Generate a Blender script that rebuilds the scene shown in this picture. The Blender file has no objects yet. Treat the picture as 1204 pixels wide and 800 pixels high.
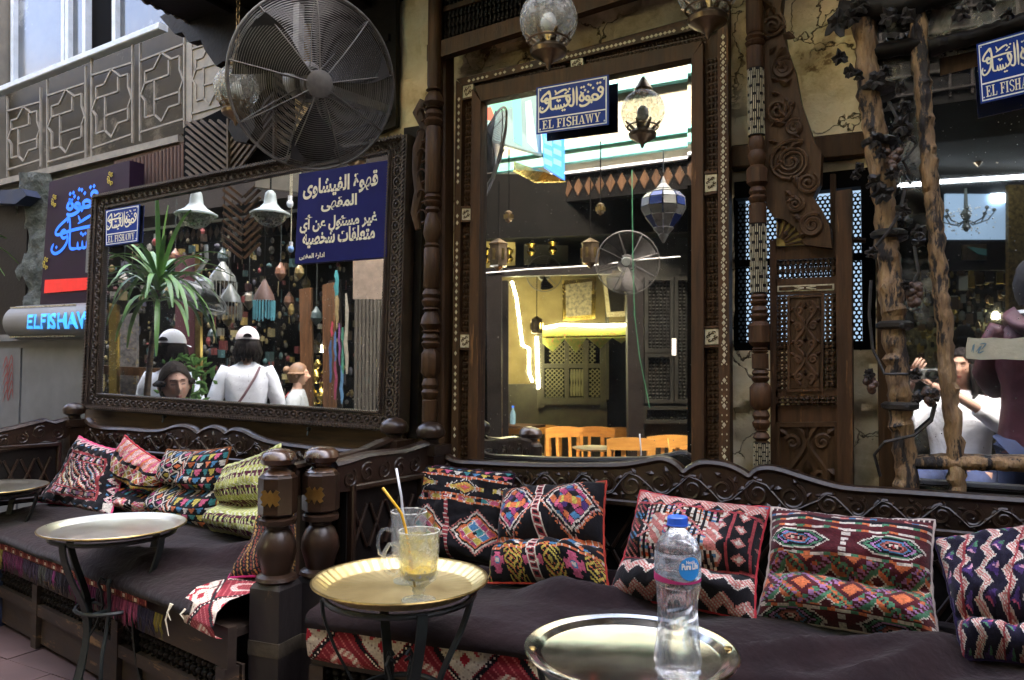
import bpy, math, random
import numpy as np
from mathutils import Vector, Matrix, noise
random.seed(7)
R = math.radians
SC = bpy.context.scene
COL = SC.collection

# ------------------------------------------------------------------ camera
CAM = Vector((0, 0, 1.2)); YAW = R(28.6); PIT = R(2.15); ROL = R(0.34); FOC = 903.0
_f0 = Vector((-math.sin(YAW), math.cos(YAW), 0)); _r0 = Vector((math.cos(YAW), math.sin(YAW), 0))
CF = _f0 * math.cos(PIT) + Vector((0, 0, 1)) * math.sin(PIT)
_u0 = _r0.cross(CF)
CR = _r0 * math.cos(ROL) + _u0 * math.sin(ROL)
CU = _u0 * math.cos(ROL) - _r0 * math.sin(ROL)
cd = bpy.data.cameras.new('camera'); cam = bpy.data.objects.new('camera', cd); COL.objects.link(cam)
m = Matrix.Identity(4)
for i in range(3):
    m[i][0] = CR[i]; m[i][1] = CU[i]; m[i][2] = -CF[i]; m[i][3] = CAM[i]
cam.matrix_world = m
cd.sensor_width = 36; cd.lens = FOC / 1204 * 36; cd.clip_start = 0.02; cd.clip_end = 500
SC.camera = cam

# ------------------------------------------------------------------ light
SC.view_settings.view_transform = 'Standard'; SC.view_settings.look = 'None'
SC.view_settings.exposure = 4.6; SC.view_settings.gamma = 1
SUN_EL = R(48); SUN_AZ = R(200)        # the sun stands behind the cafe building and lights only the tops across the alley
w = bpy.data.worlds.new('World'); SC.world = w; w.use_nodes = True
nt = w.node_tree; bg = nt.nodes['Background']
sky = nt.nodes.new('ShaderNodeTexSky'); sky.sky_type = 'NISHITA'; sky.sun_disc = False
sky.sun_elevation = SUN_EL; sky.sun_rotation = R(20); sky.dust_density = 10; sky.ozone_density = .2; sky.air_density = .55
nt.links.new(sky.outputs[0], bg.inputs[0]); bg.inputs[1].default_value = 0.15
sd = bpy.data.lights.new('sun', 'SUN'); sd.energy = 2.0; sd.angle = R(0.5); sd.color = (1, .94, .84)
so = bpy.data.objects.new('sun', sd); COL.objects.link(so)
sdir = Vector((math.sin(R(20)) * math.cos(SUN_EL), math.cos(R(20)) * math.cos(SUN_EL), math.sin(SUN_EL)))
so.rotation_euler = sdir.to_track_quat('Z', 'Y').to_euler(); so.location = (0, 4, 12)
SC.cycles.max_bounces = 9; SC.cycles.transmission_bounces = 8; SC.cycles.transparent_max_bounces = 12
SC.cycles.glossy_bounces = 6; SC.cycles.diffuse_bounces = 4
SC.cycles.caustics_reflective = False; SC.cycles.caustics_refractive = False
SC.cycles.sample_clamp_indirect = 4
try: SC.cycles.use_denoising = True
except Exception: pass

# ------------------------------------------------------------------ pixel -> place
def ray(px, py): return CF + CR * ((px - 602) / FOC) + CU * ((400 - py) / FOC)
def PD(px, py, d): return CAM + ray(px, py) * d
def PY(px, py, y):
    r = ray(px, py); return CAM + r * ((y - CAM.y) / r.y)
def PX(px, py, x):
    r = ray(px, py); return CAM + r * ((x - CAM.x) / r.x)
def PZ(px, py, z):
    r = ray(px, py); return CAM + r * ((z - CAM.z) / r.z)
def dep(p): return (Vector(p) - CAM).dot(CF)
def plane_hit(px, py, p0, n):
    r = ray(px, py); return CAM + r * ((p0 - CAM).dot(n) / r.dot(n))

# ------------------------------------------------------------------ mesh builder
class MB:
    def __init__(s): s.v = []; s.f = []; s.c = []; s.col = None
    def add(s, vs, fs):
        b = len(s.v); s.v.extend([tuple(v) for v in vs])
        for f in fs: s.f.append(tuple(i + b for i in f)); s.c.append(s.col)
        return s
    def hexa(s, p):   # 8 corners: bottom ring 0-3, top ring 4-7
        return s.add(p, [(3, 2, 1, 0), (4, 5, 6, 7), (0, 1, 5, 4), (1, 2, 6, 5), (2, 3, 7, 6), (3, 0, 4, 7)])
    def box(s, a, b, rot=None):
        x0, y0, z0 = a; x1, y1, z1 = b
        p = [Vector(q) for q in [(x0, y0, z0), (x1, y0, z0), (x1, y1, z0), (x0, y1, z0), (x0, y0, z1), (x1, y0, z1), (x1, y1, z1), (x0, y1, z1)]]
        if rot is not None:
            c = (p[0] + p[6]) / 2; p = [c + rot @ (q - c) for q in p]
        return s.hexa(p)
    def beam(s, a, b, w, h, up=(0, 0, 1), ch=0.0):   # bar from a to b, w across, h along up
        a = Vector(a); b = Vector(b); d = (b - a).normalized(); up = Vector(up)
        sd_ = d.cross(up)
        if sd_.length < 1e-4: sd_ = d.cross(Vector((1, 0, 0)))
        sd_.normalize(); u = sd_.cross(d).normalized()
        if ch <= 0: ring = [(-w / 2, -h / 2), (w / 2, -h / 2), (w / 2, h / 2), (-w / 2, h / 2)]
        else:
            W = w / 2; H = h / 2; ring = [(-W + ch, -H), (W - ch, -H), (W, -H + ch), (W, H - ch), (W - ch, H), (-W + ch, H), (-W, H - ch), (-W, -H + ch)]
        n = len(ring); vs = [p + sd_ * x + u * y for p in (a, b) for x, y in ring]
        return s.add(vs, [tuple(range(n)), tuple(range(2 * n - 1, n - 1, -1))] + [((i + 1) % n, i, i + n, (i + 1) % n + n) for i in range(n)])
    def lathe(s, c, prof, n=24, ax=None, cap=True, flute=0, fd=0.0, ph=0.0):   # prof [(h, r)] along ax from c
        c = Vector(c); ax = Vector(ax or (0, 0, 1)).normalized()
        x = ax.orthogonal().normalized() if abs(ax.z) < .99 else Vector((1, 0, 0)); x = (x - ax * x.dot(ax)).normalized(); y = ax.cross(x)
        vs = []
        for h, r in prof:
            for i in range(n):
                a = 2 * math.pi * i / n + ph; rr = r * (1 + fd * math.cos(flute * a)) if flute else r
                vs.append(c + ax * h + x * (rr * math.cos(a)) + y * (rr * math.sin(a)))
        fs = [(j * n + i, j * n + (i + 1) % n, (j + 1) * n + (i + 1) % n, (j + 1) * n + i) for j in range(len(prof) - 1) for i in range(n)]
        if cap: fs += [tuple(range(n - 1, -1, -1)), tuple((len(prof) - 1) * n + i for i in range(n))]
        return s.add(vs, fs)
    def tube(s, pts, r, n=6, closed=False, flat=None, nrm=None):   # r number or list; flat = ratio along nrm
        pts = [Vector(p) for p in pts]; N = len(pts)
        if N < 2: return s
        rs = r if isinstance(r, (list, tuple)) else [r] * N
        vs = []; pu = None
        for i, p in enumerate(pts):
            a = pts[i - 1] if (i or closed) else p; b = pts[(i + 1) % N] if (i < N - 1 or closed) else p
            d = (b - a)
            if d.length < 1e-9: d = Vector((0, 0, 1))
            d.normalize()
            if nrm is not None:
                u = Vector(nrm); u = u - d * u.dot(d)
            else:
                u = pu if pu is not None else (Vector((0, 0, 1)) if abs(d.z) < .9 else Vector((1, 0, 0))); u = u - d * u.dot(d)
            if u.length < 1e-6: u = d.orthogonal()
            u.normalize(); pu = u; w_ = d.cross(u); fl = flat or 1
            for k in range(n):
                t = 2 * math.pi * k / n; vs.append(p + w_ * (rs[i] * math.cos(t)) + u * (rs[i] * fl * math.sin(t)))
        M_ = N if closed else N - 1
        fs = [(i * n + k, i * n + (k + 1) % n, ((i + 1) % N) * n + (k + 1) % n, ((i + 1) % N) * n + k) for i in range(M_) for k in range(n)]
        if not closed: fs += [tuple(range(n - 1, -1, -1)), tuple((N - 1) * n + k for k in range(n))]
        return s.add(vs, fs)
    def prism(s, pts, ext):   # polygon of 3D points extruded by vector ext
        pts = [Vector(p) for p in pts]; e = Vector(ext); n = len(pts)
        return s.add(pts + [p + e for p in pts], [tuple(range(n)), tuple(range(2 * n - 1, n - 1, -1))] + [(i, i + n, (i + 1) % n + n, (i + 1) % n) for i in range(n)])
    def strip(s, top, bot, ext):  # two parallel polylines (same count) joined to a slab extruded by ext
        for i in range(len(top) - 1):
            pass
        n = len(top); e = Vector(ext); A = [Vector(p) for p in top]; B = [Vector(p) for p in bot]
        vs = A + B + [p + e for p in A] + [p + e for p in B]; fs = []
        for i in range(n - 1):
            fs += [(i, i + 1, n + i + 1, n + i), (2 * n + i + 1, 2 * n + i, 3 * n + i, 3 * n + i + 1), (i + 1, i, 2 * n + i, 2 * n + i + 1), (n + i, n + i + 1, 3 * n + i + 1, 3 * n + i)]
        fs += [(0, n, 3 * n, 2 * n), (n - 1, 3 * n - 1, 4 * n - 1, 2 * n - 1)]
        return s.add(vs, fs)
    def ball(s, c, r, n=12, m_=8, sc=(1, 1, 1), rot=None):
        vs = []; c = Vector(c)
        for j in range(m_ + 1):
            t = math.pi * j / m_
            for i in range(n):
                a = 2 * math.pi * i / n
                q = Vector((r * math.sin(t) * math.cos(a) * sc[0], r * math.sin(t) * math.sin(a) * sc[1], r * math.cos(t) * sc[2]))
                if rot is not None: q = rot @ q
                vs.append(c + q)
        return s.add(vs, [(j * n + i, (j + 1) * n + i, (j + 1) * n + (i + 1) % n, j * n + (i + 1) % n) for j in range(m_) for i in range(n)])
    def grid(s, P):   # P[j][i]
        h = len(P); w_ = len(P[0])
        return s.add([p for row in P for p in row], [(j * w_ + i, j * w_ + i + 1, (j + 1) * w_ + i + 1, (j + 1) * w_ + i) for j in range(h - 1) for i in range(w_ - 1)])

INV = {}
def refl(p0, n):
    n = Vector(n).normalized(); d = Vector(p0).dot(n)
    M = Matrix.Identity(4)
    for i in range(3):
        for j in range(3): M[i][j] -= 2 * n[i] * n[j]
        M[i][3] = 2 * d * n[i]
    return M
def _mesh(mb, name, smooth, inv):
    me = bpy.data.meshes.new(name)
    vs = mb.v
    if inv is not None: vs = [tuple(inv @ Vector(v)) for v in vs]
    me.from_pydata(vs, [], mb.f)
    if any(c is not None for c in mb.c):
        at = me.color_attributes.new('Col', 'FLOAT_COLOR', 'CORNER'); buf = []
        for f, c in zip(mb.f, mb.c): buf.extend(tuple((c or (.5, .5, .5))) * 1 + (1,) if False else [x for _ in f for x in (*(c or (.5, .5, .5)), 1)])
        at.data.foreach_set('color', buf)
    me.validate(); me.update()
    if smooth:
        me.polygons.foreach_set('use_smooth', [True] * len(me.polygons))
        if smooth != 2:
            try: me.set_sharp_from_angle(angle=R(38))
            except Exception: pass
    return me
def tag(o, label=None, cat=None, group=None, kind=None):
    if label: o['label'] = label
    if cat: o['category'] = cat
    if group: o['group'] = group
    if kind: o['kind'] = kind
def thing(name, label, cat, at=(0, 0, 0), group=None, vm=None):
    o = bpy.data.objects.new(name, None); COL.objects.link(o); o.empty_display_size = .05
    T = Matrix.Translation(Vector(at)); o.matrix_world = (vm @ T) if vm is not None else T
    INV[o] = T.inverted(); tag(o, label, cat, group); return o
def part(mb, name, mt, parent, smooth=True, label=None, kind=None):
    inv = INV[parent]; me = _mesh(mb, name, smooth, inv); me.materials.append(mt)
    o = bpy.data.objects.new(name, me); COL.objects.link(o); o.parent = parent; INV[o] = inv
    tag(o, label, None, None, kind); return o
def solo(mb, name, mt, label=None, cat=None, group=None, kind=None, at=None, smooth=True, vm=None):
    if at is None:
        n = len(mb.v); at = Vector((sum(v[0] for v in mb.v) / n, sum(v[1] for v in mb.v) / n, min(v[2] for v in mb.v)))
    T = Matrix.Translation(Vector(at)); me = _mesh(mb, name, smooth, T.inverted()); me.materials.append(mt)
    o = bpy.data.objects.new(name, me); COL.objects.link(o); o.matrix_world = (vm @ T) if vm is not None else T
    INV[o] = T.inverted(); tag(o, label, cat, group, kind); return o
def struct(mb, name, mt, smooth=False): return solo(mb, name, mt, kind='structure', at=(0, 0, 0), smooth=smooth)
def mirror_part(mb, name, mt, parent, **k): return part(mb, name, mt, parent, **k)
def copy_tree(o, parent=None):
    c = o.copy(); COL.objects.link(c)
    if parent: c.parent = parent
    for ch in [x for x in COL.objects if x.parent == o]: copy_tree(ch, c)
    return c
def inst(o, parent, mat4):      # copy of a part sharing its mesh, moved by mat4 in the thing's own space
    c = o.copy(); COL.objects.link(c); c.parent = parent; c.matrix_local = mat4; INV[c] = INV[parent]; return c

# ------------------------------------------------------------------ materials
MATS = {}
def _n(nt, t, **k):
    n = nt.nodes.new(t)
    for a, b in k.items(): setattr(n, a, b)
    return n
def mat(name, c1, c2=None, rough=.6, metal=0., scale=8, stretch=(1, 1, 1), bump=.2, bscale=None, c3=None, c3t=.62, detail=6, coat=0., spec=.5, rvar=.15, bdist=.004, emis=None, est=0., sheen=0.):
    m_ = bpy.data.materials.new(name); m_.use_nodes = True; nt = m_.node_tree; b = nt.nodes['Principled BSDF']; L = nt.links.new
    tc = _n(nt, 'ShaderNodeTexCoord'); mp = _n(nt, 'ShaderNodeMapping'); mp.inputs['Scale'].default_value = stretch
    geo = _n(nt, 'ShaderNodeNewGeometry')
    L(tc.outputs['Object'], mp.inputs[0])
    nz = _n(nt, 'ShaderNodeTexNoise'); nz.inputs['Scale'].default_value = scale; nz.inputs['Detail'].default_value = detail; nz.inputs['Roughness'].default_value = .62
    L(mp.outputs[0], nz.inputs['Vector'])
    col = None
    if c2 is None: c2 = tuple(x * .6 for x in c1)
    rp = _n(nt, 'ShaderNodeValToRGB'); rp.color_ramp.elements[0].position = .32; rp.color_ramp.elements[1].position = .68
    rp.color_ramp.elements[0].color = (*c2, 1); rp.color_ramp.elements[1].color = (*c1, 1)
    L(nz.outputs[0], rp.inputs[0]); col = rp.outputs[0]
    if c3 is not None:
        n3 = _n(nt, 'ShaderNodeTexNoise'); n3.inputs['Scale'].default_value = scale * .7; n3.inputs['Detail'].default_value = 9; n3.inputs['Roughness'].default_value = .7
        mp3 = _n(nt, 'ShaderNodeMapping'); mp3.inputs['Location'].default_value = (3.1, 7.7, 1.3); mp3.inputs['Scale'].default_value = stretch
        L(tc.outputs['Object'], mp3.inputs[0]); L(mp3.outputs[0], n3.inputs['Vector'])
        r3 = _n(nt, 'ShaderNodeValToRGB'); r3.color_ramp.elements[0].position = c3t; r3.color_ramp.elements[1].position = min(1, c3t + .05)
        L(n3.outputs[0], r3.inputs[0]); mx = _n(nt, 'ShaderNodeMix', data_type='RGBA')
        L(r3.outputs[0], mx.inputs[0]); L(col, mx.inputs[6]); mx.inputs[7].default_value = (*c3, 1); col = mx.outputs[2]
    L(col, b.inputs['Base Color'])
    mr = _n(nt, 'ShaderNodeMapRange'); mr.inputs[3].default_value = max(0.02, rough - rvar); mr.inputs[4].default_value = min(1, rough + rvar)
    L(nz.outputs[0], mr.inputs[0]); L(mr.outputs[0], b.inputs['Roughness'])
    b.inputs['Metallic'].default_value = metal; b.inputs['Specular IOR Level'].default_value = spec
    if coat: b.inputs['Coat Weight'].default_value = coat; b.inputs['Coat Roughness'].default_value = .15
    if sheen: b.inputs['Sheen Weight'].default_value = sheen; b.inputs['Sheen Roughness'].default_value = .5
    if bump:
        nb = _n(nt, 'ShaderNodeTexNoise'); nb.inputs['Scale'].default_value = bscale or scale * 4; nb.inputs['Detail'].default_value = 4
        L(mp.outputs[0], nb.inputs['Vector']); bp = _n(nt, 'ShaderNodeBump'); bp.inputs['Strength'].default_value = bump; bp.inputs['Distance'].default_value = bdist
        L(nb.outputs[0], bp.inputs['Height']); L(bp.outputs[0], b.inputs['Normal'])
    if emis: b.inputs['Emission Color'].default_value = (*emis, 1); b.inputs['Emission Strength'].default_value = est
    MATS[name] = m_; return m_
def attr_mat(name, rough=.85, uvn=90, bump=.5, sheen=.3):
    m_ = bpy.data.materials.new(name); m_.use_nodes = True; nt = m_.node_tree; b = nt.nodes['Principled BSDF']; L = nt.links.new
    a = _n(nt, 'ShaderNodeAttribute', attribute_name='Col'); L(a.outputs['Color'], b.inputs['Base Color'])
    b.inputs['Roughness'].default_value = rough; b.inputs['Sheen Weight'].default_value = sheen * .3; b.inputs['Specular IOR Level'].default_value = .2
    tc = _n(nt, 'ShaderNodeTexCoord'); nb = _n(nt, 'ShaderNodeTexNoise'); nb.inputs['Scale'].default_value = 260; nb.inputs['Detail'].default_value = 2
    L(tc.outputs['Object'], nb.inputs['Vector']); bp = _n(nt, 'ShaderNodeBump'); bp.inputs['Strength'].default_value = bump; bp.inputs['Distance'].default_value = .003
    L(nb.outputs[0], bp.inputs['Height']); L(bp.outputs[0], b.inputs['Normal']); MATS[name] = m_; return m_
def emit_mat(name, c, s):
    m_ = bpy.data.materials.new(name); m_.use_nodes = True; b = m_.node_tree.nodes['Principled BSDF']
    b.inputs['Base Color'].default_value = (*c, 1); b.inputs['Emission Color'].default_value = (*c, 1); b.inputs['Emission Strength'].default_value = s; return m_
def glass_mat(name, c=(1, 1, 1), rough=.03, ior=1.45, crackle=0., frost=0., fcol=(.9, .9, .85), clear=.12):
    m_ = bpy.data.materials.new(name); m_.use_nodes = True; nt = m_.node_tree; b = nt.nodes['Principled BSDF']; L = nt.links.new
    b.inputs['Base Color'].default_value = (*c, 1); b.inputs['Roughness'].default_value = rough; b.inputs['IOR'].default_value = ior; b.inputs['Transmission Weight'].default_value = 1
    tc = _n(nt, 'ShaderNodeTexCoord')
    if crackle:
        v = _n(nt, 'ShaderNodeTexVoronoi', feature='DISTANCE_TO_EDGE'); v.inputs['Scale'].default_value = crackle; L(tc.outputs['Object'], v.inputs['Vector'])
        bp = _n(nt, 'ShaderNodeBump'); bp.inputs['Strength'].default_value = .7; bp.inputs['Distance'].default_value = .006; L(v.outputs[0], bp.inputs['Height']); L(bp.outputs[0], b.inputs['Normal'])
    out = nt.nodes['Material Output']
    if frost:
        d = _n(nt, 'ShaderNodeBsdfPrincipled'); d.inputs['Base Color'].default_value = (*fcol, 1); d.inputs['Roughness'].default_value = .35
        t = _n(nt, 'ShaderNodeBsdfTransparent'); t.inputs[0].default_value = (*c, 1)
        mx = _n(nt, 'ShaderNodeMixShader'); mx.inputs[0].default_value = clear; L(t.outputs[0], mx.inputs[1]); L(b.outputs[0], mx.inputs[2])
        mx2 = _n(nt, 'ShaderNodeMixShader'); nz = _n(nt, 'ShaderNodeTexNoise'); nz.inputs['Scale'].default_value = 60; L(tc.outputs['Object'], nz.inputs['Vector'])
        mr = _n(nt, 'ShaderNodeMapRange'); mr.inputs[1].default_value = .35; mr.inputs[2].default_value = .7; mr.inputs[3].default_value = frost * .5; mr.inputs[4].default_value = min(1, frost * 1.5); L(nz.outputs[0], mr.inputs[0])
        L(mr.outputs[0], mx2.inputs[0]); L(mx.outputs[0], mx2.inputs[1]); L(d.outputs[0], mx2.inputs[2]); L(mx2.outputs[0], out.inputs[0])
    MATS[name] = m_; return m_
def mirror_mat(name, tint=(.8, .83, .83), speck=1.0, stain=0., rough=.015):
    m_ = bpy.data.materials.new(name); m_.use_nodes = True; nt = m_.node_tree; b = nt.nodes['Principled BSDF']; L = nt.links.new
    b.inputs['Base Color'].default_value = (*tint, 1); b.inputs['Metallic'].default_value = 1; b.inputs['Roughness'].default_value = rough
    out = nt.nodes['Material Output']; tc = _n(nt, 'ShaderNodeTexCoord')
    d = _n(nt, 'ShaderNodeBsdfDiffuse'); d.inputs[0].default_value = (.5, .5, .47, 1)
    v = _n(nt, 'ShaderNodeTexVoronoi'); v.inputs['Scale'].default_value = 55; L(tc.outputs['Object'], v.inputs['Vector'])
    nz = _n(nt, 'ShaderNodeTexNoise'); nz.inputs['Scale'].default_value = 5; nz.inputs['Detail'].default_value = 5; L(tc.outputs['Object'], nz.inputs['Vector'])
    sub = _n(nt, 'ShaderNodeMapRange'); sub.inputs[1].default_value = .35; sub.inputs[2].default_value = .8; sub.inputs[3].default_value = 0.03; sub.inputs[4].default_value = .16 * speck; L(nz.outputs[0], sub.inputs[0])
    lt = _n(nt, 'ShaderNodeMath', operation='LESS_THAN'); L(v.outputs['Distance'], lt.inputs[0]); L(sub.outputs[0], lt.inputs[1])
    hz = _n(nt, 'ShaderNodeMapRange'); hz.inputs[1].default_value = .4; hz.inputs[2].default_value = .75; hz.inputs[3].default_value = .012; hz.inputs[4].default_value = .045 * speck; L(nz.outputs[0], hz.inputs[0])
    mul = _n(nt, 'ShaderNodeMath', operation='MULTIPLY_ADD'); L(lt.outputs[0], mul.inputs[0]); mul.inputs[1].default_value = .5; L(hz.outputs[0], mul.inputs[2])
    fac = mul.outputs[0]
    if stain:
        n2 = _n(nt, 'ShaderNodeTexNoise'); n2.inputs['Scale'].default_value = 3.5; n2.inputs['Detail'].default_value = 10; n2.inputs['Roughness'].default_value = .72; n2.inputs['Distortion'].default_value = .5; L(tc.outputs['Object'], n2.inputs['Vector'])
        mr = _n(nt, 'ShaderNodeMapRange'); mr.inputs[1].default_value = .62 - .3 * stain; mr.inputs[2].default_value = .75 - .2 * stain; mr.inputs[4].default_value = .8; L(n2.outputs[0], mr.inputs[0])
        mxx = _n(nt, 'ShaderNodeMath', operation='MAXIMUM'); L(mr.outputs[0], mxx.inputs[0]); L(fac, mxx.inputs[1]); fac = mxx.outputs[0]
        rp = _n(nt, 'ShaderNodeValToRGB'); rp.color_ramp.elements[0].color = (.05, .05, .05, 1); rp.color_ramp.elements[1].color = (.62, .60, .52, 1); rp.color_ramp.elements[0].position = .4; rp.color_ramp.elements[1].position = .6
        n4 = _n(nt, 'ShaderNodeTexNoise'); n4.inputs['Scale'].default_value = 14; n4.inputs['Detail'].default_value = 8; L(tc.outputs['Object'], n4.inputs['Vector']); L(n4.outputs[0], rp.inputs[0]); L(rp.outputs[0], d.inputs[0])
    mx = _n(nt, 'ShaderNodeMixShader'); L(fac, mx.inputs[0]); L(b.outputs[0], mx.inputs[1]); L(d.outputs[0], mx.inputs[2]); L(mx.outputs[0], out.inputs[0])
    MATS[name] = m_; return m_

M_dark = mat('dark varnished wood', (.034, .017, .009), (.012, .0065, .004), rough=.36, scale=6, stretch=(1, 1, 1), bump=.45, bscale=40, c3=(.085, .042, .02), c3t=.66, coat=.12, spec=.35)
M_black = mat('blackened wood', (.015, .012, .010), (.007, .0055, .005), rough=.5, scale=9, bump=.4, bscale=50, spec=.15)
M_brown = mat('brown wood', (.085, .038, .014), (.026, .012, .005), rough=.55, scale=5, stretch=(7, 7, .6), bump=.6, bscale=22, c3=(.17, .08, .028), c3t=.6, spec=.25)
M_browndk = mat('dark brown wood', (.070, .034, .013), (.024, .012, .0055), rough=.5, scale=5, stretch=(6, 6, .6), bump=.6, bscale=22, c3=(.075, .035, .014), c3t=.66, spec=.2)
M_worn = mat('worn black painted wood', (.022, .018, .017), (.010, .008, .008), rough=.5, scale=7, stretch=(1, 1, .5), bump=.5, bscale=30, c3=(.20, .12, .06), c3t=.60)
M_apron = mat('worn dark board wood', (.05, .032, .02), (.018, .012, .009), rough=.6, scale=9, stretch=(.5, .5, 2.2), bump=.5, bscale=20, c3=(.20, .115, .05), c3t=.58)
M_board = mat('weathered plank wood', (.14, .085, .045), (.05, .03, .018), rough=.75, scale=5, stretch=(.6, 1, 7), bump=.6, bscale=16)
M_rustic = mat('charred rustic log bark', (.40, .25, .12), (.10, .055, .028), rough=.7, scale=11, stretch=(2.6, 2.6, .6), bump=1, bscale=20, c3=(.014, .010, .009), c3t=.51, bdist=.02)
M_vine = mat('blackened vine leaf', (.03, .024, .02), (.008, .007, .006), rough=.55, scale=30, bump=.8, bscale=60)
M_spin = mat('turned mashrabiya wood', (.06, .028, .010), (.02, .010, .004), spec=.25, rough=.45, scale=20, bump=.2)
M_pearl = mat('mother of pearl inlay', (.62, .55, .38), (.30, .25, .15), rough=.3, scale=60, bump=.2)
M_brass = mat('aged brass', (.50, .36, .13), (.22, .15, .06), rough=.32, metal=1, scale=14, bump=.15)
M_bronze = mat('dull bronze', (.28, .20, .12), (.12, .085, .05), rough=.35, metal=1, scale=10, bump=.2)
M_tray = mat('polished tray metal', (.92, .88, .76), (.72, .66, .52), rough=.3, metal=1, scale=7, bump=.05, rvar=.08)
M_silver = mat('scratched silver tray metal', (.74, .73, .70), (.52, .51, .48), rough=.14, metal=1, scale=9, bump=.06, rvar=.1)
M_iron = mat('dark green painted iron', (.018, .025, .024), (.010, .013, .013), rough=.45, scale=14, bump=.3)
M_steel = mat('dusty dark fan steel', (.17, .155, .13), (.09, .08, .07), rough=.5, metal=.3, scale=20, bump=.2)
M_velvet = mat('dark brown velvet', (.021, .0115, .0125), (.010, .006, .007), rough=.95, scale=7, bump=1, bscale=38, bdist=.005, sheen=.15, spec=.08, detail=12, c3=(.055, .036, .04), c3t=.7)
M_plaster = None
M_bluesign = mat('blue enamel', (.006, .035, .24), (.005, .025, .18), spec=.2, rough=.35, scale=6, bump=.05, c3=(.05, .08, .22), c3t=.72)
M_navy = mat('navy painted board', (.008, .010, .115), (.006, .007, .08), spec=.15, rough=.5, scale=5, bump=.1, c3=(.10, .10, .14), c3t=.76)
M_cream = mat('cream lettering paint', (.85, .80, .62), (.72, .66, .48), rough=.6, scale=40, bump=0)
M_white = mat('white enamel lettering', (.86, .85, .80), (.75, .74, .7), rough=.5, scale=40, bump=0)
M_hole = mat('near black for shade and dark parts', (.005, .0045, .004), (.002, .002, .002), rough=.8, bump=.1, spec=.05)  # near black stands in for deep shade; also colours cords and mesh
M_grey = mat('grey painted sheet metal', (.19, .19, .18), (.12, .12, .115), rough=.5, scale=4, bump=.1, c3=(.28, .29, .29), c3t=.7)
M_rail = mat('pale painted rail', (.27, .235, .18), (.16, .14, .11), rough=.6, scale=12, bump=.2)
M_facade = mat('dusty facade stone', (.21, .185, .145), (.11, .10, .08), rough=.9, scale=3, bump=.5, bscale=20)
M_slat = mat('weathered slat wood', (.17, .13, .10), (.08, .06, .045), rough=.8, scale=8, stretch=(1, 1, 1), bump=.4)
M_pane = mat('dusty window pane', (.10, .11, .12), (.05, .055, .06), rough=.12, scale=2, bump=.02, spec=.9, c3=(.20, .21, .21), c3t=.6)
M_pane2 = mat('brown glass behind railing', (.07, .055, .035), (.03, .024, .015), rough=.5, scale=3, bump=.1, spec=.15, c3=(.14, .115, .08), c3t=.6)
M_winw = mat('white window frame paint', (.62, .66, .70), (.45, .48, .5), rough=.5, scale=9, bump=.1)
M_leaf = mat('green blade leaf', (.16, .32, .07), (.06, .15, .03), rough=.4, scale=9, bump=.1)
M_red = mat('red lit plastic', (.6, .02, .02), (.4, .01, .01), rough=.4, bump=0, emis=(1, .03, .02), est=.02)
M_attr = attr_mat('woven wool embroidery')
M_attr2 = attr_mat('coloured surface', rough=.6, bump=.1, sheen=0)

# ------------------------------------------------------------------ surface quad helper
class Quad:
    def __init__(s, tl, tr, br, bl):
        s.p = [Vector(q) for q in (tl, tr, br, bl)]
        s.n = (s.p[1] - s.p[0]).cross(s.p[0] - s.p[3]).normalized()
        if s.n.dot(CAM - s.p[0]) < 0: s.n = -s.n
        s.w = (s.p[2] - s.p[3]).length; s.h = (s.p[0] - s.p[3]).length
    def at(s, u, v, n=0):
        tl, tr, br, bl = s.p; return (bl * (1 - u) + br * u) * (1 - v) + (tl * (1 - u) + tr * u) * v + s.n * n
    def box(s, mb, u0, u1, v0, v1, n0, n1):
        return mb.hexa([s.at(u0, v0, n0), s.at(u1, v0, n0), s.at(u1, v1, n0), s.at(u0, v1, n0), s.at(u0, v0, n1), s.at(u1, v0, n1), s.at(u1, v1, n1), s.at(u0, v1, n1)])
    def poly(s, mb, pts, n0, n1):
        return mb.prism([s.at(u, v, n1) for u, v in pts], s.n * (n0 - n1))
def pquad(a, b, c, d, y): return Quad(PY(*a, y), PY(*b, y), PY(*c, y), PY(*d, y))
def prismpx(mb, pts, y, th): return mb.prism([PY(px, py, y) for px, py in pts], (0, th, 0))

# ------------------------------------------------------------------ lettering
_AR = {'ا': (0xFE8D, 0), 'ل': (0xFEDD, 1), 'ق': (0xFED5, 1), 'ه': (0xFEE9, 1), 'و': (0xFEED, 0), 'ة': (0xFE93, 0), 'ف': (0xFED1, 1), 'ي': (0xFEF1, 1), 'ى': (0xFEEF, 0), 'ش': (0xFEB5, 1), 'م': (0xFEE1, 1), 'غ': (0xFECD, 1), 'ر': (0xFEAD, 0), 'س': (0xFEB1, 1), 'ئ': (0xFE89, 1), 'ن': (0xFEE5, 1), 'ع': (0xFEC9, 1), 'أ': (0xFE83, 0), 'ت': (0xFE95, 1), 'خ': (0xFEA5, 1), 'ص': (0xFEB9, 1), 'د': (0xFEA9, 0)}
def shape_ar(t):
    out = []
    for i, c in enumerate(t):
        if c not in _AR: out.append(c); continue
        b, d = _AR[c]; pv = i > 0 and t[i - 1] in _AR and _AR[t[i - 1]][1]; nx = i < len(t) - 1 and t[i + 1] in _AR and d
        out.append(chr(b + ((3 if nx else 1) if pv else (2 if nx else 0))))
    return ''.join(reversed(out))
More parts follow.
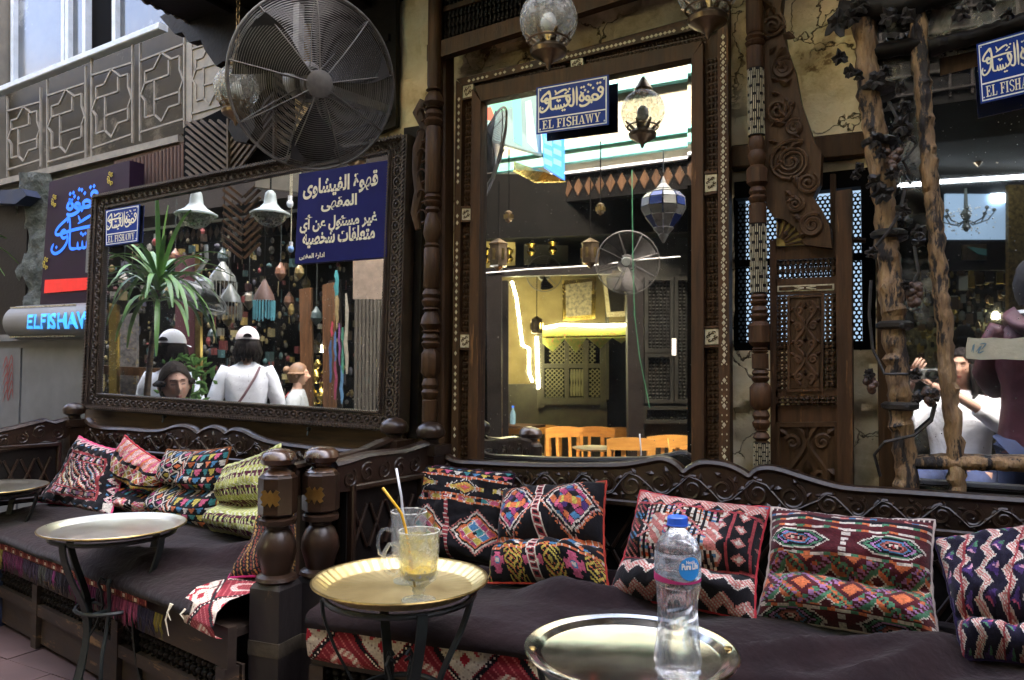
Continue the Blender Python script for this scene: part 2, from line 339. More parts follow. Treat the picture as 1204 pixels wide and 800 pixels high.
def _txt(body, off=0.0):
    c = bpy.data.curves.new('t', 'FONT'); c.body = body; c.offset = off; c.resolution_u = 3; o = bpy.data.objects.new('t', c); COL.objects.link(o)
    bpy.context.view_layer.update(); dg = bpy.context.evaluated_depsgraph_get(); e = o.evaluated_get(dg); me = e.to_mesh()
    v = [(p.co.x, p.co.y) for p in me.vertices]; f = [tuple(p.vertices) for p in me.polygons]; e.to_mesh_clear()
    bpy.data.objects.remove(o); bpy.data.curves.remove(c); return v, f
def text2d(body, off=.012):
    V = []; F = []; k = 0
    for i, ch in enumerate(body):
        if ch == ' ': continue
        v, f = _txt(ch, off)
        if not v: continue
        pv, _ = _txt(body[:i + 1], off)
        dx = max(p[0] for p in pv) - max(p[0] for p in v)
        F.append([tuple(a + len(V) for a in q) for q in f]); V += [(x + dx, y) for x, y in v]
    return V, F
def put_text(mb, Q, rect, body, n, off=.012):
    V, F = text2d(body, off); xs = [p[0] for p in V]; ys = [p[1] for p in V]; x0, x1, y0, y1 = min(xs), max(xs), min(ys), max(ys)
    u0, u1, v0, v1 = rect
    for gi, fs in enumerate(F):
        idx = sorted({a for f in fs for a in f}); mp = {a: i for i, a in enumerate(idx)}
        mb.add([Q.at(u0 + (V[a][0] - x0) / (x1 - x0) * (u1 - u0), v0 + (V[a][1] - y0) / (y1 - y0) * (v1 - v0), n + .0002 * (gi % 3)) for a in idx], [tuple(mp[a] for a in f) for f in fs])
def ribbon(mb, Q, pts, w_, n, taper=True):   # stroke in uv space; w_ in metres
    P = [Q.at(u, v, n) for u, v in pts]
    # refine
    S = []
    for i in range(len(P) - 1):
        for k in range(3):
            t = k / 3; p0 = P[max(i - 1, 0)]; p1 = P[i]; p2 = P[i + 1]; p3 = P[min(i + 2, len(P) - 1)]
            S.append(.5 * ((2 * p1) + (p2 - p0) * t + (2 * p0 - 5 * p1 + 4 * p2 - p3) * t * t + (3 * p1 - p0 - 3 * p2 + p3) * t ** 3))
    S.append(P[-1]); N = len(S); L_ = []; R_ = []
    for i, p in enumerate(S):
        d = (S[min(i + 1, N - 1)] - S[max(i - 1, 0)]).normalized(); s_ = d.cross(Q.n); f = min(1, .35 + min(i, N - 1 - i) * .4) if taper else 1
        L_.append(p + s_ * w_ / 2 * f); R_.append(p - s_ * w_ / 2 * f)
    mb.add(L_ + R_, [(i, i + 1, N + i + 1, N + i) for i in range(N - 1)])
_LG = [[(812, 322), (808, 298), (825, 283), (843, 298), (838, 325), (815, 322)], [(840, 310), (838, 345), (805, 382), (768, 388)], [(770, 388), (757, 362), (778, 345), (803, 358), (798, 388), (762, 392), (738, 398)],
 [(738, 398), (735, 370), (715, 362), (706, 384), (728, 398), (738, 388), (732, 416), (700, 440), (668, 445), (655, 430)], [(692, 330), (668, 352), (656, 385), (676, 402), (692, 380), (680, 352), (664, 322)],
 [(630, 275), (633, 360), (633, 440)], [(602, 290), (606, 360), (606, 418), (592, 444), (565, 436)], [(570, 432), (552, 395), (546, 372), (562, 362), (576, 380), (568, 415), (545, 442), (528, 450)], [(530, 450), (527, 424)], [(528, 450), (505, 462), (500, 432)],
 [(503, 460), (482, 466), (478, 432)], [(480, 466), (458, 470), (455, 438)], [(457, 470), (425, 474), (414, 455), (412, 390), (408, 325)], [(398, 402), (380, 384), (364, 402), (378, 424), (398, 414)], [(398, 402), (400, 440), (375, 482), (340, 502), (320, 484), (330, 452)],
 [(586, 350), (500, 366), (415, 386), (350, 408), (335, 396), (352, 366), (385, 335), (402, 322), (395, 350)], [(450, 352), (500, 320), (545, 300)], [(450, 312), (466, 346)], [(530, 345), (552, 330)]]
_LD = [(800, 252), (822, 247), (670, 289), (690, 283), (745, 268), (728, 262), (515, 482), (532, 478), (572, 300), (560, 322), (480, 405), (492, 398), (470, 398), (765, 292), (700, 310), (752, 412), (345, 470), (545, 310), (725, 325)]
def _lguv(x, y):   # from the close-up of the sign to unit coordinates of the sign
    u = (x - 290) / 598.; yt = 290 - 112 * u; yb = 690 - 90 * u; return u, (yb - y) / (yb - yt)
def logo(mb, Q, w_, n, box=(0, 1, 0, 1), uvb=(0, 1, 0, 1), sel=None):
    k = 0
    def tr(x, y):
        u, v = _lguv(x, y); u = (u - uvb[0]) / (uvb[1] - uvb[0]); v = (v - uvb[2]) / (uvb[3] - uvb[2]); return box[0] + u * (box[1] - box[0]), box[2] + v * (box[3] - box[2])
    for st in _LG:
        if sel and not sel(st[0][0]): continue
        ribbon(mb, Q, [tr(*p) for p in st], w_, n + .0002 * (k % 5)); k += 1
    for x, y in _LD:
        if sel and not sel(x): continue
        u, v = tr(x, y); c = Q.at(u, v, n + .0003); a = (Q.at(u + .01, v, 0) - Q.at(u, v, 0)).normalized(); b = (Q.at(u, v + .01, 0) - Q.at(u, v, 0)).normalized(); r = w_ * .62
        mb.add([c + a * r, c + b * r, c - a * r, c - b * r], [(0, 1, 2, 3)])
# serif capitals as rectangles/parallelograms in a unit box
_SF = {'E': [[(.0, 0), (.8, 0), (.8, .08), (0, .08)], [(0, 1), (.75, 1), (.75, .92), (0, .92)], [(.12, 0), (.34, 0), (.34, 1), (.12, 1)], [(.3, .46), (.6, .46), (.6, .56), (.3, .56)], [(.7, 0), (.8, 0), (.84, .3), (.76, .3)], [(.66, 1), (.75, 1), (.77, .74), (.7, .74)], [(.52, .36), (.6, .36), (.6, .66), (.52, .66)]],
 'L': [[(0, 0), (.8, 0), (.8, .08), (0, .08)], [(0, 1), (.48, 1), (.48, .93), (0, .93)], [(.12, 0), (.34, 0), (.34, 1), (.12, 1)], [(.7, 0), (.8, 0), (.84, .34), (.76, .34)]],
 'F': [[(0, 0), (.48, 0), (.48, .07), (0, .07)], [(0, 1), (.75, 1), (.75, .92), (0, .92)], [(.12, 0), (.34, 0), (.34, 1), (.12, 1)], [(.3, .46), (.6, .46), (.6, .56), (.3, .56)], [(.66, 1), (.75, 1), (.78, .72), (.7, .72)], [(.52, .36), (.6, .36), (.6, .66), (.52, .66)]],
 'I': [[(0, 0), (.46, 0), (.46, .07), (0, .07)], [(0, 1), (.46, 1), (.46, .93), (0, .93)], [(.12, 0), (.34, 0), (.34, 1), (.12, 1)]],
 'S': 'curve', 'H': [[(0, 0), (.42, 0), (.42, .07), (0, .07)], [(0, 1), (.42, 1), (.42, .93), (0, .93)], [(.1, 0), (.31, 0), (.31, 1), (.1, 1)], [(.53, 0), (.95, 0), (.95, .07), (.53, .07)], [(.53, 1), (.95, 1), (.95, .93), (.53, .93)], [(.64, 0), (.85, 0), (.85, 1), (.64, 1)], [(.2, .47), (.75, .47), (.75, .56), (.2, .56)]],
 'A': [[(-.05, 0), (.3, 0), (.3, .07), (-.05, .07)], [(.55, 0), (1, 0), (1, .07), (.55, .07)], [(.06, 0), (.15, 0), (.5, 1), (.42, 1)], [(.66, 0), (.9, 0), (.56, 1), (.38, 1)], [(.2, .28), (.7, .28), (.7, .36), (.2, .36)]],
 'W': [[(-.05, 1), (.4, 1), (.4, .93), (-.05, .93)], [(.5, 1), (.85, 1), (.85, .93), (.5, .93)], [(.95, 1), (1.3, 1), (1.3, .93), (.95, .93)], [(.05, 1), (.28, 1), (.48, 0), (.38, 0)], [(.38, 0), (.48, 0), (.68, .9), (.58, .9)], [(.58, 1), (.8, 1), (.98, 0), (.88, 0)], [(.88, 0), (.98, 0), (1.2, 1), (1.1, 1)]],
 'Y': [[(-.05, 1), (.4, 1), (.4, .93), (-.05, .93)], [(.6, 1), (.95, 1), (.95, .93), (.6, .93)], [(.05, 1), (.28, 1), (.55, .4), (.36, .4)], [(.72, 1), (.82, 1), (.55, .4), (.45, .4)], [(.34, 0), (.56, 0), (.56, .5), (.34, .5)], [(.2, 0), (.7, 0), (.7, .07), (.2, .07)]], '.': [[(.05, 0), (.2, 0), (.2, .16), (.05, .16)]]}
_SW = {'E': .95, 'L': .92, 'F': .88, 'I': .6, 'S': .85, 'H': 1.06, 'A': 1.0, 'W': 1.36, 'Y': 1.0, ' ': .45, '.': .25}
def serif(mb, Q, rect, s_, n):
    tot = sum(_SW[c] for c in s_); x = 0; u0, u1, v0, v1 = rect; k = 0
    for c in s_:
        if c == 'S':
            pts = [(.68, .8), (.6, .95), (.35, 1.0), (.12, .85), (.14, .66), (.4, .52), (.66, .38), (.68, .17), (.45, .02), (.2, .05), (.08, .25)]
            ribbon(mb, Q, [(u0 + (x + a) / tot * (u1 - u0), v0 + b * (v1 - v0)) for a, b in pts], .2 / tot * Q.w * (u1 - u0) * .9, n, taper=False)
        elif c != ' ':
            for q in _SF[c]:
                mb.add([Q.at(u0 + (x + a) / tot * (u1 - u0), v0 + b * (v1 - v0), n + .0002 * (k % 7)) for a, b in q], [tuple(range(len(q)))]); k += 1
        x += _SW[c]
# ================================================================== SETTING
WALL = 2.80
# plaster material: ochre render with flakes, stains and cracks
def plaster_mat():
    m_ = bpy.data.materials.new('ochre plaster'); m_.use_nodes = True; nt = m_.node_tree; b = nt.nodes['Principled BSDF']; L = nt.links.new
    tc = _n(nt, 'ShaderNodeTexCoord'); nz = _n(nt, 'ShaderNodeTexNoise'); nz.inputs['Scale'].default_value = 3.2; nz.inputs['Detail'].default_value = 10; nz.inputs['Roughness'].default_value = .65; L(tc.outputs['Object'], nz.inputs[0])
    r = _n(nt, 'ShaderNodeValToRGB'); e = r.color_ramp.elements; e[0].position = .405; e[0].color = (.20, .125, .055, 1); e[1].position = .62; e[1].color = (.82, .71, .50, 1); x = e.new(.43); x.color = (.56, .43, .23, 1); x = e.new(.51); x.color = (.74, .61, .38, 1)
    L(nz.outputs[0], r.inputs[0])
    dn = _n(nt, 'ShaderNodeTexNoise'); dn.inputs['Scale'].default_value = 4; dn.inputs['Detail'].default_value = 6; L(tc.outputs['Object'], dn.inputs[0])
    ad = _n(nt, 'ShaderNodeMix', data_type='RGBA'); ad.inputs[0].default_value = .4; L(tc.outputs['Object'], ad.inputs[6]); L(dn.outputs['Color'], ad.inputs[7])
    v = _n(nt, 'ShaderNodeTexVoronoi', feature='DISTANCE_TO_EDGE'); v.inputs['Scale'].default_value = 5.5; L(ad.outputs[2], v.inputs[0])
    mr = _n(nt, 'ShaderNodeMapRange'); mr.inputs[1].default_value = 0; mr.inputs[2].default_value = .013; L(v.outputs[0], mr.inputs[0])
    v2 = _n(nt, 'ShaderNodeTexNoise'); v2.inputs['Scale'].default_value = 2.4; L(tc.outputs['Object'], v2.inputs[0]); gt = _n(nt, 'ShaderNodeMapRange'); gt.inputs[1].default_value = .48; gt.inputs[2].default_value = .56; L(v2.outputs[0], gt.inputs[0])
    om = _n(nt, 'ShaderNodeMath', operation='MAXIMUM'); inv = _n(nt, 'ShaderNodeMath', operation='SUBTRACT'); inv.inputs[0].default_value = 1; L(gt.outputs[0], inv.inputs[1]); L(mr.outputs[0], om.inputs[0]); L(inv.outputs[0], om.inputs[1])
    mx = _n(nt, 'ShaderNodeMix', data_type='RGBA'); L(om.outputs[0], mx.inputs[0]); mx.inputs[6].default_value = (.12, .08, .04, 1); L(r.outputs[0], mx.inputs[7]); L(mx.outputs[2], b.inputs['Base Color'])
    b.inputs['Roughness'].default_value = .9
    ba = _n(nt, 'ShaderNodeMath', operation='ADD'); L(nz.outputs[0], ba.inputs[0]); L(om.outputs[0], ba.inputs[1])
    bp = _n(nt, 'ShaderNodeBump'); bp.inputs['Strength'].default_value = 1; bp.inputs['Distance'].default_value = .035; L(ba.outputs[0], bp.inputs['Height']); L(bp.outputs[0], b.inputs['Normal'])
    return m_
M_plaster = plaster_mat()
M_stone = mat('carved grey green stone', (.12, .13, .11), (.03, .035, .03), rough=.9, scale=9, bump=1, bscale=18, bdist=.03, c3=(.09, .05, .06), c3t=.62)
M_paving = mat('reddish floor tile', (.10, .06, .055), (.06, .038, .036), rough=.55, scale=6, bump=.2)
M_opp = mat('cream upper plaster', (.17, .148, .10), (.12, .10, .07), rough=.9, scale=3, bump=.3)
M_shadewall = mat('near black painted shade', (.007, .006, .005), (.003, .003, .0025), rough=.8, scale=3, bump=.3, spec=.05)  # shade of the arcade and wall backs is put into this colour
M_turq = mat('turquoise painted band', (.05, .16, .15), (.03, .11, .10), rough=.7, scale=6, bump=.1)

mb = MB(); mb.add([(-60, -60, -.004), (60, -60, -.004), (60, 60, -.004), (-60, 60, -.004)], [(0, 1, 2, 3)]); ground = struct(mb, 'ground', M_facade)
# floor tiles as parts of the pavement near the frame's bottom left
mb = MB(); mb.box((-12, -1.28, -.003), (5, 2.8, .0)); pav = struct(mb, 'pavement', mat('tile joint mortar', (.05, .045, .04), bump=.2))
tb = MB(); tb.box((0, 0, 0), (.296, .296, .012)); t0 = None
for i in range(-16, -4):
    for j in range(2, 8):
        if t0 is None: t0 = part(tb, 'floor_tile', M_paving, pav, smooth=False); t0.matrix_local = Matrix.Translation((i * .3, j * .3, 0)); continue
        inst(t0, pav, Matrix.Translation((i * .3, j * .3, random.uniform(-.002, .001))))

# cafe wall with a hole for the lit window
def X_at(px, y=WALL): return PY(px, 400, y).x
def Z_at(px, py, y=WALL): return PY(px, py, y).z
WX0, WX1 = X_at(864), X_at(1030); WZ0, WZ1 = Z_at(950, 412), Z_at(950, 205)
def wall_h(x, z):
    p = Vector((x * 2.1, 0, z * 2.1)); q = p + noise.noise_vector(p * 1.5) * .35
    c = noise.cell(q * 1.3) * .018; f = noise.fractal(p * 3, 1, 2, 4) * .012
    d = noise.voronoi(q * 1.3)[0]; e = d[1] - d[0]
    return c + f * 1.4 - (.012 if e < .03 else 0)
def wall_panel(mb, x0, x1, z0, z1, st=.022):
    nx = max(2, int((x1 - x0) / st)); nz_ = max(2, int((z1 - z0) / st)); P = []
    for j in range(nz_ + 1):
        P.append([(x0 + (x1 - x0) * i / nx, WALL - wall_h(x0 + (x1 - x0) * i / nx, z0 + (z1 - z0) * j / nz_), z0 + (z1 - z0) * j / nz_) for i in range(nx + 1)])
    mb.grid(P)
WTOP = 3.3
cafe = thing('cafe_building', 'old cafe front wall of cracked ochre plaster behind the mirrors and benches', 'building', (0, 3, 0))
mb = MB(); wall_panel(mb, -2.75, WX0, .6, WTOP); wall_panel(mb, WX1, 1.6, .6, WTOP); wall_panel(mb, WX0, WX1, .6, WZ0); wall_panel(mb, WX0, WX1, WZ1, WTOP)
part(mb, 'plaster_wall', M_plaster, cafe)
mb = MB(); mb.box((-4.35, 2.83, 0), (-3.3, 3.0, 1.95)); mb.box((-3.3, 2.83, 0), (-2.75, 3.0, 3.4)); mb.box((-2.75, 2.86, 0), (WX0, 3.0, 3.4)); mb.box((WX1, 2.86, 0), (3.5, 3.0, 3.4)); mb.box((WX0, 2.86, 0), (WX1, 3.0, WZ0)); mb.box((WX0, 2.86, WZ1), (WX1, 3.0, 3.4))
part(mb, 'masonry', M_shadewall, cafe, smooth=False)
mb = MB(); mb.box((-3.3, 2.84, 3.401), (6, 9, 8.1)); part(mb, 'upper_storey', M_facade, cafe, smooth=False)
# glowing pane stands in for a lit room behind the window
mb = MB(); mb.box((WX0 - .2, 3.3, WZ0 - .3), (WX1 + .2, 3.33, WZ1 + .3)); part(mb, 'glowing_back_pane', emit_mat('cool glowing pane', (.55, .75, 1.0), .035), cafe, smooth=False)
mb = MB(); mb.box((WX0 - .2, 3.0, WZ0 - .33), (WX1 + .2, 3.3, WZ0 - .3)); mb.box((WX0 - .2, 3.0, WZ1 + .3), (WX1 + .2, 3.3, WZ1 + .33)); mb.box((WX0 - .23, 3.0, WZ0 - .3), (WX0 - .2, 3.3, WZ1 + .3)); mb.box((WX1 + .2, 3.0, WZ0 - .3), (WX1 + .23, 3.3, WZ1 + .3))
part(mb, 'window_reveal', M_hole, cafe, smooth=False)
# honeycomb grille
gw = thing('window_grille', 'honeycomb metal window grille with cool light behind it beside the carved door panel', 'window grille', (WX0, WALL, WZ0))
mb = MB(); s_ = .0092; r3 = math.sqrt(3); gx0, gx1 = WX0, X_at(1014); jj = 0; z = WZ0 + .03
while z < WZ1 - .07:
    x = gx0 + (s_ * r3 / 2 if jj % 2 else 0)
    while x < gx1:
        vs = []; fs = []
        for k in range(6):
            a = math.pi / 6 + k * math.pi / 3; vs += [(x + math.cos(a) * s_ * 1.01, 2.83, z + math.sin(a) * s_ * 1.01), (x + math.cos(a) * s_ * .62, 2.83, z + math.sin(a) * s_ * .62)]
        mb.add(vs, [(2 * k, 2 * ((k + 1) % 6), 2 * ((k + 1) % 6) + 1, 2 * k + 1) for k in range(6)]); x += s_ * r3
    z += s_ * 1.5; jj += 1
part(mb, 'honeycomb_mesh', M_hole, gw, smooth=False, kind='stuff')
mb = MB(); zt = WZ1 - .06
mb.box((WX0, 2.80, WZ0 - .01), (WX1, 2.86, WZ0 + .03)); mb.box((gx1, 2.80, WZ0 + .03), (WX1, 2.86, WZ1)); mb.box((WX0, 2.8, zt), (gx1, 2.86, WZ1)); part(mb, 'surround', M_hole, gw, smooth=False)
for zz in (Z_at(950, 305), ):
    mb = MB(); mb.box((WX0, 2.805, zz - .012), (gx1, 2.825, zz + .012)); part(mb, 'cross_bar', M_hole, gw, smooth=False)
for xx in (X_at(983),):
    mb = MB(); mb.beam((xx, 2.76, WZ0), (xx, 2.76, WZ1 - .02), .018, .018, up=(1, 0, 0)); part(mb, 'upright_bar', M_browndk, gw)
mb = MB(); a = PY(965, 283, 2.76); b = PY(1018, 283, 2.76); mb.tube([a, b], .009); part(mb, 'curtain_bar', M_browndk, gw)
# wooden lintel over the window
mb = MB(); a = PY(862, 175, 2.76); b = PY(1022, 158, 2.76); mb.beam(PY(862, 187, 2.79), PY(1028, 170, 2.79), .06, .085, ch=.008)
solo(mb, 'window_lintel', M_browndk, 'dark weathered wood lintel above the honeycomb window, under the flaking plaster', 'lintel')

# far left facade
mb = MB(); mb.box((-16, 3.45, 0), (-3.0, 6.5, 9.6)); lf = solo(mb, 'neighbour_building', M_facade, 'dusty stone building beyond the cafe with balcony and tall windows', 'building', at=(-8, 3.5, 0), smooth=False)
# windows of it: frames and panes at upper left
def yp(px, py): return PY(px, py, 3.42)
def winframe(px0, px1, yt0, yt1, yb0, yb1):
    q = Quad(yp(px0, yt0), yp(px1, yt1), yp(px1, yb1), yp(px0, yb0)); mb = MB(); fw = .04 / q.w; fh = .04 / q.h
    q.box(mb, 0, fw, 0, 1, 0, .05); q.box(mb, 1 - fw, 1, 0, 1, 0, .05); q.box(mb, fw, 1 - fw, 0, fh, 0, .048); q.box(mb, fw, 1 - fw, 1 - fh, 1, 0, .048)
    f = part(mb, 'window', M_winw, lf, smooth=False); mb = MB(); q.box(mb, fw, 1 - fw, fh, 1 - fh, .004, .012); part(mb, 'pane', M_pane, f, smooth=False)
winframe(20, 83, -40, -62, 200, 186); winframe(84, 108, -60, -70, 186, 180); winframe(139, 214, -80, -100, 180, 160)
mb = MB(); q = Quad(yp(110, -70), yp(137, -78), yp(137, 190), yp(110, 190)); q.box(mb, 0, 1, 0, 1, .002, .01); part(mb, 'dark_opening', M_hole, lf, smooth=False)
mb = MB(); q = Quad(yp(-30, -40), yp(14, -55), yp(16, 240), yp(-30, 240)); q.box(mb, 0, 1, 0, 1, .002, .12); part(mb, 'pilaster', M_facade, lf, smooth=False)
# balcony
bal = thing('balcony', 'balcony with pale geometric iron railing at the upper left of the alley', 'balcony', (-6, 3.3, 2.4))
BY = 3.22
def bp(px, py): return PY(px, py, BY)
mb = MB(); mb.beam(bp(-40, 124), bp(192, 32), .07, .045, ch=.006); part(mb, 'top_rail', M_winw, bal)
mb = MB(); mb.beam(bp(-40, 228), bp(217, 165), .10, .045); part(mb, 'bottom_rail', M_rail, bal)
mb = MB(); q = Quad(bp(-40, 222), bp(217, 160), PY(217, 170, 3.44), PY(-40, 236, 3.44)); mb.hexa([bp(-40, 240), bp(217, 174), PY(217, 170, 3.44), PY(-40, 228, 3.44), bp(-40, 230), bp(217, 167), PY(217, 165, 3.44), PY(-40, 222, 3.44)]); part(mb, 'slab', M_facade, bal, smooth=False)
# railing panels: corner pixels from the photo
def rpanel(x0, x1, t0, t1, b0, b1):
    q = Quad(bp(x0, t0), bp(x1, t1), bp(x1, b1), bp(x0, b0)); mb = MB(); fr = MB()
    def ln(m_, pts):
        for a, b in zip(pts, pts[1:]): m_.beam(q.at(*a, .0), q.at(*b, .0), .012, .014, up=q.n)
    ln(fr, [(0, -.12), (0, 1.25)]); ln(fr, [(1, -.12), (1, 1.25)]); ln(fr, [(0, 0), (1, 0)]); ln(fr, [(0, 1), (1, 1)])
    p_ = part(fr, 'railing_panel', M_rail, bal, smooth=False)
    ln(mb, [(.5, 1), (.72, .86), (.72, .86), (.9, .86), (.9, .68), (.98, .52), (.9, .4), (.9, .22), (.66, .22), (.5, .06), (.34, .18), (.12, .18), (.12, .42), (.02, .52), (.12, .66), (.12, .82), (.32, .82), (.5, 1)])
    ln(mb, [(.12, .66), (.66, .66), (.66, .86)]); ln(mb, [(.34, .66), (.34, .38), (.9, .38)]); ln(mb, [(.34, .38), (.34, .18)])
    part(mb, 'star_motif', M_rail, p_, smooth=False)
rpanel(9, 48, 131, 120, 200, 188); rpanel(56, 101, 113, 98, 191, 178); rpanel(108, 156, 89, 74, 175, 158); rpanel(165, 217, 72, 52, 156, 140); rpanel(226, 268, 58, 44, 134, 122)
mb = MB(); q = Quad(yp(0, 112), yp(225, 30), yp(225, 160), yp(0, 215)); q.box(mb, 0, 1, 0, 1, .05, .055); part(mb, 'backing_glass', M_pane2, bal, smooth=False)
# next bay with pale panel + motif, right of the railing
mb = MB(); q = Quad(bp(219, 50), bp(262, 36), bp(262, 132), bp(219, 145)); q.box(mb, 0, 1, 0, 1, -.02, 0); part(mb, 'end_panel', M_rail, bal, smooth=False)
# corrugated strip under the balcony
cor = thing('corrugated_panel', 'brown corrugated strip under the balcony above the purple sign', 'panel', bp(170, 200))
M_cor = mat('brown painted corrugation', (.10, .05, .035), (.06, .03, .02), rough=.6, bump=.2)
for i in range(19):
    x0 = 136 + i * 4.3; t = 193 - (x0 - 136) * .30; b_ = 242 - (x0 - 136) * .24; mb = MB(); mb.tube([PY(x0 + 2, t, 3.18), PY(x0 + 2, b_, 3.18)], .0115, n=8); part(mb, 'rib', M_cor, cor)
mb = MB(); prismpx(mb, [(134, 190), (218, 166), (218, 225), (134, 243)], 3.19, .02); part(mb, 'backing', M_cor, cor, smooth=False)
mb = MB(); prismpx(mb, [(-30, 238), (60, 212), (138, 192), (138, 240), (60, 258), (-30, 268)], 3.20, .02)
prismpx(mb, [(14, 222), (60, 214), (60, 420), (14, 420)], 3.2, .3); solo(mb, 'shop_wall', M_facade, 'dusty wall face beneath the balcony behind the purple sign', 'wall', smooth=False)
# chevron lattice
chev = thing('chevron_lattice', 'chevron lattice of pale wooden slats above the left mirror, seen through the fan', 'lattice', PY(280, 180, 2.86))
mb = MB(); prismpx(mb, [(216, 150), (262, 128), (262, 110), (400, 60), (400, 190), (216, 215)], 2.815, .01); part(mb, 'backing', M_hole, chev, smooth=False)
def slat(a, b):
    mb = MB(); y = 2.79; mb.beam(PY(*a, y), PY(*b, y), .014, .014, up=(0, 1, 0)); part(mb, 'slat', M_slat, chev, smooth=False)
for k in range(-4, 13):       # falling to the right, first field
    x0, y0 = 219, 144 + k * 8.2; x1, y1 = 268, y0 + 40
    if y0 > 212: continue
    if y0 < 142: f = (142 - y0) / (y1 - y0); x0 += (x1 - x0) * f; y0 = 142
    slat((x0, y0), (x1, y1))
for k in range(-2, 9):       # rising to the right
    slat((270, 152 + k * 9 + 34), (322, 118 + k * 9)) if 152 + k * 9 + 34 < 215 else None
for k in range(-1, 8):
    slat((324, 96 + k * 9), (372, 132 + k * 9))
mb = MB(); mb.beam(PY(269, 140, 2.78), PY(269, 205, 2.78), .02, .012); mb.beam(PY(323, 92, 2.78), PY(323, 190, 2.78), .02, .012); part(mb, 'stile', M_slat, chev, smooth=False)
# dark panelled board behind the fan and over the big mirror
mb = MB(); q = pquad((372, -80), (470, -120), (470, 150), (372, 190), 2.79); q.box(mb, 0, 1, 0, 1, 0, .03)
for k in range(3): q.box(mb, .06, .94, .05 + k * .32, .08 + k * .32, .03, .045)
solo(mb, 'dark_board', M_black, 'blackened panelled board on the wall behind the big fan', 'board', smooth=False)

# canopy: dark wooden bay with scalloped edge, overhead left of centre
can = thing('canopy', 'dark wooden canopy with scalloped lower edge above the big fan', 'canopy', (-2, 2.5, 2.9))
mb = MB(); CX = -3.2; mb.box((CX, 2.2, 2.9), (1.6, 2.83, 3.3)); part(mb, 'soffit', M_black, can, smooth=False)
def scallop(A, B, n_, nm):
    A = Vector(A); B = Vector(B); d = (B - A) / n_; ax = d.normalized(); nrm = Vector((ax.y, -ax.x, 0))
    for k in range(n_):
        o = A + d * k; L_ = d.length; pts = [o, o + d]; arc = [o + d * (.5 + .5 * math.cos(t)) + Vector((0, 0, -L_ * .5 * math.sin(t) - .012)) for t in [math.pi * i / 8 for i in range(9)]]
        if k == 0: first = None
        mb = MB(); mb.prism([o] + list(reversed(arc)) + [o + d], nrm * .012); part(mb, 'scallop', mat('bleached scallop wood', (.16, .13, .10), (.07, .055, .04), bump=.3) if 'bleached scallop wood' not in MATS else MATS['bleached scallop wood'], can, smooth=False)
scallop((CX, 2.19, 2.93), (CX, 2.80, 2.93), 11, ''); scallop((CX, 2.188, 2.93), (-2.3, 2.188, 2.93), 15, '')
mb = MB(); mb.beam((CX - .02, 2.17, 2.96), (CX - .02, 2.83, 2.96), .04, .06); mb.beam((CX, 2.17, 2.96), (1.6, 2.17, 2.96), .04, .06, ch=.01); part(mb, 'moulding', M_slat, can)
for k in range(7):
    mb = MB(); x = CX + .3 + k * .62; mb.beam((x, 2.2, 2.885), (x, 2.8, 2.885), .05, .03, ch=.006); part(mb, 'joist', M_black, can)
# carved brackets of the canopy stepping down the wall
br = MB(); pts = [(262, 40), (250, 62), (262, 78), (268, 92), (258, 104), (262, 124), (272, 132), (268, 152), (276, 166), (290, 168), (300, 150), (296, 120), (312, 104), (310, 40)]
prismpx(br, pts, 2.62, .05); part(br, 'carved_bracket', M_black, can, smooth=False)
br = MB(); pts = [(188, 20), (205, 40), (214, 38), (222, 50), (236, 47), (240, 58), (254, 78), (262, 72), (285, 70), (300, 20), (250, -20)]
prismpx(br, pts, 2.5, .05); part(br, 'carved_bracket', M_black, can, smooth=False)

# eave lattice band over the tall mirror
ev = thing('eave_band', 'dark carved lattice band over the tall mirror', 'eave', PY(700, 50, 2.62))
q = pquad((510, -30), (905, -150), (905, -60), (510, 66), 2.66); mb = MB(); q.box(mb, 0, 1, 0, 1, -.03, 0); part(mb, 'board', M_black, ev, smooth=False)
mb = MB(); q.box(mb, 0, 1, .0, .10, 0, .03); q.box(mb, 0, 1, .47, .53, 0, .02); q.box(mb, 0, 1, .9, 1, 0, .03); part(mb, 'rail', M_browndk, ev, smooth=False)
mb = MB()
for i in range(70):
    u = (i + .5) / 70
    for v0, v1 in ((.12, .45), (.55, .88)):
        for k in range(3): vv = v0 + (v1 - v0) * (k + .5) / 3; c = q.at(u, vv, .01); mb.ball(c, .011, 6, 4)
    mb.beam(q.at(u, .1, .008), q.at(u, .9, .008), .006, .006, up=q.n)
part(mb, 'spindle_lattice', M_black, ev, kind='stuff')
q2 = pquad((505, 55), (885, -62), (885, -45), (505, 74), 2.64); mb = MB(); q2.box(mb, 0, 1, 0, 1, -.02, .02); part(mb, 'lower_moulding', M_browndk, ev, smooth=False)

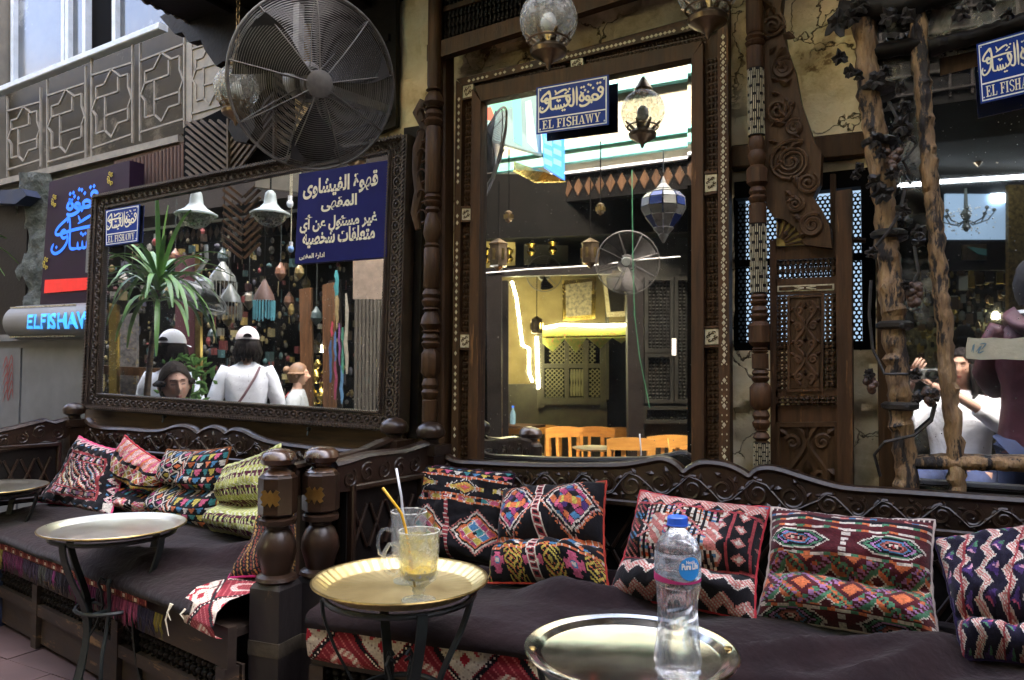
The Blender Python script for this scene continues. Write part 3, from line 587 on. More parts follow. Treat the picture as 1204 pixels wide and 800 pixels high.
# ---------------------------------------------------------------- turned columns
def column(name, label, ax_top, ax_bot, y, segs, matw, inlays=()):
    """segs: list of (kind, py_top, py_bot, r_px)"""
    (xt, yt), (xb, yb) = ax_top, ax_bot
    def c(py): return PY(xt + (xb - xt) * (py - yt) / (yb - yt), py, y)
    base = c(yb); t = thing(name, label, 'column', base)
    for kind, p0, p1, r in segs:
        A = c(p1); B = c(p0); h = (B - A).length; ax = (B - A).normalized(); R_ = r * dep((A + B) / 2) / FOC; mb = MB()
        if kind == 'shaft': mb.lathe(A, [(0, R_ * .9), (h * .03, R_), (h * .97, R_), (h, R_ * .9)], 20, ax); part(mb, 'shaft', matw, t)
        elif kind == 'block':
            mb.lathe(A, [(0, R_ * .7), (h * .18, R_ * 1.12), (h * .82, R_ * 1.12), (h, R_ * .7)], 8, ax, ph=math.pi / 8); part(mb, 'block', matw, t)
        elif kind == 'ring': mb.lathe(A, [(0, R_ * .7), (h * .15, R_ * .95), (h * .35, R_ * 1.05), (h * .5, R_ * .8), (h * .7, R_ * 1.0), (h * .9, R_ * .85), (h, R_ * .7)], 20, ax); part(mb, 'turned_ring', matw, t)
        elif kind == 'vase': mb.lathe(A, [(0, R_ * .75), (h * .06, R_ * .95), (h * .12, R_ * .7), (h * .35, R_ * 1.1), (h * .6, R_ * .95), (h * .85, R_ * .6), (h * .93, R_ * .9), (h, R_ * .75)], 20, ax); part(mb, 'vase', matw, t)
        elif kind == 'inlay':
            mb.lathe(A, [(0, R_), (h, R_)], 20, ax); sh = part(mb, 'inlaid_shaft', M_black, t)
            cols_ = 7; x_ = Vector((1, 0, 0))
            for ci in range(cols_):     # interlocked ivory strips
                a0 = math.pi + (ci + .5) / cols_ * math.pi; d = Vector((math.cos(a0), math.sin(a0), 0)); mb = MB(); off = (ci % 2) * .5; nn = 4
                for k in range(nn + 1):
                    z0 = (k - off) / nn; z1 = z0 + .82 / nn; z0 = max(0.01, z0); z1 = min(.99, z1)
                    if z1 <= z0: continue
                    tng = Vector((-d.y, d.x, 0))
                    for s1 in (-1, 1): mb.beam(A + ax * h * z0 + d * R_ + tng * s1 * R_ * .11, A + ax * h * z1 + d * R_ + tng * s1 * R_ * .11, R_ * .07, R_ * .06, up=d)
                part(mb, 'ivory_strip', M_pearl, sh, smooth=False)
    return t
column('turned_column', 'turned column with ivory inlay, beside the carved door panel right of the tall mirror', (886, -60), (896, 560), 2.64,
 [('shaft', -60, 40, 10), ('ring', 40, 56, 11), ('shaft', 56, 82, 10), ('inlay', 82, 160, 9.5), ('ring', 160, 195, 10), ('block', 195, 220, 11), ('ring', 220, 240, 10), ('shaft', 240, 264, 10), ('inlay', 264, 345, 9.5), ('ring', 345, 360, 10), ('ring', 360, 378, 10), ('block', 378, 408, 11.5), ('ring', 408, 416, 9), ('shaft', 416, 434, 9.5), ('ring', 434, 450, 10), ('block', 450, 482, 11.5), ('ring', 482, 505, 10), ('vase', 505, 520, 9), ('inlay', 520, 560, 9.5)], M_brown)
column('turned_column', 'dark turned column left of the tall mirror, behind the bench corner', (513, -60), (505, 500), 2.62,
 [('shaft', -60, 105, 8.5), ('vase', 105, 130, 11), ('ring', 130, 150, 11), ('shaft', 150, 228, 9.5), ('ring', 228, 244, 10), ('vase', 244, 292, 10), ('shaft', 292, 340, 9.5), ('ring', 340, 362, 11), ('vase', 362, 392, 11.5), ('ring', 392, 410, 10.5), ('block', 410, 445, 10), ('ring', 445, 470, 10), ('shaft', 470, 500, 9)], M_browndk)
# plain posts
mb = MB(); mb.beam(PY(524, -60, 2.70), PY(521, 540, 2.70), .05, .08, up=(0, 1, 0), ch=.008); solo(mb, 'timber_post', M_browndk, 'dark square timber post between the left column and the tall mirror', 'post')
# carved serpentine bracket hugging the left column
mb = MB(); P_ = [(498, 118), (492, 132), (499, 150), (492, 175), (489, 200), (494, 225), (488, 250), (492, 270)]; mb.tube([PY(a, b, 2.66) for a, b in P_], [.02, .03, .022, .03, .02, .03, .024, .015], n=8, flat=.6, nrm=(0, 1, 0))
for k in range(6): mb.tube([PY(496 + 6 * math.sin(t), 135 + k * 24 + 8 * math.cos(t), 2.64) for t in [i * .7 for i in range(8)]], [.007 - .0007 * i for i in range(8)], n=5)
solo(mb, 'carved_strip', M_browndk, 'curling carved wood strip clinging to the left turned column', 'carving')

# ---------------------------------------------------------------- ornament helpers
def spiral(mb, c, u, v, n_, r, turns=1.6, w_=.006, hand=1, start=0., flat=.6, taper=True):
    c = Vector(c); N = int(14 * turns); pts = []; rs = []
    for i in range(N + 1):
        t = i / N; rr = r * (1 - t) ** .8 + r * .08; a = start + hand * t * turns * 2 * math.pi
        pts.append(c + u * (rr * math.cos(a)) + v * (rr * math.sin(a)) + n_ * (w_ * .2 + .35 * w_ * t)); rs.append(w_ * (1 - .45 * t) if taper else w_)
    mb.tube(pts, rs, n=5, flat=flat, nrm=n_)
def leaf3(mb, c, d, n_, L_, W_, h):
    c = Vector(c); d = Vector(d).normalized(); s_ = d.cross(n_)
    P = [c, c + d * L_ * .35 + s_ * W_ * .5, c + d * L_ * .7 + s_ * W_ * .32, c + d * L_, c + d * L_ * .7 - s_ * W_ * .32, c + d * L_ * .35 - s_ * W_ * .5, c + d * L_ * .45 + n_ * h]
    mb.add(P, [(0, 1, 6), (1, 2, 6), (2, 3, 6), (3, 4, 6), (4, 5, 6), (5, 0, 6)])
def arabesque(mb, Q, u0, u1, v0, v1, w_=.006):      # symmetric scroll panel
    um = (u0 + u1) / 2; U = (Q.at(1, .5) - Q.at(0, .5)).normalized(); V = (Q.at(.5, 1) - Q.at(.5, 0)).normalized(); n_ = Q.n; W_ = (u1 - u0) * Q.w; H = (v1 - v0) * Q.h
    nr = max(2, int(H / W_ * 1.6)); st = H / nr
    for s in (-1, 1):
        pts = []
        for i in range(nr * 8 + 1):
            t = i / (nr * 8); pts.append(Q.at(um + s * (u1 - u0) * (.20 + .17 * math.sin(t * nr * math.pi)), v0 + (v1 - v0) * t, w_ * .3))
        mb.tube(pts, w_ * .8, n=5, flat=.7, nrm=n_)
        for k in range(nr):
            v_ = v0 + (v1 - v0) * (k + .5) / nr; r = min(W_ * .15, st * .35); c = Q.at(um + s * (u1 - u0) * (.30 if k % 2 else .26), v_, 0)
            spiral(mb, c, U * s, V, n_, r, 1.3, w_ * .9, 1 if k % 2 else -1, start=.5)
            leaf3(mb, Q.at(um + s * (u1 - u0) * .38, v_ + .2 * st / Q.h, w_ * .2), U * s + V * (.8 if k % 2 else -.8), n_, st * .45, st * .28, w_)
            leaf3(mb, Q.at(um, v_, w_ * .2), V, n_, st * .5, st * .3, w_)

# ---------------------------------------------------------------- carved door panel
dp = thing('carved_door_panel', 'tall brown wooden panel with carved scrollwork, spindle rows and gilt fan above it', 'door panel', PY(950, 570, 2.70))
DY = 2.70
def dq(a, b, c, d, y=DY): return pquad(a, b, c, d, y)
def dslab(name, a, b, c, d, th=.03, mt=None, y=DY, par=None, smooth=False):
    q = dq(a, b, c, d, y); mb = MB(); q.box(mb, 0, 1, 0, 1, -th, 0); return part(mb, name, mt or M_brown, par or dp, smooth=smooth), q
dslab('stile', (905, 283), (913, 282), (915, 585), (906, 585)); dslab('stile', (982, 225), (1001, 222), (1003, 590), (985, 590), th=.05, y=2.68)
dslab('rail', (912, 291), (983, 286), (983, 303), (912, 306)); dslab('rail', (912, 328), (983, 325), (983, 330), (912, 333)); _, q = dslab('inlay_rail', (912, 333), (983, 330), (983, 345), (912, 347), mt=M_brown)
mb = MB(); q.box(mb, .03, .97, .25, .75, 0, .002); pi = part(mb, 'ivory_band', M_pearl, dp, smooth=False); mb = MB(); q.box(mb, .06, .94, .36, .64, .002, .004); part(mb, 'dark_band', M_browndk, pi, smooth=False)
mb = MB()
for s in (-1, 1):
    for k in range(2): mb.beam(q.at(.5 + s * .02, .5, .005), q.at(.5 + s * (.12 + .06 * k), .62, .005), .003, .003, up=q.n); mb.beam(q.at(.5 + s * .02, .5, .005), q.at(.5 + s * (.12 + .06 * k), .38, .005), .003, .003, up=q.n)
part(mb, 'ivory_cross', M_pearl, dp, smooth=False)
_, q = dslab('panel_frame', (926, 348), (969, 346), (968, 460), (926, 461), th=.02, mt=M_brown); mb = MB(); q.box(mb, .1, .9, .04, .96, 0, .002); part(mb, 'carved_ground', M_browndk, dp, smooth=False)
mb = MB(); arabesque(mb, q, .14, .86, .07, .93, .0085); part(mb, 'scroll_carving', M_brown, dp)
mb = MB(); q.box(mb, 0, .07, 0, 1, 0, .008); q.box(mb, .93, 1, 0, 1, 0, .008); q.box(mb, .07, .93, 0, .025, 0, .007); q.box(mb, .07, .93, .975, 1, 0, .007); part(mb, 'bead_moulding', M_brown, dp, smooth=False)
dslab('rail', (912, 459), (985, 457), (985, 466), (912, 467)); dslab('rail', (912, 477), (985, 476), (986, 497), (912, 498))
_, q = dslab('lower_panel', (913, 497), (986, 496), (987, 590), (914, 590), th=.02, mt=M_browndk); mb = MB(); arabesque(mb, q, .1, .9, .12, .95, .011); part(mb, 'scroll_carving', M_browndk, dp)
mb = MB(); q.box(mb, 0, .06, 0, 1, 0, .012); q.box(mb, .94, 1, 0, 1, 0, .012); q.box(mb, .06, .94, .94, 1, 0, .011); part(mb, 'bead_moulding', M_browndk, dp, smooth=False)
# spindles: one mesh, copied
sb = MB(); prof = [(0, .3), (.08, .5), (.14, .3), (.3, 1), (.42, .95), (.5, .4), (.56, .7), (.62, .4), (.72, 1), (.84, .9), (.9, .35), (1, .3)]
sb.lathe((0, 0, 0), [(h, r) for h, r in prof], 8); SPIN = {}
def spindle(parent, base, top, r, key, mt=None, name='spindle'):
    base = Vector(base); top = Vector(top); ax = top - base; L_ = ax.length
    M4 = INV[parent] @ Matrix.Translation(base) @ ax.to_track_quat('Z', 'Y').to_matrix().to_4x4() @ Matrix.Diagonal((r, r, L_, 1))
    if key not in SPIN:
        me = _mesh(sb, name, True, None); me.materials.append(mt or M_spin); SPIN[key] = me
    o = bpy.data.objects.new(name, SPIN[key]); COL.objects.link(o); o.parent = parent; o.matrix_local = M4; INV[o] = INV[parent]; return o
for i in range(12): a = PY(915 + i * 5.9, 327 - i * .3, 2.71); b = PY(915 + i * 5.9, 306 - i * .4, 2.71); spindle(dp, a, b, .008, 'd')
for i in range(11): spindle(dp, PY(917 + i * 6.3, 477, 2.69), PY(917 + i * 6.3, 466, 2.69), .009, 'd')
def lattice(parent, q, nu, nv, r, mt=None, hole=None, name='spindle_lattice'):
    mb = MB()
    for i in range(nu):
        u = (i + .5) / nu; c0 = q.at(u, 0, 0); c1 = q.at(u, 1, 0); ax = (c1 - c0); H = ax.length; pr = []
        for k in range(nv):
            for h, rr in ((0, .45), (.25, .5), (.38, 1), (.62, 1), (.75, .5)): pr.append(((k + h) / nv * H, rr * r))
        pr.append((H, r * .4)); mb.lathe(c0, pr, 5, ax)
    for k in range(nv + 1): mb.beam(q.at(0, k / nv, 0), q.at(1, k / nv, 0), r * .7, r * .7, up=q.n)
    return part(mb, name, mt or M_spin, parent, kind='stuff')
lattice(dp, dq((914, 350), (925, 349), (925, 458), (914, 459)), 2, 12, .009); lattice(dp, dq((970, 349), (982, 348), (982, 457), (970, 458)), 2, 12, .009)
# gilt fan
fan_c = PY(913, 290, 2.69); mb = MB(); U = Vector((1, 0, 0)); V = Vector((0, 0, 1)); rad = 34 * dep(fan_c) / FOC
pts = [fan_c] + [fan_c + U * rad * math.cos(t) + V * rad * .95 * math.sin(t) for t in [math.pi / 2 * i / 10 for i in range(11)]]
mb.prism(pts, (0, .02, 0)); gf = part(mb, 'gilt_fan', M_brass, dp, smooth=False)
for k in range(6):
    a0 = math.pi / 2 * (k + .5) / 6; d = U * math.cos(a0) + V * math.sin(a0); mb = MB(); mb.beam(fan_c + d * rad * .3 - Vector((0, .004, 0)), fan_c + d * rad * .8 - Vector((0, .004, 0)), .006, .006, up=(0, 1, 0)); mb.ball(fan_c + d * rad * .86 - Vector((0, .002, 0)), .008, 6, 4); part(mb, 'fan_rib', M_browndk, gf)
# big carved bracket above
mb = MB(); pts = [(897, -60), (925, -60), (918, 10), (924, 52), (934, 80), (941, 118), (952, 150), (958, 168), (966, 180), (964, 215), (956, 232), (965, 245), (976, 268), (978, 292), (946, 288), (936, 268), (922, 258), (910, 256), (900, 240)]
prismpx(mb, pts, 2.66, .06); cb = solo(mb, 'carved_bracket', M_browndk, 'tall carved wooden scroll bracket hanging beside the inlaid column', 'bracket', smooth=False)
mb = MB(); yy = Vector((0, -1, 0))
for (cx, cy, r, h) in ((930, 190, 24, 1), (950, 215, 12, -1), (915, 130, 14, -1), (922, 80, 12, 1), (908, 30, 13, -1), (955, 265, 13, 1), (935, 240, 9, -1), (934, 150, 9, 1)):
    c = PY(cx, cy, 2.655); k = dep(c) / FOC
    spiral(mb, c, U, V, yy, r * k, 2.1, .007, h, start=1.0); spiral(mb, c, U, V, yy, r * k * .72, 1.6, .005, h, start=2.6)
for k in range(16):
    cy = -20 + k * 15; cx = 908 + 26 * (k / 16) + 10 * math.sin(k * 1.7); leaf3(mb, PY(cx, cy, 2.655), U * math.sin(k * 2.1) + V * -math.cos(k * 1.3), yy, .05, .03, .012)
for k in range(34):
    cy = -30 + k * 9.4; cx = 902 + 34 * (k / 34) + 9 * math.sin(k * 2.3); leaf3(mb, PY(cx, cy, 2.655), U * math.cos(k * 1.9) + V * math.sin(k * 2.7), yy, .034, .02, .009)
part(mb, 'scroll_relief', M_browndk, cb)

# ---------------------------------------------------------------- framed mirrors
MIR_C = mirror_mat('tall mirror silver', speck=.8, tint=(.86, .87, .84)); MIR_L = mirror_mat('wide mirror silver', speck=1.1, tint=(.84, .88, .88)); MIR_R = mirror_mat('stained mirror silver', speck=1, stain=.0); MIR_R2 = mirror_mat('flaking mirror strip', speck=1.4, stain=.55); MIR_R3 = mirror_mat('blackened mirror strip', speck=1.4, stain=.95)
# tall mirror
tm = thing('tall_mirror', 'tall mirror in an inlaid mashrabiya frame standing behind the bench', 'mirror', PY(700, 545, 2.7))
FQ = Quad(PY(541, 96, 2.74), PY(857, 8, 2.74), PY(860, 580, 2.70), PY(535, 560, 2.70))
def fpx(px, py, n=0): 
    p = plane_hit(px, py, FQ.p[0], FQ.n); return p + FQ.n * n
def fslab(name, pts, n0, n1, mt, par=None, smooth=False, label=None):
    mb = MB(); mb.prism([fpx(a, b, n1) for a, b in pts], FQ.n * (n0 - n1)); return part(mb, name, mt, par or tm, smooth=smooth, label=label)
gpts = [(570, 122), (816, 72), (816, 560), (566, 548)]
GQ = Quad(*[fpx(a, b, .0) for a, b in gpts])
mb = MB(); mb.add([GQ.at(0, 0, .006), GQ.at(.975, 0, .006), GQ.at(.975, 1, .006), GQ.at(0, 1, .006)], [(0, 1, 2, 3)]); part(mb, 'mirror_glass', MIR_C, tm, smooth=False)
mb = MB(); mb.add([GQ.at(.975, 0, .006), GQ.at(1, 0, .0045), GQ.at(1, 1, .0045), GQ.at(.975, 1, .006)], [(0, 1, 2, 3)]); part(mb, 'bevelled_edge', MIR_C, tm, smooth=False)
fslab('back_board', [(541, 96), (857, 8), (860, 580), (535, 560)], -.03, -.005, M_browndk)
# inner plain frame
fslab('inner_frame', [(560, 108), (570, 122), (566, 548), (555, 548)], 0, .035, M_brown); fslab('inner_frame', [(816, 72), (829, 55), (831, 562), (816, 560)], 0, .035, M_brown)
fslab('inner_frame', [(563, 105), (829, 52), (816, 72), (570, 122)], 0, .033, M_browndk)
fslab('outer_rail', [(541, 96), (857, 22), (857, 30), (548, 104)], 0, .03, M_browndk); fslab('outer_stile', [(541, 98), (548, 104), (543, 560), (535, 560)], 0, .032, M_browndk); fslab('outer_stile', [(846, 40), (858, 26), (861, 580), (848, 575)], 0, .032, M_brown)
# lattice bands
def band(pts, nu, nv): lattice(tm, Quad(*[fpx(a, b, .010) for a, b in pts]), nu, nv, .007, mt=M_spin)
band([(549, 122), (559, 119), (558, 246), (547, 246)], 3, 18); band([(546, 262), (557, 262), (556, 392), (545, 392)], 3, 18); band([(545, 412), (556, 412), (554, 545), (543, 545)], 3, 18)
band([(831, 72), (845, 68), (846, 205), (832, 206)], 3, 18); band([(832, 232), (846, 231), (847, 385), (832, 386)], 3, 20); band([(832, 410), (847, 409), (848, 560), (832, 560)], 3, 20)
band([(563, 96), (665, 74), (668, 84), (566, 106)], 22, 2); band([(690, 68), (829, 38), (831, 51), (692, 79)], 30, 2)
# carved bone squares
for pts in ([(548, 104), (560, 101), (560, 115), (548, 118)], [(547, 247), (557, 247), (557, 260), (547, 260)], [(545, 394), (556, 394), (556, 409), (545, 409)], [(831, 208), (845, 207), (845, 226), (831, 228)], [(831, 388), (847, 387), (847, 405), (831, 406)], [(674, 74), (688, 71), (689, 82), (675, 86)]):
    o_ = fslab('bone_square', pts, .0, .026, M_pearl); qq = Quad(*[fpx(a, b, .027) for a, b in pts]); mb = MB()
    U_ = (qq.at(1, 0) - qq.at(0, 0)).normalized(); V_ = (qq.at(0, 1) - qq.at(0, 0)).normalized()
    for k in range(6): a = k * math.pi / 3; spiral(mb, qq.at(.5 + .27 * math.cos(a), .5 + .27 * math.sin(a)), U_, V_, qq.n, qq.w * .13, 1, .0022, 1 if k % 2 else -1)
    part(mb, 'carved_rosette', M_browndk, o_)
    rl = Quad(*[fpx(a, b, .0) for a, b in pts]); 
    for va, vb in ((-.2, -.05), (1.05, 1.2)): mb = MB(); rl.box(mb, -.02, 1.02, va, vb, 0, .03); part(mb, 'cross_rail', M_brown, tm, smooth=False)
# mother of pearl diamonds along the outer stiles
db = MB(); db.add([(0, 0, .5), (.5, 0, 0), (0, 0, -.5), (-.5, 0, 0), (0, -.25, 0)], [(0, 4, 1), (1, 4, 2), (2, 4, 3), (3, 4, 0)]); dme = None
def diamond(p, w_, h, par):
    global dme
    M4 = INV[par] @ Matrix.Translation(p) @ Matrix.Diagonal((w_, .006, h, 1))
    if dme is None: dme = _mesh(db, 'pearl_diamond', False, None); dme.materials.append(M_pearl)
    o = bpy.data.objects.new('pearl_diamond', dme); COL.objects.link(o); o.parent = par; o.matrix_local = M4
py = 48
while py < 570:
    if not (430 < py < 540 and random.random() < .7): diamond(fpx(852.5 + random.uniform(-.4, .4) + (py - 48) / 520 * 2, py, .033), .014, .02, tm)
    if random.random() < .6: diamond(fpx(850 + (py - 48) / 520 * 2, py + 3.5, .033), .006, .009, tm)
    if random.random() < .6: diamond(fpx(855.5 + (py - 48) / 520 * 2, py + 3.5, .033), .006, .009, tm)
    py += 7.4
py = 112
while py < 540:
    if random.random() < .8: diamond(fpx(544.5 - (py - 112) / 430 * 5.5, py, .033), .014, .02, tm)
    py += 8
px = 556
while px < 850:
    if random.random() < .85: diamond(fpx(px, 101 - (px - 548) * .241 - .8, .031), .016, .014, tm)
    px += 5.2

# wide mirror at left with carved frame
wm = thing('wide_mirror', 'wide mirror in a heavy carved dark frame leaning above the left bench', 'mirror', PY(300, 490, 2.68))
WQ = Quad(PY(118, 232, 2.735), PY(487, 161, 2.735), PY(478, 508, 2.70), PY(106, 481, 2.70))
def wpx(px, py, n=0): return plane_hit(px, py, WQ.p[0], WQ.n) + WQ.n * n
ib = [(131, 246), (462, 181), (450, 484), (121, 463)]     # inner opening
ob = [(118, 232), (487, 161), (478, 508), (106, 481)]
IQ = Quad(*[wpx(a, b) for a, b in ib]); OQ = Quad(*[wpx(a, b) for a, b in ob])
mb = MB(); mb.add([IQ.at(-.01, -.01, .02), IQ.at(1.01, -.01, .02), IQ.at(1.01, 1.01, .02), IQ.at(-.01, 1.01, .02)], [(0, 1, 2, 3)]); part(mb, 'mirror_glass', MIR_L, wm, smooth=False)
mb = MB(); OQ.box(mb, .004, .996, .004, .996, -.03, .0); part(mb, 'back_board', M_browndk, wm, smooth=False)
I4 = [Vector(p) for p in IQ.p]; O4 = [Vector(p) for p in OQ.p]
def fr(i, t): # corner i at fraction t from inner to outer
    return I4[i] * (1 - t) + O4[i] * t
def framebar(i, j, prof, nm, mt):
    mb = MB(); vs = []; 
    for t, h in prof: vs += [fr(i, t) + WQ.n * h, fr(j, t) + WQ.n * h]
    k = len(prof); mb.add(vs, [(2 * a, 2 * a + 1, 2 * a + 3, 2 * a + 2) for a in range(k - 1)] + [tuple(2 * a for a in range(k - 1, -1, -1)), tuple(2 * a + 1 for a in range(k))]); return part(mb, nm, mt, wm)
prof = [(0, 0), (0, .03), (.1, .035), (.14, .024), (.2, .022), (.72, .03), (.78, .045), (.88, .055), (.97, .05), (1, .04), (1, -.02)]
M_fr = mat('carved frame wood', (.055, .034, .022), (.02, .013, .010), rough=.42, scale=12, bump=.4, bscale=50, c3=(.26, .17, .07), c3t=.7)
for i, j in ((0, 1), (1, 2), (2, 3), (3, 0)): framebar(i, j, prof, 'frame_side', M_fr)
# guilloche: rings with leaves, ropes of beads both sides
mb = MB(); bd = MB()
for i, j in ((0, 1), (1, 2), (2, 3), (3, 0)):
    a = fr(i, .46); b = fr(j, .46); L_ = (b - a).length; d = (b - a).normalized(); s_ = d.cross(WQ.n); wid = (fr(i, .72) - fr(i, .2)).length; wid = min(wid, .05); n_ = int(L_ / (wid * .95))
    for k in range(n_):
        c = a + d * (L_ * (k + .5) / n_) + WQ.n * .03; r = wid * .36
        mb.tube([c + d * r * 1.15 * math.cos(t) + s_ * r * math.sin(t) for t in [2 * math.pi * q_ / 10 for q_ in range(10)]], .0052, n=5, closed=True)
        mb.ball(c, .008, 6, 4); 
        for sg in (-1, 1): leaf3(mb, c + d * r * 1.1 + s_ * sg * r * .2, d * .5 + s_ * sg, WQ.n, r * .95, r * .6, .008)
    for tt, rr, hh in ((.04, .006, .034), (.86, .0085, .056), (.17, .0045, .026), (.74, .0045, .038)):
        a_ = fr(i, tt) + WQ.n * hh; b_ = fr(j, tt) + WQ.n * hh; nn = int((b_ - a_).length / (rr * 2.1))
        for k in range(nn):
            c = a_ + (b_ - a_) * ((k + .5) / nn); e = (d + s_ * .8).normalized(); bd.beam(c - e * rr * 1.2, c + e * rr * 1.2, rr * 1.1, rr * 1.1, up=WQ.n)
part(mb, 'guilloche_carving', M_fr, wm, kind='stuff'); part(bd, 'rope_moulding', M_fr, wm, kind='stuff')
# deep right return of the frame
mb = MB(); prismpx(mb, [(462, 166), (492, 158), (495, 176), (481, 176)], 2.70, .06); 
mb = MB(); mb.beam(PY(489, 150, 2.76), PY(481, 515, 2.76), .03, .11, up=(1, 0, 0)); part(mb, 'frame_return', M_black, wm)
# gold chipped spot & hooks under
for px in (193, 363):
    mb = MB(); p = PY(px, 490 + (px - 193) * .085, 2.66); mb.lathe(p, [(-.012, .006), (0, .012), (.012, .006)], 8, (0, -1, 0)); mb.tube([p, p + Vector((0, -.01, -.03))], .004); part(mb, 'hook', M_iron, wm)
# plank ledge under the mirror (wainscot)
lg = thing('wall_plank', 'weathered bare plank between the wide mirror and the left bench back', 'plank', PY(280, 520, 2.72))
mb = MB(); q = pquad((100, 476), (475, 507), (470, 540), (100, 520), 2.715); q.box(mb, 0, 1, 0, 1, -.04, 0); part(mb, 'plank', M_board, lg, smooth=False)
mb = MB(); q = pquad((100, 520), (470, 540), (470, 700), (100, 640), 2.73); q.box(mb, 0, 1, 0, 1, -.04, 0); part(mb, 'plank', M_browndk, lg, smooth=False)

# ---------------------------------------------------------------- blue enamel signs
def blue_sign(label, Q, th=.006):
    t = thing('cafe_sign', label, 'sign', Q.at(.5, 0)); mb = MB(); Q.box(mb, 0, 1, 0, 1, 0, th); part(mb, 'sign_plate', M_bluesign, t, smooth=False)
    mb = MB(); e = th + .0006; lw = .02
    for a in ((.025, .975, .95, .97), (.025, .975, .03, .05), (.025, .04, .05, .95), (.96, .975, .05, .95), (.04, .96, .30, .325)): Q.box(mb, a[0], a[1], a[2], a[3], th, e)
    part(mb, 'sign_border', M_white, t, smooth=False)
    mb = MB(); logo(mb, Q, Q.w * .030, th + .0008); part(mb, 'arabic_lettering', M_cream, t, smooth=False)
    mb = MB(); serif(mb, Q, (.09, .90, .085, .265), 'EL FISHAWY', th + .0008); part(mb, 'latin_lettering', M_cream, t, smooth=False)
    mb = MB()
    for u, v in ((.055, .09), (.945, .09), (.06, .93), (.94, .93)): mb.lathe(Q.at(u, v, th), [(0, Q.w * .012), (.002, Q.w * .008)], 10, Q.n)
    part(mb, 'screw', M_white, t); return t
sq = lambda pts, f, n: Quad(*[f(a, b, n) for a, b in pts])
blue_sign('blue enamel cafe name sign mounted on top of the tall mirror', sq([(638, 109), (722, 94), (722, 152), (638, 163)], fpx, .05))
blue_sign('small blue enamel cafe name sign in the corner of the wide left mirror', sq([(131, 249), (171, 242), (169, 286), (131, 291)], wpx, .03))
# big navy notice
NQ = sq([(358, 207), (462, 191), (460, 304), (353, 312)], wpx, .028)
nb = thing('notice_board', 'navy painted notice with cream Arabic lines at the right of the wide mirror', 'sign', NQ.at(.5, 0))
mb = MB(); NQ.box(mb, 0, 1, 0, 1, 0, .008); part(mb, 'board', M_navy, nb, smooth=False)
mb = MB()
for s_, rc in (('قهوة الفيشاوى', (.06, .90, .70, .92)), ('المقهى', (.28, .68, .54, .70)), ('غير مسئول عن أى', (.04, .90, .33, .53)), ('متعلقات شخصية', (.08, .88, .16, .36)), ('ادارة المقهى', (.05, .34, .035, .105))):
    mb = MB(); put_text(mb, NQ, rc, shape_ar(s_), .0086, .035); part(mb, 'arabic_line', M_cream, nb, smooth=False)

# purple lit shop sign, arrow and cylinder sign at far left
PSQ = pquad((58, 217), (137, 196), (132, 355), (47, 358), 3.02)
ps = thing('arrow_sign', 'dark purple sign with blue lit Arabic lettering and a red arrow', 'sign', PSQ.at(.5, 0))
M_purp = mat('dark purple sign face', (.030, .014, .030), (.016, .008, .018), spec=.15, rough=.5, scale=5, bump=.1)
M_blueem = emit_mat('blue lit letter', (.02, .16, .95), .045); M_yel = mat('yellow paint', (.5, .38, .04), (.3, .22, .02), bump=0)
mb = MB(); PSQ.box(mb, 0, 1.18, 0, 1.02, -.10, 0); part(mb, 'sign_box', M_purp, ps, smooth=False)
mb = MB(); logo(mb, PSQ, .026, .003, box=(.30, .78, .68, .93), uvb=(.60, .95, .40, .95), sel=lambda x: x > 650); part(mb, 'arabic_lettering', M_blueem, ps, smooth=False); mb = MB(); logo(mb, PSQ, .022, .003, box=(.12, 1.08, .33, .74), uvb=(.05, .62, .33, .95), sel=lambda x: x <= 650); part(mb, 'arabic_lettering', M_blueem, ps, smooth=False)
mb = MB(); PSQ.poly(mb, [(.06, .09), (.76, .10), (.76, .07), (1.0, .145), (.76, .22), (.76, .19), (.06, .20)], 0, .006); part(mb, 'red_arrow', M_red, ps, smooth=False)
U_ = Vector((1, 0, 0)); V_ = Vector((0, 0, 1))
for u, v in ((.10, .86), (.92, .93), (.04, .35)):
    mb = MB()
    for k in range(5): spiral(mb, PSQ.at(u + .03 * math.sin(k * 2), v - .02 * k + .03, .004), U_, V_, PSQ.n, .014, 1.2, .004, 1 if k % 2 else -1, start=k)
    part(mb, 'yellow_flourish', M_yel, ps)
mb = MB(); q = pquad((106, 270), (119, 268), (117, 320), (104, 321), 2.9); q.box(mb, 0, 1, 0, 1, 0, .02); mb.beam(q.at(.5, .5, -.12), q.at(.5, .5, 0), .02, .02)
solo(mb, 'junction_box', M_grey, 'pale narrow electrical box fixed beside the wide mirror frame', 'electrical box', smooth=False)
cs = thing('drum_sign', 'half round grey light box with blue lit Latin letters under the purple sign', 'sign', PY(70, 395, 3.0))
A = PY(22, 380, 2.98); B = PY(120, 377, 2.98); mb = MB(); mb.lathe(A, [(0, .10), (.02, .115), ((B - A).length, .115)], 28, B - A); part(mb, 'drum', M_grey, cs)
CQ = Quad(PY(31, 369, 2.85), PY(108, 364, 2.85), PY(108, 388, 2.85), PY(29, 388, 2.85)); mb = MB(); put_text(mb, CQ, (.0, 1, .05, .95), 'ELFISHAW', .0, .035)
mb2 = MB(); c0 = A; axd = (B - A).normalized()
for v, f in [(mb.v, mb.f)]:
    vs = []
    for p in v:
        p = Vector(p); h = (p - c0).dot(axd); z = max(-.10, min(.10, (p - (c0 + axd * h)).z)); yy_ = -math.sqrt(max(0, .128 ** 2 - z * z)); q_ = c0 + axd * h; vs.append((q_.x, q_.y + yy_, q_.z + z))
    mb2.add(vs, f)
part(mb2, 'latin_lettering', emit_mat('bright blue lit letter', (.05, .34, 1.0), .062), cs, smooth=False)
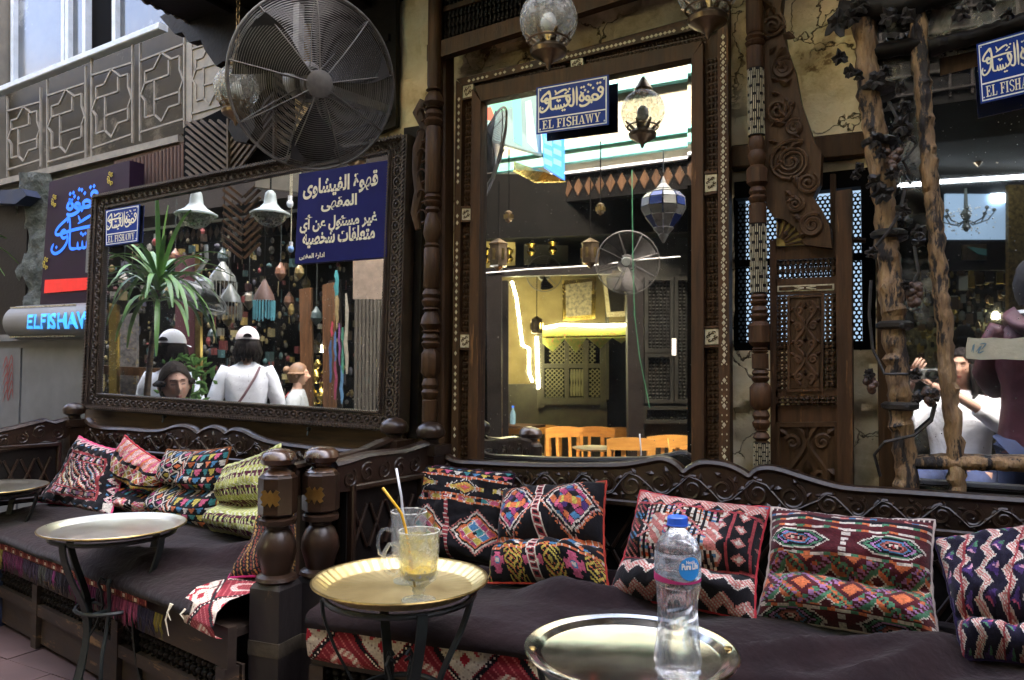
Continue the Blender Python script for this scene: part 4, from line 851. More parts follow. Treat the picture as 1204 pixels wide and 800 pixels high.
for k in range(26):
    for sg in (1, -1): mb = MB(); h = .03 + k * .028; q_ = c0 + axd * h; mb.box((q_.x, q_.y - .075, q_.z + sg * .093), (q_.x + .012, q_.y - .063, q_.z + sg * .103)); part(mb, 'vent_slot', M_pearl, cs, smooth=False)
# grey cabinet
gb = thing('utility_cabinet', 'grey metal utility cabinet with red scrawl at the far left behind the bench', 'cabinet', PY(50, 560, 3.0))
mb = MB(); a = PY(-60, 410, 3.0); b = PY(108, 400, 3.0); zt = 1.37; mb.box((a.x, 3.0, 0), (b.x, 3.3, zt)); part(mb, 'body', M_grey, gb, smooth=False)
mb = MB(); mb.box((a.x - .02, 2.97, zt), (b.x + .02, 3.32, zt + .045)); part(mb, 'lid', M_grey, gb, smooth=False)
xj = PY(27, 450, 3).x
for x0, x1 in ((a.x + .03, xj - .012), (xj + .012, b.x - .03)):
    mb = MB(); mb.box((x0, 2.985, .05), (x1, 2.999, zt - .05)); part(mb, 'door', M_grey, gb, smooth=False)
mb = MB(); GQ2 = pquad((2, 410), (17, 409), (17, 480), (2, 480), 2.983)
for k in range(5): ribbon(mb, GQ2, [(.1, .1 + k * .14), (.4, .3 + k * .14), (.5, .12 + k * .14), (.8, .32 + k * .14), (.9, .15 + k * .14)], .008, .001 + k * .0003)
part(mb, 'red_scrawl', mat('red spray paint', (.35, .03, .02), bump=0), gb, smooth=False)
# carved stone pilaster
mb = MB(); P = []
for j in range(40):
    row = []
    for i in range(12):
        px = 26 + i * 3.2; py_ = 205 + j * 5; p = PY(px, py_, 3.1); nz_ = noise.fractal(Vector((p.x * 7, 3, p.z * 5)), 1, 2, 5); row.append((p.x + nz_ * .01, 3.08 - .045 * nz_ - .02 * math.sin(i / 11 * math.pi), p.z))
    P.append(row)
mb.grid(P); solo(mb, 'stone_pilaster', M_stone, 'rough carved grey green stone pilaster left of the purple sign', 'pilaster')
# dark kiosk edge
mb = MB(); mb.box((-6.4, 3.06, 0), (PY(28, 400, 3.06).x, 3.4, Z_at(10, 240, 3.06))); k1 = solo(mb, 'dark_kiosk', M_black, 'dark kiosk side at the extreme left edge of the alley', 'kiosk', smooth=False)
mb = MB(); mb.prism([PY(-60, 228, 2.95), PY(26, 222, 2.95), PY(31, 230, 2.95), PY(18, 240, 2.95), PY(-60, 236, 2.95)], (0, .1, 0)); part(mb, 'awning_edge', mat('blue awning trim', (.015, .025, .06), bump=.1), k1, smooth=False)

# ---------------------------------------------------------------- rustic mirror on the right
RY = 2.69
rm = thing('rustic_mirror', 'large mirror in a rough log frame at the right edge', 'mirror', PY(1100, 570, RY))
RQ = Quad(PY(1035, 0, RY), PY(1330, -60, RY), PY(1330, 600, RY), PY(1035, 580, RY))
q = pquad((1100, 45), (1340, -40), (1340, 620), (1120, 600), RY); mb = MB(); mb.add([PY(1083, 95, RY), PY(1300, 40, RY), PY(1300, 610, RY), PY(1122, 600, RY)], [(3, 2, 1, 0)]); part(mb, 'mirror_glass', MIR_R, rm, smooth=False)
mb = MB(); mb.add([PY(1022, 10, RY), PY(1102, 10, RY + .001), PY(1128, 600, RY + .001), PY(1058, 600, RY)], [(3, 2, 1, 0)]); part(mb, 'mirror_strip', MIR_R2, rm, smooth=False)
mb = MB(); mb.add([PY(1083, -70, RY - .001), PY(1300, -130, RY - .001), PY(1300, 28, RY - .001), PY(1090, 72, RY - .001)], [(3, 2, 1, 0)]); part(mb, 'upper_mirror_strip', MIR_R3, rm, smooth=False)
mb = MB(); mb.box((PY(1030, 300, RY).x, RY + .01, .6), (1.7, RY + .04, 3.0)); part(mb, 'back_board', M_browndk, rm, smooth=False)
def logb(name, pts, r, y, mt=None, par=None, knots=True, seed=0):
    mb = MB(); rnd = random.Random(seed); P = []; Rr = []
    for (a, b), (c, d) in zip(pts, pts[1:]):
        n_ = max(4, int(math.hypot(c - a, d - b) / 7))
        for k in range(n_): t = k / n_; p = PY(a + (c - a) * t, b + (d - b) * t, y); P.append(p + Vector((rnd.uniform(-.004, .004), rnd.uniform(-.004, .004), 0))); Rr.append(r * (1 + rnd.uniform(-.10, .10)))
    P.append(PY(*pts[-1], y)); Rr.append(r)
    # bumpy ring
    N = len(P); n = 14; vs = []
    for i, p in enumerate(P):
        d = (P[min(i + 1, N - 1)] - P[max(i - 1, 0)]).normalized(); u = Vector((0, -1, 0)); w_ = d.cross(u).normalized()
        for k in range(n):
            t = 2 * math.pi * k / n; rr = Rr[i] * (1 + .13 * noise.noise(Vector((k * .9, i * .35, seed * 3.3))) + (.10 if rnd.random() < .12 else 0)); vs.append(p + u * (rr * math.cos(t)) + w_ * (rr * math.sin(t)))
    mb.add(vs, [(i * n + k, i * n + (k + 1) % n, (i + 1) * n + (k + 1) % n, (i + 1) * n + k) for i in range(N - 1) for k in range(n)] + [tuple(range(n - 1, -1, -1)), tuple((N - 1) * n + k for k in range(n))])
    return part(mb, name, mt or M_rustic, par or rm)
logb('log_post', [(1010, -60), (1022, 110), (1040, 240), (1050, 380), (1060, 500), (1068, 600)], .033, 2.655, seed=1)
logb('log_post', [(1072, -60), (1082, 70), (1097, 240), (1110, 380), (1120, 500), (1128, 600)], .023, 2.66, seed=2)
logb('log_rail', [(1070, 545), (1118, 544), (1210, 546), (1300, 550)], .020, 2.655, seed=3); logb('log_rail', [(1028, 62), (1082, 52)], .024, 2.66, mt=M_black, seed=4)
logb('log_rail', [(1092, 56), (1150, 42), (1210, 24), (1290, 2)], .026, 2.66, mt=M_black, seed=5); logb('log_rail', [(985, 15), (1060, 8), (1130, -12)], .034, 2.64, mt=M_black, seed=6)
for i, (px, py_) in enumerate(((1031, 105), (1034, 168), (1045, 276), (1052, 383), (1058, 478))):
    mb = MB(); c = PY(px, py_, 2.655); mb.lathe(c - Vector((0, 0, .012)), [(0, .040), (.006, .052), (.018, .054), (.026, .042)], 14); mb.ball(c + Vector((.02, -.04, 0)), .012, 6, 4); part(mb, 'bamboo_joint', M_vine, rm)
# vines, leaves, grapes
vn = thing('iron_vine', 'blackened iron vine with leaves and grape clusters climbing the log frame', 'vine', PY(1050, 560, 2.5))
def vtube(pts, r=.005): mb = MB(); mb.tube([PY(a, b, c + .08) for a, b, c in pts], r, n=6); part(mb, 'stem', M_vine, vn)
vtube([(1045, 120, 2.53), (1060, 150, 2.52), (1078, 170, 2.53), (1062, 190, 2.52), (1070, 205, 2.54)]); vtube([(1075, 290, 2.54), (1080, 320, 2.53), (1068, 345, 2.54)])
vtube([(1035, 560, 2.56), (1028, 535, 2.54), (1040, 520, 2.52), (1075, 512, 2.53), (1095, 495, 2.53), (1100, 475, 2.54)]); vtube([(1024, 330, 2.53), (1022, 370, 2.52), (1026, 410, 2.53), (1040, 440, 2.52), (1075, 440, 2.53)])
vtube([(1030, 290, 2.52), (1045, 272, 2.51), (1058, 250, 2.52), (1064, 222, 2.53)])
def vleaf(px, py, s, y=2.53, rot=0., seed=0):
    rnd = random.Random(seed + px); c = PY(px, py, y); k = dep(c) / FOC; r = s * k * .82; N = 22; P = []
    for i in range(N):
        a = 2 * math.pi * i / N + rot; rr = r * (.72 + .28 * abs(math.cos(2.5 * (a - rot)))) * rnd.uniform(.72, 1.12); P.append(c + Vector((rr * math.cos(a), rnd.uniform(-.006, .006) + .012 * math.cos(2 * a), rr * math.sin(a))))
    Q_ = [p + Vector((0, .007, 0)) for p in P]; I_ = [c + (p - c) * .5 + Vector((0, -.014 * rnd.uniform(.4, 1.3), 0)) for p in P]
    mb = MB(); cc = c + Vector((0, -.004, 0)); vs = P + Q_ + I_ + [cc, c + Vector((0, .008, 0))]
    fs = [(i, (i + 1) % N, 2 * N + (i + 1) % N, 2 * N + i) for i in range(N)] + [(2 * N + i, 2 * N + (i + 1) % N, 3 * N) for i in range(N)] + [(i, N + i, N + (i + 1) % N, (i + 1) % N) for i in range(N)] + [(N + (i + 1) % N, N + i, 3 * N + 1) for i in range(N)]
    mb.add(vs, fs); part(mb, 'vine_leaf', M_vine, vn)
for i, (a, b, s) in enumerate(((985, 28, 20), (1000, 22, 15), (988, 68, 12), (1000, 85, 11), (1010, 90, 8), (1030, 95, 14), (1042, 85, 10), (1060, 104, 9), (1064, 126, 10), (1030, 165, 12), (1036, 180, 11), (1060, 148, 17), (1066, 160, 12), (1037, 228, 16), (1048, 205, 11), (1028, 215, 13), (1080, 272, 11), (1078, 468, 9), (1062, 248, 12), (1010, 197, 8), (1006, 207, 8), (1076, 440, 10), (1095, 466, 13), (1065, 335, 9), (1025, 298, 10), (1022, 440, 9), (1130, 16, 14), (1160, 6, 13), (1185, 18, 10), (1046, 20, 16), (1066, 20, 14), (1010, 8, 14))): vleaf(a, b, s, 2.595 - .01 * (i % 3), i * .9, i)
def grapes(px, py, n_, s, seed):
    rnd = random.Random(seed); g = MB()
    for k in range(n_):
        t = k / n_; p = PY(px + rnd.uniform(-s, s) * (1 - t * .7), py + t * s * 2.6, 2.60 - rnd.uniform(0, .02)); g.ball(p, .0125, 8, 6)
    part(g, 'grape_cluster', mat('rusty grape iron', (.12, .06, .035), (.02, .014, .012), rough=.5, scale=30) if 'rusty grape iron' not in MATS else MATS['rusty grape iron'], vn)
grapes(1075, 335, 22, 9, 1); grapes(1050, 178, 18, 8, 2); grapes(1024, 445, 12, 6, 3); grapes(1093, 460, 10, 6, 4)
# paper tape
TQ = pquad((1137, 397), (1225, 397), (1225, 424), (1136, 423), 2.675); mb = MB(); pts = [(0, .05), (.2, 0), (.5, .04), (.8, .0), (1, .03), (1, .97), (.75, 1.0), (.6, .94), (.35, .99), (.15, .95), (.01, 1.0), (-.01, .5)]
TQ.poly(mb, pts, 0, .003); tp = solo(mb, 'paper_tape', mat('torn cream paper', (.52, .49, .38), (.40, .37, .28), rough=.8, scale=20, bump=.3), 'torn cream paper strip stuck across the rustic mirror', 'paper', smooth=False)
mb = MB()
for k, pts in enumerate(([(.07, .35), (.1, .7), (.09, .3)], [(.13, .35), (.2, .62), (.16, .3), (.24, .4)], [(.18, .7), (.26, .72), (.2, .45)])): ribbon(mb, TQ, pts, .004, .004 + k * .0003)
part(mb, 'blue_marks', mat('faded blue ink', (.18, .30, .38), bump=0), tp, smooth=False)
# sign on rustic mirror
blue_sign('blue enamel cafe name sign cut by the right edge, hung on the rustic mirror', pquad((1148, 53), (1232, 29), (1235, 104), (1153, 123), 2.62))
# black glazing bar at very right edge
# ================================================================== BENCHES
UX = Vector((1, 0, 0)); UZ = Vector((0, 0, 1)); YN = Vector((0, -1, 0))
P1 = PZ(325, 683, .52); P2 = PZ(376, 676, .52)
A0 = PZ(25, 634, .46); A1 = PZ(221, 706, .46); B0 = PZ(400, 724, .45); B1 = PZ(640, 758, .45)
def lin(a, b, x, z): t = (x - a.x) / (b.x - a.x); return Vector((x, a.y + (b.y - a.y) * t, z))
AF = lambda x, z=.46: lin(A0, A1, x, z)
BF = lambda x, z=.45: lin(B0, B1, x, z)
AXL = -4.12; AXR = P1.x; BXL = P2.x; BXR = 1.5
bA = thing('carved_bench', 'left carved dark wood bench with dark cover, under the wide mirror', 'bench', ((AXL + AXR) / 2, 2.2, 0), group='carved benches')
bB = thing('carved_bench', 'right carved dark wood bench running under the tall and rustic mirrors', 'bench', (0, 2.2, 0), group='carved benches')
def front_post(root, P, hw, orn_dir):
    rz = math.atan2(-(CAM.x - P.x), -(CAM.y - P.y)); ph = math.pi / 4
    mb = MB(); mb.lathe((P.x, P.y, 0), [(0, hw * 1.41), (.505, hw * 1.41), (.52, hw * 1.2)], 4, ph=ph + .12); b = part(mb, 'post_block', M_worn, root, smooth=False)
    mb = MB(); mb.lathe((P.x, P.y, .30), [(0, hw * 1.47), (.045, hw * 1.47)], 4, ph=ph + .12); part(mb, 'iron_band', mat('rusty iron strap', (.10, .085, .06), (.05, .04, .03), rough=.6, metal=.5, scale=14, bump=.4) if 'rusty iron strap' not in MATS else MATS['rusty iron strap'], b, smooth=False)
    mb = MB(); mb.lathe((P.x, P.y, .52), [(0, .058), (.008, .066), (.018, .062), (.026, .044), (.05, .050), (.09, .062), (.12, .060), (.15, .048), (.165, .036), (.175, .036), (.182, .058), (.198, .060), (.206, .045)], 28); part(mb, 'turned_vase', M_dark, root)
    mb = MB(); mb.lathe((P.x, P.y, .724), [(0, .045), (.012, .061), (.125, .061), (.137, .048)], 8, ph=0.0); bl = part(mb, 'octagonal_block', M_dark, root, smooth=False)
    mb = MB(); mb.lathe((P.x, P.y, .859), [(0, .052), (.006, .046), (.016, .030), (.026, .034), (.032, .050), (.048, .058), (.066, .052), (.078, .034), (.083, .0)], 28); part(mb, 'finial', mat('rubbed finial wood', (.10, .045, .018), (.03, .015, .008), rough=.3, scale=5, coat=.4, bump=.2) if 'rubbed finial wood' not in MATS else MATS['rubbed finial wood'], root)
    # brass escutcheon on the face that looks along orn_dir
    d = Vector((math.cos(orn_dir), math.sin(orn_dir), 0)); s_ = UZ.cross(d); c = Vector((P.x, P.y, .79)) + d * .0568; mb = MB()
    pts = [(-.034, 0), (-.024, .012), (-.030, .020), (-.018, .026), (-.008, .014), (0, .026), (.008, .014), (.018, .026), (.030, .020), (.024, .012), (.034, 0), (.024, -.012), (.030, -.020), (.018, -.026), (.008, -.014), (0, -.030), (-.008, -.014), (-.018, -.026), (-.030, -.020), (-.024, -.012)]
    mb.prism([c + s_ * a + UZ * b_ for a, b_ in pts], d * .004); part(mb, 'brass_escutcheon', M_brass, bl, smooth=False)
front_post(bA, P1, .057, R(292.5)); front_post(bB, P2, .056, R(292.5))
def back_post(root, x, y, zt=.90, r=.05):
    mb = MB(); mb.box((x - r, y - r, 0), (x + r, y + r, zt - .04)); mb.box((x - r * 1.2, y - r * 1.2, zt - .037), (x + r * 1.2, y + r * 1.2, zt)); part(mb, 'back_post', M_dark, root, smooth=False)
    mb = MB(); mb.lathe((x, y, zt + .001), [(0, r * .8), (.008, r * .62), (.02, r * .62), (.03, r * 1.05), (.05, r * 1.16), (.07, r * 1.0), (.085, r * .55), (.09, 0)], 24); part(mb, 'finial', M_dark, root)
pA = PY(91, 500, 2.54); pC = PY(460, 500, 2.5); pD = PY(503, 505, 2.5)
back_post(bA, pA.x, 2.52, .915); back_post(bA, pC.x, 2.52, .91); back_post(bB, pD.x, 2.52, .90)
def crest(root, outline, drop, y, th=.05):
    top = [PY(a, b, y) for a, b in outline]; bot = [Vector((p.x, p.y, p.z - d)) for p, d in zip(top, [drop] * len(top))]
    # resample the top smoothly
    mb = MB(); zb = min(p.z for p in bot)
    S = []
    for i in range(len(top) - 1):
        for k in range(4):
            t = k / 4; p0 = top[max(i - 1, 0)]; p1 = top[i]; p2 = top[i + 1]; p3 = top[min(i + 2, len(top) - 1)]; S.append(.5 * ((2 * p1) + (p2 - p0) * t + (2 * p0 - 5 * p1 + 4 * p2 - p3) * t * t + (3 * p1 - p0 - 3 * p2 + p3) * t ** 3))
    S.append(top[-1]); Bt = [Vector((p.x, y, zb)) for p in S]
    mb.strip([p - UZ * .012 for p in S], Bt, (0, th, 0)); part(mb, 'crest_board', M_dark, root, smooth=False)
    mb = MB(); mb.tube([p + Vector((0, th * .3, -.008)) for p in S], .015, n=8, flat=1.6, nrm=(0, 1, 0)); part(mb, 'crest_moulding', M_dark, root)
    mb = MB(); mb.beam(Vector((S[0].x, y - .006, zb + .012)), Vector((S[-1].x, y - .006, zb + .012)), .02, .022, up=(0, 0, 1), ch=.005); part(mb, 'lower_moulding', M_dark, root)
    # running scrolls
    mb = MB(); x = S[0].x + .05; hand = 1; k = 0; n_ = 0
    def ztop(x):
        for a, b in zip(S, S[1:]):
            if a.x <= x <= b.x: return a.z + (b.z - a.z) * (x - a.x) / max(1e-6, b.x - a.x)
        return S[-1].z
    wave = []
    while x < S[-1].x - .04:
        zt = ztop(x) - .03; zc = (zt + zb + .03) / 2; r = min(.040, (zt - zb - .03) * .42); c = Vector((x, y, zc))
        spiral(mb, c, UX, UZ, YN, r, 1.5, .0075, hand, start=1.2); 
        for q_ in range(5):
            a = q_ * 1.25 + k; leaf3(mb, c + UX * r * .95 * math.cos(a) + UZ * r * .95 * math.sin(a), UX * math.cos(a + .9) + UZ * math.sin(a + .9), YN, r * .8, r * .5, .009)
        wave += [c - UX * r * .9 + UZ * hand * r * .35, c - UX * r * .2 + UZ * hand * r * 1.02, c + UX * r * .7 + UZ * hand * r * .75]; x += r * 2.35 + .012; hand = -hand; k += 1
    if len(wave) > 1: mb.tube([w_ + YN * .003 for w_ in wave], .004, n=5)
    part(mb, 'scroll_carving', M_dark, root, kind='stuff'); return zb
outB = [(514, 527), (527, 538), (540, 542), (560, 543), (628, 546), (700, 546), (735, 545), (760, 541), (775, 538), (786, 540), (796, 546), (804, 553), (812, 548), (824, 543), (840, 543), (856, 546), (870, 552), (881, 558), (890, 551), (904, 549), (920, 552), (945, 560), (980, 570), (1010, 574), (1060, 577), (1204, 587), (1330, 596), (1400, 602)]
zbB = crest(bB, outB, .115, 2.55)
outA = [(100, 492), (108, 500), (125, 503), (150, 504), (175, 506), (192, 505), (204, 501), (216, 500), (226, 503), (233, 508), (240, 504), (250, 501), (260, 504), (266, 508), (274, 504), (286, 506), (300, 513), (318, 519), (345, 523), (380, 527), (445, 531)]
zbA = crest(bA, outA, .10, 2.55)
def back_panels(root, x0, x1, zb, y=2.585, z0=.40, n=4):
    mb = MB(); mb.box((x0, y, z0), (x1, y + .03, zb + .01)); part(mb, 'back_board', M_black, root, smooth=False)
    for k in range(n + 1):
        x = x0 + (x1 - x0) * k / n; mb = MB(); mb.box((x - .03, y - .018, z0), (x + .03, y - .001, zb - .001)); part(mb, 'stile', M_dark, root, smooth=False)
    for k in range(n):
        xa = x0 + (x1 - x0) * k / n + .035; xb = x0 + (x1 - x0) * (k + 1) / n - .035; m_ = max(1, int((xb - xa) / .18)); H = zb - .02 - z0
        for j in range(m_):
            xc = xa + (xb - xa) * (j + .5) / m_; w_ = (xb - xa) / m_ * .5; zc = z0 + H * .55; pn = None
            for f, r_ in ((.95, .011), (.55, .009)):
                mb = MB(); q_ = [Vector((xc - w_ * f, y - .006, zc)), Vector((xc, y - .006, zc + H * .5 * f)), Vector((xc + w_ * f, y - .006, zc)), Vector((xc, y - .006, zc - H * .5 * f))]
                for a, b in zip(q_, q_[1:] + q_[:1]): mb.beam(a + (b - a) * .04, b - (b - a) * .04, .014, r_, up=(0, 1, 0), ch=.003)
                part(mb, 'lozenge_moulding', M_dark, root, smooth=False)
back_panels(bA, AXL + .05, pC.x - .05, zbA, n=5); back_panels(bB, pD.x + .05, BXR, zbB, n=7)
# arms
def arm(root, F, B, ztop_pts, th=.05, zl=.5):
    F = Vector(F); B = Vector(B); D = B - F; D.z = 0; s_ = D.normalized().cross(UZ)
    top = [F + D * t + UZ * (z - F.z) - s_ * th / 2 for t, z in ztop_pts]; bot = [Vector((p.x, p.y, p.z - .085 - .02 * math.sin(t * math.pi))) for p, (t, z) in zip(top, ztop_pts)]
    mb = MB(); mb.strip(top, bot, s_ * th); part(mb, 'arm_rail', M_dark, root, smooth=False)
    mb = MB(); mb.tube([p + s_ * th / 2 + UZ * .004 for p in top], .016, n=8, flat=1.9, nrm=s_); part(mb, 'arm_moulding', M_dark, root)
    mb = MB(); L_ = D.length; d = D.normalized()
    for side in (-1, 1):
        for k in range(int(L_ / .085)):
            t = (k + .7) / (L_ / .085); 
            if t > .95: continue
            z = np.interp(t, [a for a, b in ztop_pts], [b for a, b in ztop_pts]); c = F + D * t + UZ * (z - .05 - F.z) + s_ * side * (th / 2)
            spiral(mb, c, d, UZ, s_ * side, .032, 1.5, .006, 1 if k % 2 else -1, start=1)
    part(mb, 'scroll_carving', M_dark, root, kind='stuff')
    mb = MB(); a = F + D * .12; b = F + D * .93; mb.prism([Vector((a.x, a.y, zl)) - s_ * .012, Vector((b.x, b.y, zl)) - s_ * .012, Vector((b.x, b.y, .80)) - s_ * .012, Vector((a.x, a.y, .80)) - s_ * .012], s_ * .024); part(mb, 'arm_panel', M_black, root, smooth=False)
    for t0, t1, za, zb_ in ((.15, .15, zl, .8), (.9, .9, zl, .8), (.15, .9, zl + .02, zl + .02), (.15, .9, .79, .79)):
        mb = MB(); 
        for sd_ in (-1, 1): mb.beam(F + D * t0 + UZ * (za - F.z) + s_ * sd_ * .022, F + D * t1 + UZ * (zb_ - F.z) + s_ * sd_ * .022, .02, .03, up=s_, ch=.004)
        part(mb, 'panel_frame', M_dark, root, smooth=False)
    for k in range(4):
        for zs in (1, -1):
            mb = MB(); t = .24 + k * .17
            for sd_ in (-1, 1): mb.beam(F + D * (t - .07) + UZ * (.65 - zs * .075 - F.z) + s_ * sd_ * .018, F + D * (t + .07) + UZ * (.65 + zs * .075 - F.z) + s_ * sd_ * .018, .012, .012 + .002 * zs, up=s_, ch=.003)
            part(mb, 'diagonal_bar', M_dark, root, smooth=False)
arm(bB, (P2.x, P2.y + .05, .5), (pD.x, 2.48, .5), [(0, .868), (.1, .872), (.3, .885), (.5, .885), (.7, .882), (.85, .89), (1, .90)])
arm(bA, (P1.x, P1.y + .05, .5), (pC.x, 2.48, .5), [(0, .868), (.15, .87), (.3, .872), (.5, .874), (.7, .88), (.85, .895), (1, .905)])
AL = AF(AXL); arm(bA, (AXL, AL.y, .5), (pA.x, 2.48, .5), [(0, .85), (.2, .86), (.45, .88), (.6, .895), (.75, .91), (.85, .895), (1, .91)])
front_post(bA, Vector((AXL, AL.y - .03, 0)), .06, R(292.5))
# fronts
def front(root, FN, x0, x1, matw, off=.035):
    def bx_(xa, xb, z0, z1, o, name, th=.03):
        a = FN(xa); b = FN(xb); n_ = (b - a).normalized().cross(UZ); n_ = -n_ if n_.y < 0 else n_; mb = MB(); mb.prism([Vector((a.x, a.y, z0)) + n_ * o, Vector((b.x, b.y, z0)) + n_ * o, Vector((b.x, b.y, z1)) + n_ * o, Vector((a.x, a.y, z1)) + n_ * o], n_ * th); part(mb, name, matw, root, smooth=False)
    L_ = x1 - x0; n_ = max(1, round(L_ / .8))
    bx_(x0, x1, .275, .40, off, 'front_rail'); bx_(x0, x1, .15, .195, off - .005, 'lower_rail', .045); bx_(x0, x1, .03, .15, off + .012, 'plinth_board')
    bx_(x0, x1, .195, .275, off + .05, 'dark_backing', .01)
    for k in range(n_ + 1): x = x0 + L_ * k / n_; xx = max(x0, min(x1 - .05, x - .025)); bx_(xx, xx + .05, .0, .276, off - .009, 'front_stile', .05)
    x = x0 + .04
    while x < x1 - .03:
        p = FN(x, .196); q_ = FN(x, .274); spindle(root, p + Vector((0, off + .02, 0)), q_ + Vector((0, off + .02, 0)), .015, 'f', M_black, 'turned_spindle'); x += .034
    mb = MB(); a = FN(x0); b = FN(x1); mb.add([(a.x, a.y + off + .03, .38), (b.x, b.y + off + .03, .38), (b.x, 2.6, .40), (a.x, 2.6, .40)], [(0, 1, 2, 3)]); mb = MB(); mb.hexa([(a.x, a.y + off + .04, .36), (b.x, b.y + off + .04, .36), (b.x, 2.58, .36), (a.x, 2.58, .36), (a.x, a.y + off + .04, .385), (b.x, b.y + off + .04, .385), (b.x, 2.58, .385), (a.x, 2.58, .385)]); part(mb, 'seat_board', matw, root, smooth=False)
front(bA, AF, AXL + .06, AXR - .065, M_apron); front(bB, BF, BXL + .065, BXR, M_apron)

# ---------------------------------------------------------------- woven grids
def H(x): return tuple(((int(x[i:i + 2], 16) / 255) ** 2.2) for i in (0, 2, 4))
BLK = H('16121a'); RED = H('b03840'); PNK = H('e0557f'); CRM = H('e8dccb'); ORG = H('e8702a'); YEL = H('d8c03a'); BLU = H('3f86b8'); GRN = H('4f9068'); PUR = H('50307a'); MAR = H('6a1424'); SAL = H('d8786e'); MAG = H('b8306e'); TEA = H('2f8f94'); LIL = H('b478b4'); NAV = H('1c1834'); WHT = H('e8e4e0'); BRN = H('7a4a28')
MULTI = [PNK, ORG, YEL, BLU, MAG, TEA]
def kilim_front(i, j):      # i along, j up; 5 mm cells
    p = 44; a = (i + j * .9) % p; b = (i - j * .9) % p; e = min(a, p - a); f = min(b, p - b)
    if e < 1.6 or f < 1.6:
        return CRM if (i + j) % 4 == 0 and (e < .9 or f < .9) else BLK
    if e < 2.4 or f < 2.4: return H('8a2630')
    ci = int((i + j * .9) // p) + int((i - j * .9) // p); u = a - p / 2; v = b - p / 2; r = math.hypot(u, v)
    if ci % 2 == 0:
        if r < 5: return H('b05a5a') if (i + j) % 2 else H('8a2630')
        if r < 8: return H('a03a40')
        if r < 13: return CRM if (i * 3 + j * 5) % 4 < 2 else H('c88078')
        return H('8a2834') if (i + j) % 5 else H('b86060')
    if abs(abs(u) - 9) < 3 and abs(abs(v) - 9) < 3: return H('9a2834')
    if r < 4.5: return H('9a2834') if r > 2 else CRM
    if (abs(u) < 1.2 or abs(v) < 1.2) and r < 14: return H('b04048')
    return H('cfc2b0') if (i * 7 + j * 3) % 11 else H('a08a80')
def woven_strip(root, FN, x0, x1, prof, fn, name, cell=.006, wob=.006, seed=0):
    nx = int((x1 - x0) / cell); L_ = [0]
    for a, b in zip(prof, prof[1:]): L_.append(L_[-1] + math.hypot(b[0] - a[0], b[1] - a[1]))
    ny = int(L_[-1] / cell); mb = MB(); rnd = random.Random(seed); P = []
    for j in range(ny + 1):
        s_ = L_[-1] * j / ny; o = np.interp(s_, L_, [a for a, b in prof]); z = np.interp(s_, L_, [b for a, b in prof]); row = []
        for i in range(nx + 1):
            x = x0 + (x1 - x0) * i / nx; w_ = noise.noise(Vector((x * 5, seed, s_ * 6))) * wob; w2 = noise.noise(Vector((x * 3, seed + 9, 0))) * wob * 1.2; p = FN(x); row.append((p.x, p.y + o - w_ - .5 * w2, z + w2))
        P.append(row)
    b0 = 0
    for row in P: mb.v += row
    W_ = nx + 1
    for j in range(ny):
        for i in range(nx):
            mb.f.append((j * W_ + i, j * W_ + i + 1, (j + 1) * W_ + i + 1, (j + 1) * W_ + i)); c = fn(i, j); k = rnd.uniform(.82, 1.1); mb.c.append(tuple(q_ * k for q_ in c))
    return part(mb, name, M_attr, root, smooth=2)
# front upholstery: profile given as (set back, height) from bottom to top
kb = woven_strip(bB, BF, BXL + .07, 1.3, [(.022, .295), (.006, .31), (-.004, .36), (.004, .415), (.03, .437), (.10, .442)], kilim_front, 'patterned_upholstery', seed=2)
def kilim_red(i, j):
    p = 14; u = (i % p) - p / 2; v = (j % 9) - 4.5; r = math.hypot(u, v * 1.3)
    if r < 1.6: return CRM
    if 3 < r < 4: return H('c07868')
    return H('6a1c22') if (i + 2 * j) % 7 else H('8a4038')
woven_strip(bA, AF, AXL + .06, AXR - .5, [(.015, .37), (.0, .385), (.0, .42), (.02, .44), (.1, .444)], kilim_red, 'patterned_upholstery', seed=3)
# rolled end of kilim near the front post
woven_strip(bA, AF, AXR - .25, AXR - .055, [(.02, .375), (-.008, .385), (-.018, .42), (-.005, .462), (.04, .486), (.12, .488), (.3, .47)], kilim_front, 'rolled_kilim_end', cell=.0055, wob=.012, seed=5)
# velvet covers
def cover(root, FN, x0, x1, zf, zb_, seed, sag=.0):
    nx = int((x1 - x0) / .02); prof = [(-.012, zf - .045), (-.02, zf - .03), (-.016, zf - .008), (.0, zf + .004), (.03, zf + .010)]; rows = []
    for o, z in prof: rows.append((o, z, None))
    P = []
    for j in range(len(prof) + 24):
        row = []
        for i in range(nx + 1):
            x = x0 + (x1 - x0) * i / nx; f = FN(x); w_ = noise.noise(Vector((x * 4, seed, j * .3)))
            if j < len(prof): o, z = prof[j]; y = f.y + o - .006 * w_; z += .012 * noise.noise(Vector((x * 2.5, seed, 3))) * (1 if j < 2 else .5)
            else:
                t = (j - len(prof) + 1) / 24; y0 = f.y + .03; y = y0 + (2.56 - y0) * t; fold = noise.fractal(Vector((x * 2.2 + y, y * 3.5, seed)), 1, 2, 3); cr = abs(noise.noise(Vector((x * 1.6 - y * 2.2, y * 1.1, seed + 4)))); z = zf + .010 + (zb_ - zf) * t + .012 * math.sin(t * math.pi) + .030 * fold + .055 * max(0, .12 - cr) / .12
            row.append((x, y, z))
        P.append(row)
    mb = MB(); mb.grid(P); return part(mb, 'velvet_cover', M_velvet, root, smooth=2)
cover(bA, AF, AXL + .08, AXR - .20, .46, .475, 1); cover(bB, BF, BXL + .08, 1.45, .45, .47, 2)
